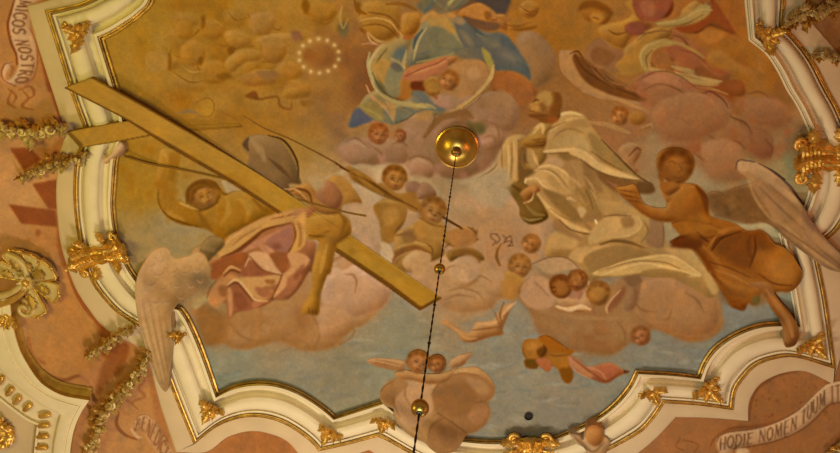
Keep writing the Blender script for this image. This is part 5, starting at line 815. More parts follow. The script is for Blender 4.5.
def FRESCO_PARTS():
    fp('painted_cloud', 'mauve cloud behind the hanging brass rose', CLOUD_ROSE, 0)
    fp('painted_cloud', 'grey mauve cloud at the tip of the blue mantle', CLOUD_MAUVE, 0)
    fp('painted_cloud', 'pink cloud under the bare foot of the man with the cross', CLOUD_L, 0)
    fp('painted_cloud', 'broad pink cloud under the kneeling man in white', CLOUD_R, 0)
    fp('painted_cloud', 'small pale cloud under the piping putto', CLOUD_MID, 0)
    # woman in blue
    v = fp('painted_figure', 'seated woman in a blue mantle on a crescent moon', VIRGIN, 1)
    fp('mantle', 'blue mantle', KNEE, 2, v); fp('mantle', 'blue mantle end', MANT, 2, v); fp('mantle', 'pale edged blue fold', LM, 2, v); fp('mantle', 'hanging blue cloth', SKIRT, 2, v)
    fp('painted_putto_head', 'larger of two small heads below the blue mantle', o1, 2); fp('painted_putto_head', 'smaller of two small heads below the blue mantle', o2, 2)
    # upper right angels
    a = fp('painted_angel', 'angel in yellow and rose drapery with swirling folds at upper right', YEL_T, 1)
    fp('drapery', 'rose drapery', PINK_R, 1, a); fp('drapery', 'red drapery', RED_R, 2, a); fp('drapery', 'dark red cloth', RED_T, 1, a)
    fp('painted_wing', 'dark brown outspread wing above the kneeling man', WING_T, 2); fp('painted_putto_head', 'brown haired head turned down above the dark wing', o_ah, 2)
    fp('painted_putto_head', 'golden curled head under the dark wing', o_c, 2)
    # saint
    s = fp('painted_figure', 'kneeling man in a white cape with a hand on his chest', SAINT_ROBE, 2)
    fp('habit', 'dark brown habit', SAINT_HABIT, 3, s); fp('sleeve', 'white sleeve', SLEEVE, 4, s); fp('head', 'bearded head in profile', SAINT_HEAD, 4, s); fp('hand', 'hand on the chest', HAND1, 5, s); fp('hand', 'lowered hand', HAND2, 5, s)
    for nm, oo in (('leftmost of three brown heads on the cloud below the white robe', h1), ('upper of three brown heads on the cloud below the white robe', h2), ('rightmost of three brown heads on the cloud below the white robe', h3),
                   ('small curly head beside the white robe', o_p1), ('fair head just right of the brass ball', o_p2), ('small head low on the pink cloud', o_lo)):
        fp('painted_putto_head', nm, oo, 4)
    fp('painted_drapery', 'rose ribbon of cloth drifting over the sky', RIB, 1)
    t = fp('painted_putto', 'brown putto tumbling head down over the sky', TUMB, 1); fp('drapery', 'rose cloth', TC, 2, t)
    # putti with pipes
    p = fp('painted_putto', 'putto holding a long brown trumpet', PUT_A, 2); fp('head', 'dark curled head', o_pa, 3, p); fp('trumpet', 'long brown trumpet', TRUMP, 3, p)
    p = fp('painted_putto', 'putto blowing a pipe beside the hanging rod', PUT_B, 2); fp('head', 'fair round head', o_pb, 3, p); fp('lyre', 'brown stringed instrument', LYRE, 3, p)
    # left group
    fp('painted_shield', 'grey oval shield above the cross', SHIELD, 1)
    m = fp('painted_figure', 'bare chested man holding up the cross', MAN, 2)
    fp('head', 'dark haired head leaning back', MAN_HEAD, 3, m); fp('drapery', 'rose drapery', PINK, 5, m); fp('leg', 'bare leg', LEG, 6, m)
    fp('painted_wreath', 'ring of small pale stars in the yellow glory', [(317 + 24 * math.cos(a * .45), 56 + 21 * math.sin(a * .45)) for a in range(14)], 1)
    fp('painted_putto_head', 'round yellow putto head left of the ring of stars', _tl('445,200 455,165 495,152 540,170 545,210 520,250 475,248 450,230'), 1)
    fp('painted_putto_head', 'yellow putto head below and left of the ring of stars', _tl('500,280 520,250 565,240 605,260 612,295 580,315 530,318 505,300'), 1)
    fp('painted_cloud', 'rose brown cloud above the robed angel', _rc('50,150 90,80 170,45 270,30 370,70 430,140 480,180 610,230 640,310 600,350 520,400 440,440 340,420 290,310 230,270 110,255'), 0)
    fp('painted_wing', 'small dark feathered wing of the robed angel', _rw('330,225 380,210 440,185 500,200 545,260 560,320 480,330 400,325 345,280'), 1)
    fp('painted_symbol', 'small dark curled iron tool held beside the fair head', sp('488,233 497,230 508,233 516,241 508,248 503,264 497,266 496,250 489,245'), 1)
# ================================================================ the place
scene = bpy.context.scene
COL = scene.collection
# camera: standing on the floor, tilted back towards the ceiling 10 m overhead
EYE, H_CEIL, FPX = 1.6, 11.6, 880.0
_n = Vector((79.0, 376.5, -FPX)).normalized()                 # world up, in camera axes
_f = Vector((0, 0, -1)); _y = (_f - _n * _f.dot(_n)).normalized(); _x = _y.cross(_n)
ROT = Matrix((_x, _y, _n))                                      # camera axes -> world axes
cam_d = bpy.data.cameras.new('camera'); cam = bpy.data.objects.new('camera', cam_d); COL.objects.link(cam)
cam.matrix_world = Matrix.Translation((0, 0, EYE)) @ ROT.to_4x4()
cam_d.sensor_width = 36.0; cam_d.lens = FPX / 840.0 * 36.0; cam_d.clip_end = 200
scene.camera = cam
RN = np.array(ROT)
def at_many(px, py, drop):
    """points of the ceiling (hanging `drop` metres below it) that the photograph shows at px, py"""
    px, py, drop = np.broadcast_arrays(np.asarray(px, float), np.asarray(py, float), np.asarray(drop, float))
    d = np.stack([(px - 420.0) / FPX, (226.5 - py) / FPX, -np.ones_like(px)], -1) @ RN.T
    t = (H_CEIL - EYE - drop) / d[..., 2]
    return d * t[..., None] + np.array([0, 0, EYE])
def at(px, py, drop=0.0): return Vector(at_many(px, py, drop).tolist())

# ---------------------------------------------------------------- materials
def mat(name, col, rough=.6, metal=0.0, spec=.4, bump=0.0, bscale=20.0, var=0.0, vscale=3.0, col2=None):
    m = bpy.data.materials.new(name); m.use_nodes = True; nt = m.node_tree; b = nt.nodes['Principled BSDF']
    b.inputs['Roughness'].default_value = rough; b.inputs['Metallic'].default_value = metal; b.inputs['Specular IOR Level'].default_value = spec
    b.inputs['Base Color'].default_value = (*col, 1)
    if var or col2:
        n = nt.nodes.new('ShaderNodeTexNoise'); n.inputs['Scale'].default_value = vscale; n.inputs['Detail'].default_value = 6
        tc = nt.nodes.new('ShaderNodeTexCoord'); nt.links.new(tc.outputs['Object'], n.inputs['Vector'])
        r = nt.nodes.new('ShaderNodeValToRGB'); c2 = col2 or tuple(c * (1 - var) for c in col)
        r.color_ramp.elements[0].position = .3; r.color_ramp.elements[0].color = (*c2, 1); r.color_ramp.elements[1].position = .7; r.color_ramp.elements[1].color = (*col, 1)
        nt.links.new(n.outputs['Fac'], r.inputs['Fac']); nt.links.new(r.outputs['Color'], b.inputs['Base Color'])
    if bump:
        n2 = nt.nodes.new('ShaderNodeTexNoise'); n2.inputs['Scale'].default_value = bscale; n2.inputs['Detail'].default_value = 4
        tc2 = nt.nodes.new('ShaderNodeTexCoord'); nt.links.new(tc2.outputs['Object'], n2.inputs['Vector'])
        bp = nt.nodes.new('ShaderNodeBump'); bp.inputs['Strength'].default_value = bump; bp.inputs['Distance'].default_value = .02
        nt.links.new(n2.outputs['Fac'], bp.inputs['Height']); nt.links.new(bp.outputs['Normal'], b.inputs['Normal'])
    return m
CREAM = mat('cream_stucco', (.82, .72, .52), .55, spec=.3, bump=.12, bscale=14, var=.10, vscale=4)
CREAM2 = mat('cream_plaster_band', (.65, .51, .34), .7, spec=.2, bump=.12, bscale=10, var=.12, vscale=3)
GOLD = mat('gilding', (.86, .56, .15), .36, 0.7, .5, bump=.35, bscale=30, col2=(.52, .30, .055), vscale=11)
GOLD_DULL = mat('dull_gilding', (.56, .37, .09), .5, 0.55, .4, bump=.2, bscale=30, col2=(.36, .22, .05), vscale=8)
GOLD_LINE = mat('gilded_line', (.70, .45, .11), .42, 0.7, .5, bump=.3, bscale=26, col2=(.36, .21, .04), vscale=9)
PALEGOLD = mat('pale_gilded_stucco', (.84, .70, .38), .4, 0.2, .5, bump=.35, bscale=30, col2=(.50, .34, .10), vscale=12)
BRASS = mat('polished_brass', (.74, .50, .13), .33, 1.0, .5, bump=.10, bscale=14, col2=(.48, .28, .05), vscale=7)
IRON = mat('dark_bronze', (.055, .035, .022), .5, .6, .4, bump=.4, bscale=60)
BLACK = mat('black_iron', (.012, .01, .009), .8)
FLOORM = mat('stone_floor', (.42, .33, .24), .6, var=.3, vscale=2)
def paint_mat():
    m = bpy.data.materials.new('fresco_pigment'); m.use_nodes = True; nt = m.node_tree; b = nt.nodes['Principled BSDF']
    a = nt.nodes.new('ShaderNodeVertexColor'); a.layer_name = 'pigment'
    b.inputs['Roughness'].default_value = .9; b.inputs['Specular IOR Level'].default_value = .08
    tc = nt.nodes.new('ShaderNodeTexCoord'); n = nt.nodes.new('ShaderNodeTexNoise'); n.inputs['Scale'].default_value = 55; n.inputs['Detail'].default_value = 5
    nt.links.new(tc.outputs['Object'], n.inputs['Vector'])
    mr = nt.nodes.new('ShaderNodeMapRange'); mr.inputs['From Min'].default_value = .3; mr.inputs['From Max'].default_value = .7; mr.inputs['To Min'].default_value = .93; mr.inputs['To Max'].default_value = 1.05
    nt.links.new(n.outputs['Fac'], mr.inputs['Value'])
    mx = nt.nodes.new('ShaderNodeVectorMath'); mx.operation = 'SCALE'; nt.links.new(a.outputs['Color'], mx.inputs[0]); nt.links.new(mr.outputs['Result'], mx.inputs['Scale'])
    nt.links.new(mx.outputs['Vector'], b.inputs['Base Color'])
    bp = nt.nodes.new('ShaderNodeBump'); bp.inputs['Strength'].default_value = .08; bp.inputs['Distance'].default_value = .01
    nt.links.new(n.outputs['Fac'], bp.inputs['Height']); nt.links.new(bp.outputs['Normal'], b.inputs['Normal'])
    return m
PAINT = paint_mat()

# pigments: the colours the photograph shows, freed of the warm lamplight that falls there
def lin(c):
    c = np.clip(np.asarray(c, float) / 255.0, 0, 1); return np.where(c <= .04045, c / 12.92, ((c + .055) / 1.055) ** 2.4)
LIGHT = np.array(LIGHT_FIT)                     # 3 x 6 : warm lamplight over the ceiling, smooth
def lamplight(px, py):
    u, v = (px - 420) / 420.0, (py - 226) / 226.0
    u = np.clip(u, -1.1, 1.1); v = np.clip(v, -1.2, 1.2)
    return np.stack([sum(k * t for k, t in zip(LIGHT[c], (1, u, v, u * u, u * v, v * v, u * u * v, u * v * v, u ** 3, v ** 3))) for c in range(3)], -1)
CL = lin(CV)
def pigment(px, py):
    x = np.clip(np.asarray(px) - X0, 0, CW - 1.001); y = np.clip(np.asarray(py) - Y0, 0, CH - 1.001)
    xi, yi = x.astype(int), y.astype(int); fx, fy = (x - xi)[:, None], (y - yi)[:, None]
    c = CL[yi, xi] * (1 - fx) * (1 - fy) + CL[yi, xi + 1] * fx * (1 - fy) + CL[yi + 1, xi] * (1 - fx) * fy + CL[yi + 1, xi + 1] * fx * fy
    return np.clip(c / lamplight(np.asarray(px, float), np.asarray(py, float)), .002, .95)

# ---------------------------------------------------------------- objects
def link(name, me, parent=None):
    o = bpy.data.objects.new(name, me); COL.objects.link(o)
    if parent is not None:
        o.parent = parent; o.matrix_parent_inverse = Matrix.Translation(-Vector(parent.location)) if parent.type == 'EMPTY' else Matrix()
    return o
def thing(name, label, cat, loc, group=None):
    o = bpy.data.objects.new(name, None); COL.objects.link(o); o.location = loc; o.empty_display_size = .1
    o['label'] = label; o['category'] = cat
    if group: o['group'] = group
    return o
def tag(o, label, cat, group=None):
    o['label'] = label; o['category'] = cat
    if group: o['group'] = group
    return o
def mesh_np(name, V, F, m, col=None, smooth=True):
    me = bpy.data.meshes.new(name); V = np.ascontiguousarray(V, np.float32); F = np.ascontiguousarray(F, np.int32); k = F.shape[1]
    me.vertices.add(len(V)); me.vertices.foreach_set('co', V.ravel())
    me.loops.add(F.size); me.loops.foreach_set('vertex_index', F.ravel())
    me.polygons.add(len(F)); me.polygons.foreach_set('loop_start', np.arange(len(F), dtype=np.int32) * k); me.polygons.foreach_set('loop_total', np.full(len(F), k, np.int32))
    me.update(calc_edges=True)
    if smooth: me.polygons.foreach_set('use_smooth', np.ones(len(F), bool))
    if col is not None:
        a = me.color_attributes.new('pigment', 'FLOAT_COLOR', 'POINT'); c = np.ones((len(V), 4), np.float32); c[:, :3] = col; a.data.foreach_set('color', c.ravel())
    me.materials.append(m); me.validate()
    return me
def bm_obj(name, bm, m, parent=None, smooth=True, angle=None):
    me = bpy.data.meshes.new(name); bmesh.ops.recalc_face_normals(bm, faces=bm.faces[:]); bm.to_mesh(me); bm.free()
    for p in me.polygons: p.use_smooth = smooth
    me.materials.append(m)
    if angle and smooth: me.set_sharp_from_angle(angle=angle)
    return link(name, me, parent)

def in_poly(poly, X, Y):
    p = np.asarray(poly); ins = np.zeros(X.shape, bool)
    for i in range(len(p)):
        (ax, ay), (bx, by) = p[i - 1], p[i]
        if ay == by: continue
        c = (Y >= min(ay, by)) & (Y < max(ay, by)); xi = ax + (Y - ay) / (by - ay) * (bx - ax); ins ^= c & (X > xi)
    return ins
INSIDE, _ib = mask_poly(np.array(INNER_EDGE), 2); OUTSIDE = np.ones((CH, CW)); OUTSIDE[_ib[1]:_ib[3], _ib[0]:_ib[2]] = 1 - INSIDE
OUTF, _ob = mask_poly(np.array(OUTER_EDGE), 2); FRAMEF = np.zeros((CH, CW)); FRAMEF[_ob[1]:_ob[3], _ob[0]:_ob[2]] = OUTF
FRAMEF *= OUTSIDE
RISE = np.clip(blur(FRAMEF, 7.0) * 1.9, 0, 1); RISE = blur(RISE, 6.0)
def samp(A, x, y):
    x = np.clip(x - X0, 0, CW - 1.001); y = np.clip(y - Y0, 0, CH - 1.001); xi, yi = x.astype(int), y.astype(int); fx, fy = x - xi, y - yi
    return A[yi, xi] * (1 - fx) * (1 - fy) + A[yi, xi + 1] * fx * (1 - fy) + A[yi + 1, xi] * (1 - fx) * fy + A[yi + 1, xi + 1] * fx * fy
def sheet_cells(sel, drop):
    """painted plaster: one quad per ~1 cm where sel is true"""
    ys, xs = np.nonzero(sel[:-1, :-1]); vid = -np.ones((CH, CW), int); use = np.zeros((CH, CW), bool)
    for dy in (0, 1):
        for dx in (0, 1): use[ys + dy, xs + dx] = True
    vy, vx = np.nonzero(use); vid[vy, vx] = np.arange(len(vy)); px, py = vx + X0 + 0.0, vy + Y0 + 0.0
    F = np.stack([vid[ys, xs], vid[ys, xs + 1], vid[ys + 1, xs + 1], vid[ys + 1, xs]], 1)
    return at_many(px, py, drop), F, pigment(px, py)
def densify(p, d=2.2):
    p = np.asarray(p, float); out = []
    for i in range(len(p)):
        a, b = p[i], p[(i + 1) % len(p)]; n = max(1, int(np.hypot(*(b - a)) / d))
        for j in range(n): out.append(a + (b - a) * j / n)
    q = [out[0]]
    for v in out[1:]:
        if np.hypot(*(v - q[-1])) > .5: q.append(v)
    return np.array(q)
def patch(name, pts, parent, drop, bulge=0.0, rise=0.0, step=1.15, sm=True, skirt=None, mtl=None):
    """a painted (and, with bulge, modelled) piece of plaster bounded by an outline"""
    out = densify(smooth_closed(pts, 5) if sm else pts)
    x0, y0 = out.min(0); x1, y1 = out.max(0)
    gx, gy = np.meshgrid(np.arange(x0 + .4, x1, step), np.arange(y0 + .4, y1, step)); gx = gx + (np.arange(gx.shape[0]) % 2)[:, None] * step * .5
    gx, gy = gx.ravel(), gy.ravel(); ok = in_poly(out, gx, gy); gx, gy = gx[ok], gy[ok]
    dist = np.full(len(gx), 1e9)
    for i in range(len(out)):
        a, b = out[i - 1], out[i]; d = b - a; l2 = d @ d + 1e-9
        t = np.clip(((gx - a[0]) * d[0] + (gy - a[1]) * d[1]) / l2, 0, 1); dist = np.minimum(dist, np.hypot(gx - a[0] - t * d[0], gy - a[1] - t * d[1]))
    ok = dist > step * .55; gx, gy, dist = gx[ok], gy[ok], dist[ok]
    nb = len(out); co = [Vector((float(x), float(y))) for x, y in out] + [Vector((float(x), float(y))) for x, y in zip(gx, gy)]
    v2, _, f2, ov, _, _ = delaunay_2d_cdt(co, [(i, (i + 1) % nb) for i in range(nb)], [], 1, 1e-5, True)
    px = np.array([v.x for v in v2]); py = np.array([v.y for v in v2])
    dd = np.zeros(len(px)); isb = np.zeros(len(px), bool)
    for i, o_ in enumerate(ov):
        src = [j for j in o_ if j >= nb]
        if src and not any(j < nb for j in o_): dd[i] = dist[src[0] - nb]
        else: isb[i] = True
    R = 9.0
    hh = drop + rise * samp(RISE, px, py) + bulge * np.sqrt(np.clip(1 - (1 - np.clip(dd / R, 0, 1)) ** 2, 0, 1))
    V = at_many(px, py, hh); F = np.array([f for f in f2 if len(f) == 3], np.int32); F = F[in_poly(out, px[F].mean(1), py[F].mean(1))]
    if len(F) == 0: return None
    # keep faces looking down
    a, b, c = V[F[:, 0]], V[F[:, 1]], V[F[:, 2]]; nz = np.cross(b - a, c - a)[:, 2]; F[nz > 0] = F[nz > 0][:, ::-1]
    C = pigment(px, py)
    if skirt is None: skirt = bulge > 0 or rise > 0
    if skirt:
        E = {}
        for f in F:
            for i in range(3): E[(f[i], f[(i + 1) % 3])] = 1
        be = [(i, j) for (i, j) in E if (j, i) not in E]; bv = sorted({i for e in be for i in e}); m2 = {v: len(V) + k for k, v in enumerate(bv)}
        low = V[bv].copy(); low[:, 2] = H_CEIL - .001
        V = np.vstack([V, low]); C = np.vstack([C, C[bv]])
        F = np.vstack([F, np.array([t for (i, j) in be for t in ((j, i, m2[i]), (j, m2[i], m2[j]))], np.int32)])
    me = mesh_np(name, V, F, mtl or PAINT, C)
    if skirt: me.set_sharp_from_angle(angle=.7)
    return link(name, me, parent)

# ---- shell
def slab(name, x0, x1, y0, y1, z0, z1, m):
    bm = bmesh.new(); bmesh.ops.create_cube(bm, size=1, matrix=Matrix.Translation(((x0 + x1) / 2, (y0 + y1) / 2, (z0 + z1) / 2)) @ Matrix.Diagonal((x1 - x0, y1 - y0, z1 - z0, 1)))
    o = bm_obj(name, bm, m, smooth=False); o['kind'] = 'structure'; return o
PINKP = mat('rose_plaster', (.36, .155, .062), .9, spec=.1, var=.15, vscale=2)
slab('ceiling', -12, 12, -8, 14, H_CEIL + .004, H_CEIL + .3, PINKP)
slab('floor', -12, 12, -8, 14, -.2, 0, FLOORM)

# ---- painted panels outside the frame
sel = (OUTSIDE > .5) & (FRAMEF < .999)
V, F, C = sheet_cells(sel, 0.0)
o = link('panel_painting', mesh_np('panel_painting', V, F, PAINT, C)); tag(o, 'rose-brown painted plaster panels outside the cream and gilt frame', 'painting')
for pts, lab in ((BAN_L, 'painted scroll banner reading MICOS NOSTRO on the rose plaster above the gilt garland'),
                 (BAN_B, 'painted scroll banner reading BENEDICTA beside the gilt garland and the wing tip'),
                 (BAN_R, 'painted scroll banner reading HODIE NOMEN TUUM on the rose panel at lower right')):
    tag(patch('painted_banner', pts, None, .004), lab, 'banner')

# ---- the frame
def strip(name, prof, parent, m, s0=0, s1=None, ang=.7):
    """sweep profile points (t, drop) between the frame's rails: t 0 inner edge, 1 gilt fillet, 2 outer edge"""
    I, G, O = (r[s0:s1] for r in RINGS); n = len(I); rows = []
    for t, h in prof:
        P = I + (G - I) * t if t <= 1 else G + (O - G) * (t - 1)
        rows.append(at_many(P[:, 0], P[:, 1], h))
    V = np.concatenate(rows); k = len(prof); F = []
    for j in range(k - 1):
        a = np.arange(n - 1); F.append(np.stack([j * n + a, j * n + a + 1, (j + 1) * n + a + 1, (j + 1) * n + a], 1))
    me = mesh_np(name, V, np.concatenate(F), m); me.set_sharp_from_angle(angle=ang); return link(name, me, parent)
fr = thing('fresco_frame', 'wide cream stucco frame with gilt lines scalloped around the ceiling painting', 'frame', at(460, 226))
kg = CORNERS[9] - 2
strip('moulding', [(.10, 0), (.10, .075), (.115, .108), (.175, .118), (.185, .11), (.19, .02), (.22, .002), (.33, .002), (.37, .02), (.40, .05), (.405, .082), (.44, .108), (.52, .132), (.62, .14), (.70, .134), (.745, .118), (.765, .088), (.78, .05), (.79, .03), (.815, .03), (.825, .07), (.865, .074), (.875, .05), (.885, .02), (.91, .01)], fr, CREAM)
strip('inner_bead', [(-.02, 0), (-.02, .02), (.0, .036), (.035, .04), (.052, .03), (.056, .018), (.066, .018), (.07, .036), (.09, .042), (.105, .034), (.11, 0)], fr, GOLD_LINE, 0, kg + 1)
strip('inner_bead', [(-.02, 0), (-.02, .02), (.0, .036), (.035, .04), (.052, .03), (.056, .018), (.066, .018), (.07, .036), (.09, .042), (.105, .034), (.11, 0)], fr, CREAM, kg, None)['label'] = 'cream inner bead'
strip('outer_fillet', [(.905, 0), (.905, .04), (.915, .056), (.94, .062), (.965, .056), (.972, .036), (.99, .036), (1.0, .046), (1.02, .042), (1.03, .0)], fr, GOLD_LINE)
strip('flat_band', [(1.025, .0), (1.025, .02), (1.08, .024), (1.9, .024), (1.97, .02), (2.0, 0)], fr, CREAM2)

# ---- the painting
fresco = thing('ceiling_fresco', 'large painted ceiling of figures among clouds and sky inside the scalloped frame', 'painting', at(450, 226))
sel = blur((1 - OUTSIDE), 1.0) > .02
V, F, C = sheet_cells(sel, .002)
link('painted_sky', mesh_np('painted_sky', V, F, PAINT, C), fresco)
LAYER = [0]
def fp(name, label, pts, lay, parent=None):
    LAYER[0] += 1
    o = patch(name, pts, parent or fresco, .0022 + .00004 * LAYER[0])
    if o is not None and label: o['label'] = label
    return o
FRESCO_PARTS()
# ================================================================ things in relief
# the cross: starts proud of the frame at the left and sinks into the painting
def beam(name, lower, upper, drops, parent, thick, mtl=None):
    """closed plaster beam: lower edge, upper edge (pixels), drop of its face at each station"""
    L, U = smooth_open(lower, 6), smooth_open(upper, 6); n = 150
    L, U = resample(lower, n), resample(upper, n); d = np.interp(np.linspace(0, 1, n), np.linspace(0, 1, len(drops)), drops); k = 19
    rows, cols = [], []
    for j in range(k):
        P = L + (U - L) * (j / (k - 1)); rows.append(at_many(P[:, 0], P[:, 1], d)); cols.append(pigment(P[:, 0], P[:, 1]))
    back0 = rows[0].copy(); back0[:, 2] += np.minimum(thick, d * .9); back1 = rows[-1].copy(); back1[:, 2] += np.minimum(thick, d * .9)
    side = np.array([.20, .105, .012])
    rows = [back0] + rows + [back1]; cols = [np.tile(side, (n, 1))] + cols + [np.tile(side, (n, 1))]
    V = np.concatenate(rows); C = np.concatenate(cols); m = len(rows); F = []
    for j in range(m - 1):
        a = np.arange(n - 1); F.append(np.stack([j * n + a, j * n + a + 1, (j + 1) * n + a + 1, (j + 1) * n + a], 1))
    a = np.arange(n - 1); F.append(np.stack([(m - 1) * n + a, (m - 1) * n + a + 1, a + 1, a], 1)); F = np.concatenate(F)
    caps = []
    for e in (0, n - 1):
        for j in range(1, m - 1): caps.append([0 * n + e, j * n + e, (j + 1) * n + e, (j + 1) * n + e])
    me = mesh_np(name, V, F, mtl or PAINT, C, smooth=False); bm = bmesh.new(); bm.from_mesh(me)
    bmesh.ops.holes_fill(bm, edges=[e for e in bm.edges if e.is_boundary], sides=0); bmesh.ops.recalc_face_normals(bm, faces=bm.faces[:]); bm.to_mesh(me); bm.free()
    return link(name, me, parent)
cr = thing('wooden_cross', 'huge ochre wooden cross whose two arms jut over the left side of the frame', 'cross', at(150, 130))
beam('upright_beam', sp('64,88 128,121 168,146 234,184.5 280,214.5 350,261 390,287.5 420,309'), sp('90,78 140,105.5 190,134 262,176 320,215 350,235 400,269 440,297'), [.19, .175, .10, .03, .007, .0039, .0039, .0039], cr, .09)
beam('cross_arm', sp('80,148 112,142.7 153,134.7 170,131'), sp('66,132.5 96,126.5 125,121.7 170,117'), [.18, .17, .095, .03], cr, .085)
beam('cross_arm', sp('186,131.5 204,129.8 241,126.4'), sp('178,127 204,124.8 240,123.5'), [.006, .006, .006], cr, .02)
lance = thing('lance', 'thin dark lance lying across the bare chested man, its pale butt on the frame', 'lance', at(240, 185))
pl = [(124, 156.5), (150, 164), (178, 169), (216, 177), (260, 188), (300, 200), (345, 212), (366, 216)]
beam('shaft', [(x, y + .9) for x, y in pl], [(x, y - .9) for x, y in pl], [.09, .03, .016, .013, .0062, .0062, .0062, .0062], lance, .03, mat('dark_lance_wood', (.22, .115, .02), .8, spec=.1))
patch('butt', BUTT, lance, .03, .03, .08)

def relief(name, label, cat, loc):
    return thing(name, label, cat, at(*loc))
al = relief('winged_angel', 'pale feathered angel wing and shoulder spilling over the lower left of the frame', 'angel', (165, 300))
patch('wing', WING_L, al, .006, .008, .165); o = patch('head', ANG_HEAD, al, .0075, .001); o['label'] = 'grey haired head'
patch('shoulder', B2('100,400 120,350 160,320 200,345 190,400 220,430 200,470 130,470'), al, .0062, .002)
ar = relief('robed_angel', 'brown robed winged angel whose foot and wing overlap the frame at right', 'angel', (710, 250))
patch('body', ANGEL_BODY, ar, .006, .003, .165); patch('wing', WING_R, ar, .0068, .004, .17); patch('head', AN_HEAD, ar, .0098, .001); patch('arm', ARM_R, ar, .0104, .001)
cb = relief('cloud', 'pink cloud carrying two winged putto heads, spilling over the bottom of the frame', 'cloud', (430, 400))
cb['kind'] = 'thing'
patch('cloud_body', CLOUD_B, cb, .006, .006, .165); patch('putto_body', PUT_BODY, cb, .0125, .002)
patch('wing', PWL, cb, .0062, .002); patch('wing', PWR, cb, .0064, .002)
patch('putto_head', o_b1, cb, .015, .004); patch('putto_head', o_b2, cb, .0155, .004)
pw = relief('putto', 'small winged putto head in relief on the cream frame right of the bottom cartouche', 'putto', (595, 433))
patch('wings', PUTTO_W, pw, .04, .03, .12); patch('head', ell(594.3, 433.5, 9.4, 9.9), pw, .155, .05)

# ---------------------------------------------------------------- gilt ornaments
PX = 0.0119                                     # metres on the ceiling per pixel
def axes(px, py, deg, drop):
    """local frame lying on the ceiling: x along the given image direction, z down towards the viewer"""
    o = at(px, py, drop); t = math.radians(deg); e = at(px + 8 * math.cos(t), py + 8 * math.sin(t), drop) - o; x = e.normalized(); z = Vector((0, 0, -1)); y = z.cross(x)
    # image y grows downwards: pick y so that it follows a clockwise quarter turn in the picture
    q = at(px - 8 * math.sin(t), py + 8 * math.cos(t), drop) - o
    if q.dot(y) < 0: y = -y
    return Matrix(((x.x, y.x, z.x, o.x), (x.y, y.y, z.y, o.y), (x.z, y.z, z.z, o.z), (0, 0, 0, 1)))
def leaf_bm(bm, M, L, W, lift=.06, curl=.6, lobes=4, seed=0, thick=.012):
    """one acanthus leaf: lobed outline, raised midrib, tip curling back"""
    r = random.Random(seed); nu, nv = 14, 9; top = []; bot = []
    for i in range(nu):
        u = i / (nu - 1); w = W * .5 * max(0, 1 - abs(2 * u - 1) ** 3.2) ** .5 * (.5 + .5 * min(1, u * 2.2)) * (1 + .34 * math.cos(u * lobes * 2 * math.pi)) + .003
        xx = L * (u if u < .8 else .8 + (u - .8) * .8); zz = lift * math.sin(u * math.pi * .75) + (curl * lift * max(0, u - .65) * 3 if u > .65 else 0)
        tr, br = [], []
        for j in range(nv):
            v = j / (nv - 1) * 2 - 1; y = v * w; z = zz * (1 - .55 * abs(v) ** 1.5) + .3 * lift * math.exp(-(v * 4) ** 2) - .12 * lift * math.cos(v * 9) * (1 - abs(v)) + thick
            x = xx - abs(v) * L * .09 * (1 + math.sin(u * lobes * 2 * math.pi) * .5)
            tr.append(bm.verts.new(M @ Vector((x, y, z)))); br.append(bm.verts.new(M @ Vector((x, y * .96, max(0, z - thick * 1.6)))))
        top.append(tr); bot.append(br)
    for i in range(nu - 1):
        for j in range(nv - 1):
            bm.faces.new((top[i][j], top[i + 1][j], top[i + 1][j + 1], top[i][j + 1])); bm.faces.new((bot[i][j], bot[i][j + 1], bot[i + 1][j + 1], bot[i + 1][j]))
        for j in (0, nv - 1): bm.faces.new((top[i][j], bot[i][j], bot[i + 1][j], top[i + 1][j]) if j == 0 else (top[i][j], top[i + 1][j], bot[i + 1][j], bot[i][j]))
    for i in (0, nu - 1):
        for j in range(nv - 1): bm.faces.new((top[i][j], top[i][j + 1], bot[i][j + 1], bot[i][j]) if i == 0 else (top[i][j], bot[i][j], bot[i][j + 1], top[i][j + 1]))
def knob_bm(bm, M, r, sq=.8, seg=14):
    bmesh.ops.create_uvsphere(bm, u_segments=seg, v_segments=8, radius=r, matrix=M @ Matrix.Diagonal((1, 1, sq, 1)))
def tube_bm(bm, pts, rad, n=8, closed_ends=True):
    pts = [Vector(p) for p in pts]; rings = []; up = None
    for i, p in enumerate(pts):
        t = (pts[min(i + 1, len(pts) - 1)] - pts[max(i - 1, 0)]).normalized()
        if up is None:
            up = Vector((0, 0, 1)) if abs(t.z) < .9 else Vector((1, 0, 0))
        a = (up - t * up.dot(t)).normalized(); up = a; b = t.cross(a); r = rad[i] if hasattr(rad, '__len__') else rad
        rings.append([bm.verts.new(p + (a * math.cos(k * 2 * math.pi / n) + b * math.sin(k * 2 * math.pi / n)) * r) for k in range(n)])
    for i in range(len(rings) - 1):
        for k in range(n): bm.faces.new((rings[i][k], rings[i][(k + 1) % n], rings[i + 1][(k + 1) % n], rings[i + 1][k]))
    bm.faces.new(rings[0][::-1]); bm.faces.new(rings[-1])
def scroll_pts(M, r0, r1, a0, turns, z=0.0, n=28):
    return [M @ Vector(((r0 + (r1 - r0) * t) * math.cos(a0 + turns * 2 * math.pi * t), (r0 + (r1 - r0) * t) * math.sin(a0 + turns * 2 * math.pi * t), z + .02 * t)) for t in (i / (n - 1) for i in range(n))]
def T2(M, x, y, z=0.0, deg=0.0): return M @ Matrix.Translation((x, y, z)) @ Matrix.Rotation(math.radians(deg), 4, 'Z')

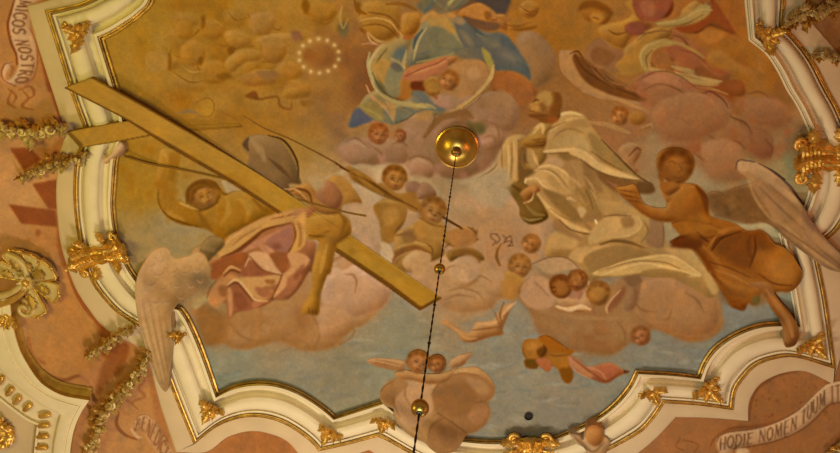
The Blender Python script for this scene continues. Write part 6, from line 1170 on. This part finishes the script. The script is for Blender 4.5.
def leaf_ornament(px, py, deg, size, label, spread=50, drop=.09, n=3, m=None):
    """gilt corner ornament: a boss with fanned acanthus leaves"""
    M = axes(px, py, deg, drop); s = size * PX; t = thing('gilt_leaf_ornament', label, 'ornament', at(px, py, drop), 'gilt leaf ornaments on the frame'); m = m or GOLD; k = 0
    r = random.Random(int(px)); base = [(0, .60, .34), (-spread, .66, .34), (spread, .66, .34), (-spread * .5, .40, .26), (spread * .5, .40, .26), (-spread * 1.25, .40, .24), (spread * 1.25, .40, .24)]
    for i, (a, l, w) in enumerate(base):
        bm = bmesh.new(); leaf_bm(bm, T2(M, -s * .04, 0, .03 if i < 3 else .0, a + r.uniform(-9, 9)), s * l * r.uniform(.9, 1.12), s * w, .075, .9, 4 if i < 3 else 3, i); bm_obj('leaf', bm, m, t, angle=.9)
    for a in (-spread, spread, 0):
        c = math.radians(a); bm = bmesh.new(); tube_bm(bm, scroll_pts(T2(M, s * .56 * math.cos(c), s * .56 * math.sin(c), .05), s * .09, s * .02, c + 1, 1.2), [.02] * 20 + [.014] * 8); bm_obj('scroll', bm, m, t)
    bm = bmesh.new(); knob_bm(bm, T2(M, 0, 0, .075), s * .12); bm_obj('boss', bm, m, t)
    return t
for a in ((80, 33, 212, 27, 'gilt leaf ornament at the upper left corner of the frame above the cross', 105),
          (211, 409, 120, 27, 'gilt leaf ornament on the frame corner right of the angel wing tip', 115),
          (330, 432, 122, 25, 'gilt leaf ornament below the peak of the frame between the two lower arcs', 112),
          (384, 420, 100, 22, 'gilt leaf ornament on the frame just left of the pink cloud', 88),
          (652, 391, 70, 24, 'gilt leaf ornament on the frame right of the winged putto head', 95),
          (709, 389, 42, 30, 'gilt leaf ornament in the frame corner above the HODIE banner', 118),
          (812, 344, 45, 28, 'gilt leaf ornament beside the foot of the brown angel', 112),
          (767, 36, -30, 27, 'gilt leaf ornament at the upper right corner of the frame', 100),
          (179, 333, 80, 16, 'small gilt leaf ornament beside the pale angel wing', 100)):
    leaf_ornament(*a)

def cartouche(px, py, deg, w, l, label, flip=1, drop=.075):
    """gilt rocaille clasp gripping the frame: ridged plate across the moulding, scrolls and leaves"""
    M = axes(px, py, deg, drop); W, L = w * PX, l * PX; t = thing('gilt_cartouche', label, 'ornament', at(px, py, drop), 'gilt rocaille clasps on the frame')
    bm = bmesh.new(); nu, nv = 28, 13; g = []
    for i in range(nu):
        u = i / (nu - 1) * 2 - 1; row = []
        for j in range(nv):
            v = j / (nv - 1) * 2 - 1; wid = W * .5 * (.72 + .28 * u * u + .08 * math.cos(u * 13))
            row.append(bm.verts.new(M @ Vector((u * L * .5, v * wid + flip * .05 * L * math.sin(u * 2.2), .09 * (1 - v * v) ** .5 * (1 + .0 * u) + .026 * math.cos(v * 15) + .012 * math.cos(u * 40) + .03 + .05 * u * u))))
        g.append(row)
    for i in range(nu - 1):
        for j in range(nv - 1): bm.faces.new((g[i][j], g[i + 1][j], g[i + 1][j + 1], g[i][j + 1]))
    ring = [g[i][0] for i in range(nu)] + [g[-1][j] for j in range(1, nv)] + [g[i][-1] for i in range(nu - 2, -1, -1)] + [g[0][j] for j in range(nv - 2, 0, -1)]
    zb = -0.10; low = [bm.verts.new(v.co + Vector((0, 0, -zb))) for v in ring]
    for i in range(len(ring)): bm.faces.new((ring[i], ring[(i + 1) % len(ring)], low[(i + 1) % len(ring)], low[i]))
    bm_obj('clasp', bm, GOLD, t, angle=.8)
    for sx in (-1, 1):
        for sy in (-1, 1):
            bm = bmesh.new(); tube_bm(bm, scroll_pts(T2(M, sx * L * .46, sy * W * .44, .06), W * .15, W * .03, (0 if sx > 0 else math.pi) + sy * 1.2, sx * sy * 1.4), [.028] * 14 + [.022] * 10 + [.018] * 4); bm_obj('scroll', bm, GOLD, t)
            bm = bmesh.new(); leaf_bm(bm, T2(M, sx * L * .18, sy * W * .36, .04, (0 if sx > 0 else 180) + sx * sy * 68), W * .5, W * .32, .08, .9, 4, 3); bm_obj('leaf', bm, GOLD, t, angle=.9)
        bm = bmesh.new(); leaf_bm(bm, T2(M, sx * L * .34, 0, .05, 0 if sx > 0 else 180), L * .34, W * .5, .10, .9, 4, 5); bm_obj('leaf', bm, GOLD, t, angle=.9)
    for k in range(5):
        bm = bmesh.new(); knob_bm(bm, T2(M, (k - 2) * L * .15, 0, .12), W * .06); bm_obj('bead', bm, GOLD, t)
    return t
cartouche(101, 253, -20, 31, 56, 'gilt rocaille clasp on the left side of the frame above the shell')
cartouche(826, 156, -8, 40, 52, 'gilt rocaille clasp on the right side of the frame')
cartouche(530, 446, 90, 42, 30, 'gilt rocaille clasp at the bottom centre of the frame under the dark hole', drop=.045)

# ---------------------------------------------------------------- garlands of gilt leaves and flowers
def garland(path, wid, label, seed, m, drop=.06, n=None):
    P = smooth_open(path, 10); d = np.concatenate([[0], np.cumsum(np.hypot(*np.diff(P, axis=0).T))]); r = random.Random(seed)
    c = P[len(P) // 2]; t = thing('gilt_garland', label, 'garland', at(c[0], c[1], drop), 'gilt garlands on the rose plaster')
    f = lambda s: (np.interp(s, d, P[:, 0]), np.interp(s, d, P[:, 1]))
    bm = bmesh.new(); q = [at(*f(s), drop) for s in np.linspace(0, d[-1], 24)]; tube_bm(bm, q, [.03] * 24); bm_obj('cord', bm, m, t)
    n = n or int(d[-1] / 1.35)
    for i in range(n):
        s = (i + .5) / n * d[-1]; x, y = f(s); x2, y2 = f(min(d[-1], s + 1)); x1, y1 = f(max(0, s - 1)); ang = math.degrees(math.atan2(y2 - y1, x2 - x1)); nx, ny = -(y2 - y1), x2 - x1; nl = math.hypot(nx, ny) + 1e-6
        env = wid * (.62 + .38 * math.sin(math.pi * (i + .5) / n) ** .6) * (1 + .25 * math.sin(i * 1.1)); side = (-1, 1, 0)[i % 3]; off = side * env * r.uniform(.1, .26)
        M = axes(x + nx / nl * off, y + ny / nl * off, ang + side * r.uniform(12, 48) + r.uniform(-14, 14), drop + r.uniform(-.02, .05) + (.05 if side == 0 else 0)); mm = m if i % 3 else GOLD
        if i % 7 == 5:
            bm = bmesh.new(); k5 = env * PX * .27; tube_bm(bm, scroll_pts(T2(M, 0, 0, .06), k5, k5 * .2, 0, 1.4), [k5 * .32] * 18 + [k5 * .22] * 10); knob_bm(bm, T2(M, 0, 0, .08), k5 * .4, .9, 9); bm_obj('flower', bm, m, t)
        else:
            bm = bmesh.new(); leaf_bm(bm, M, env * PX * r.uniform(.6, .85), env * PX * r.uniform(.32, .5), r.uniform(.05, .1), 1.2, 2 + i % 2, i, .01); bm_obj('leaf', bm, mm, t, angle=.9)
    return t
garland(A1('-60,195 0,190 60,195 110,200 170,205 230,195 290,185 330,185'), 17, 'thick gilt flower garland running left from the lower arm of the cross', 3, PALEGOLD, .08)
garland(A1('90,440 150,420 210,385 270,365 330,360 400,335 435,305'), 12, 'thin gilt garland below the thick one beside the cross', 4, PALEGOLD, .07)
garland(A3('430,425 480,390 540,350 590,310 640,290 670,270'), 11, 'short gilt garland sprig left of the pale angel wing', 5, PALEGOLD, .07)
garland([*A4('450,500 460,420 490,340 520,250 570,190 640,110 700,40'), (149, 352)], 16, 'long gilt garland rising along the rose plaster to the wing tip', 6, PALEGOLD, .08)
garland(E0('860,20 800,40 750,60 700,60 640,80 580,110'), 13, 'gilt garland at the upper edge of the right hand panel', 7, PALEGOLD, .07)
garland(E0('870,290 820,290 780,280 740,275 700,272'), 9, 'short gilt garland sprig on the right hand panel below the upper one', 8, PALEGOLD, .07)
garland(E4('760,470 800,440 840,410 880,400'), 12, 'gilt sprig under the HODIE banner at the corner', 9, PALEGOLD, .06)

SHELLM = mat('aged_shell_stucco', (.68, .54, .27), .45, .15, .4, bump=.25, bscale=26, col2=(.50, .37, .13), vscale=8)
# ---------------------------------------------------------------- shell ornament at the left
sh = thing('shell_ornament', 'cream and gilt fan shell with scrolls beside the left clasp', 'ornament', at(25, 286, .05))
def lobe(px, py, deg, L, W, drop):
    M = axes(px, py, deg, drop); L *= PX; W *= PX; nu, nv = 16, 11
    def surf(bm, grow, z0, dome):
        g = []
        for i in range(nu):
            u = i / (nu - 1); w = W * .5 * grow * (.16 + .84 * u ** .9) * (1 if u < .84 else max(.03, 1 - ((u - .84) / .16) ** 2.6) ** .5); row = []
            for j in range(nv):
                v = j / (nv - 1) * 2 - 1; row.append(bm.verts.new(M @ Vector((L * u * (1 + (grow - 1) * .5), v * w, z0 + dome * (1 - v * v) * math.sin(math.pi * min(1, u + .15)) + .10 * u))))
            g.append(row)
        for i in range(nu - 1):
            for j in range(nv - 1): bm.faces.new((g[i][j], g[i + 1][j], g[i + 1][j + 1], g[i][j + 1]))
        ring = [g[i][0] for i in range(nu)] + [g[-1][j] for j in range(1, nv)] + [g[i][-1] for i in range(nu - 2, -1, -1)] + [g[0][j] for j in range(nv - 2, 0, -1)]
        low = [bm.verts.new(v.co + Vector((0, 0, .07))) for v in ring]
        for i in range(len(ring)): bm.faces.new((ring[i], ring[(i + 1) % len(ring)], low[(i + 1) % len(ring)], low[i]))
        return ring
    bm = bmesh.new(); ring = surf(bm, 1.0, .0, .05); pts = [v.co.copy() for v in ring]; o = bm_obj('lobe', bm, SHELLM, sh, angle=.9)
    bm = bmesh.new(); tube_bm(bm, pts + [pts[0]], .016, 6); bm_obj('rim', bm, GOLD, o)
    bm = bmesh.new(); leaf_bm(bm, T2(M, L * .38, 0, .085), L * .42, W * .4, .04, .6, 3, 2, .01); bm_obj('leaf_motif', bm, GOLD_DULL, o, angle=.9)
    bm = bmesh.new(); knob_bm(bm, T2(M, L * 1.04, 0, .12), .022); bm_obj('bead', bm, GOLD, o)
for d, L, W in ((-150, 34, 24), (-112, 40, 27), (-74, 38, 26), (-29, 40, 30), (18, 40, 28), (66, 42, 26)): lobe(27, 280, d, L, W, .05)
for k, q in enumerate(('27,281 20,287 12,292 4,295 -8,297', '29,284 22,293 12,300 0,304 -12,306', '27,276 24,266 16,258 6,254')):
    bm = bmesh.new(); tube_bm(bm, [at(x, y, .16 + .01 * k) for x, y in smooth_open(sp(q), 6)], np.linspace(.035, .055, len(smooth_open(sp(q), 6))).tolist(), 10); bm_obj('scroll_band', bm, SHELLM if k % 2 == 0 else GOLD, sh)
M = axes(28, 281, 0, .15)
for a in range(6):
    bm = bmesh.new(); leaf_bm(bm, T2(M, 0, 0, 0, a * 60), .12, .08, .05, 1, 3, a); bm_obj('leaf', bm, PALEGOLD, sh, angle=.9)
bm = bmesh.new(); knob_bm(bm, T2(M, 0, 0, .07), .05); bm_obj('boss', bm, GOLD, sh)
bm = bmesh.new(); tube_bm(bm, scroll_pts(T2(axes(26, 308, 0, .10), 0, 0, .03), .14, .03, -1.5, 1.2), .03); bm_obj('scroll', bm, SHELLM, sh)
leaf_ornament(9, 314, 85, 26, 'gilt leaf drop hanging under the fan shell on the lower left moulding', 40, .12)

# ---------------------------------------------------------------- second moulding, lower left
RA = [sp('20,296 21,320 25,342 34,359 46,372 60,381 75,385 93,388'), sp('93,388 84,406 77,424 73,440 71,460 70,490')]
RB2 = [sp('10,298 13,322 19,346 28,364 40,381 52,390 66,396 90,400'), sp('90,400 82,412 75,428 71.5,445 70,462 69,490')]
RC = [sp('-18,304 -16,330 -10,352 2,372 16,386 30,397 45,407 61,415'), sp('61,415 58,424 55,436 53,448 52,462 51,490')]
RDD = [sp('-40,318 -36,350 -28,372 -14,390 -2,399 12,410 26,420 37,425'), sp('37,425 36,433 35,443 34,453 33,464 32,490')]
def rail(R): return np.concatenate([resample(R[0], 34), resample(R[1], 20)[0:]])
RA, RB2, RC, RDD = rail(RA), rail(RB2), rail(RC), rail(RDD)
lm = thing('curved_moulding', 'cream curved moulding with gilt bars at the lower left below the fan shell', 'moulding', at(40, 400))
def loft(name, rows, m, ang=.7):
    n = len(rows[0][0]); V = np.concatenate([at_many(R[:, 0], R[:, 1], h) for R, h in rows]); F = []
    for j in range(len(rows) - 1):
        a = np.arange(n - 1); F.append(np.stack([j * n + a, j * n + a + 1, (j + 1) * n + a + 1, (j + 1) * n + a], 1))
    me = mesh_np(name, V, np.concatenate(F), m); me.set_sharp_from_angle(angle=ang); return link(name, me, lm)
mix = lambda A, B, t: A + (B - A) * t
loft('gilt_hollow', [(RA, 0), (RA, .02), (mix(RA, RB2, .3), .02), (mix(RA, RB2, .75), .08), (RB2, .16), (mix(RB2, RC, .04), .17)], GOLD_DULL)
loft('cream_face', [(mix(RB2, RC, .03), .10), (mix(RB2, RC, .03), .18), (mix(RB2, RC, .3), .19), (mix(RB2, RC, .33), .175), (mix(RB2, RC, .40), .175), (mix(RB2, RC, .43), .19), (mix(RB2, RC, .9), .19), (RC, .17), (RC, .10)], CREAM)
loft('channel', [(RC, .12), (mix(RC, RDD, .1), .10), (mix(RC, RDD, .85), .10), (mix(RC, RDD, .9), .15), (RDD, .155), (RDD, .02)], CREAM)
for (x, y, d) in ((10, 391, -52), (17.5, 400, -48), (28, 407, -42), (45, 415, -12), (44, 425, -6), (43, 436, -4), (42, 447, -2), (1, 380, -60)):
    M = axes(x, y, d, .13); bm = bmesh.new(); tube_bm(bm, [M @ Vector((q, 0, .015 * (1 - abs(q) * 8))) for q in (-.095, -.085, -.06, 0, .06, .085, .095)], [.012, .03, .04, .042, .04, .03, .012], 10); bm_obj('gilt_bar', bm, GOLD, lm)
V = np.concatenate([at_many(RDD[:, 0], RDD[:, 1], .02), at_many(RDD[:, 0] * 0 - 60, RDD[:, 1] + 30, .02)]); n = len(RDD); a = np.arange(n - 1)
link('inner_field', mesh_np('inner_field', V, np.stack([a, a + 1, n + a + 1, n + a], 1), CREAM2), lm)
leaf_ornament(12, 432, 190, 40, 'large gilt leaf ornament inside the curved moulding at the lower left', 60, .05)

# ---------------------------------------------------------------- brass rose, rod and balls
TOP = at(457, 146.5, 0.0)
def lathe(name, prof, loc, m, parent=None, seg=48, ang=.6):
    bm = bmesh.new(); R = []
    for r, z in prof: R.append([bm.verts.new(Vector(loc) + Vector((max(r, .0005) * math.cos(k * 2 * math.pi / seg), max(r, .0005) * math.sin(k * 2 * math.pi / seg), z))) for k in range(seg)])
    for i in range(len(R) - 1):
        for k in range(seg): bm.faces.new((R[i][k], R[i][(k + 1) % seg], R[i + 1][(k + 1) % seg], R[i + 1][k]))
    bm.faces.new(R[0][::-1]); bm.faces.new(R[-1])
    return bm_obj(name, bm, m, parent, angle=ang)
def drop_for(py):
    """how far below the ceiling the rod is where the photograph shows it at height py"""
    lo, hi = 0.0, 9.0
    for _ in range(60):
        mid = (lo + hi) / 2; p = TOP - Vector((0, 0, mid)) - Vector((0, 0, EYE)); c = ROT.transposed() @ p; y = 226.5 - FPX * c.y / -c.z
        if y < py: lo = mid
        else: hi = mid
    return lo
rose = thing('brass_ceiling_rose', 'polished brass dome rose on the ceiling from which the dark rod hangs', 'ceiling rose', TOP)
lathe('dome', [(.22, 0), (.255, -.01), (.262, -.03), (.258, -.045), (.24, -.052), (.236, -.066), (.215, -.10), (.17, -.14), (.11, -.168), (.06, -.18)], TOP, BRASS, rose)
lathe('collar', [(.035, -.18), (.06, -.188), (.062, -.205), (.045, -.215), (.05, -.235), (.04, -.26), (.02, -.27)], TOP, mat('darkened_brass', (.30, .17, .05), .35, .9), rose)
zb = 8.2
rod = thing('hanging_rod', 'thin dark twisted rod hanging from the brass rose across the painting', 'rod', TOP - Vector((0, 0, .27)))
for ph in (0, math.pi):
    bm = bmesh.new(); n = 420; tube_bm(bm, [TOP + Vector((.0038 * math.cos(ph + i * .55), .0038 * math.sin(ph + i * .55), -.262 - (zb - .262) * i / (n - 1))) for i in range(n)], .0044, 6); bm_obj('strand', bm, IRON, rod)
for yy in (343, 197, 236, 305):
    bm = bmesh.new(); knob_bm(bm, Matrix.Translation(TOP - Vector((0, 0, drop_for(yy)))), .013, 1.2); bm_obj('knot', bm, IRON, rod)
for yy, dpx, lab in ((269, 11.5, 'small brass ball threaded on the dark rod near the piping putto'), (408, 18.5, 'larger brass ball on the dark rod in front of the pink cloud')):
    dz = drop_for(yy); p = TOP - Vector((0, 0, dz)); dep = (ROT.transposed() @ (p - Vector((0, 0, EYE)))).z * -1; r = dpx / 2 * dep / FPX
    b = thing('brass_ball', lab, 'ball', p, 'brass balls on the rod')
    lathe('sphere', [(r * math.sin(t), r * math.cos(t)) for t in np.linspace(.12, math.pi - .12, 22)], p, BRASS, b, ang=3.2)
    lathe('ferrule', [(r * .22, r * 1.12), (r * .34, r * 1.06), (r * .34, r * .9)], p, IRON, b); lathe('ferrule', [(r * .34, -r * .9), (r * .34, -r * 1.06), (r * .22, -r * 1.12)], p, IRON, b)
# dark cable opening low in the painted sky
p = at(528.5, 415.5, 0.0); hb = thing('ceiling_hole', 'small dark round cable opening in the painted sky above the bottom clasp', 'hole', p)
lathe('sleeve', [(.052, -.012), (.058, -.03), (.048, -.034), (.044, -.014)], p, BLACK, hb, 24); lathe('opening', [(.046, -.013), (.046, -.016)], p, BLACK, hb, 24)

# ================================================================ light: warm lamps of the hall, below and outside the view
def area(name, loc, aim, size, power, col):
    l = bpy.data.lights.new(name, 'AREA'); l.shape = 'DISK'; l.size = size; l.energy = power; l.color = col
    o = bpy.data.objects.new(name, l); COL.objects.link(o); o.location = loc; o.rotation_euler = (Vector(aim) - Vector(loc)).to_track_quat('-Z', 'Y').to_euler(); return o
LIGHTS()
w = bpy.data.worlds.new('hall'); scene.world = w; w.use_nodes = True; bg = w.node_tree.nodes['Background']; bg.inputs['Color'].default_value = (1.0, .60, .28, 1); bg.inputs['Strength'].default_value = AMBIENT
scene.view_settings.view_transform = 'Standard'; scene.view_settings.look = 'None'; scene.view_settings.exposure = 0; scene.view_settings.gamma = 1; scene.view_settings.use_curve_mapping = False
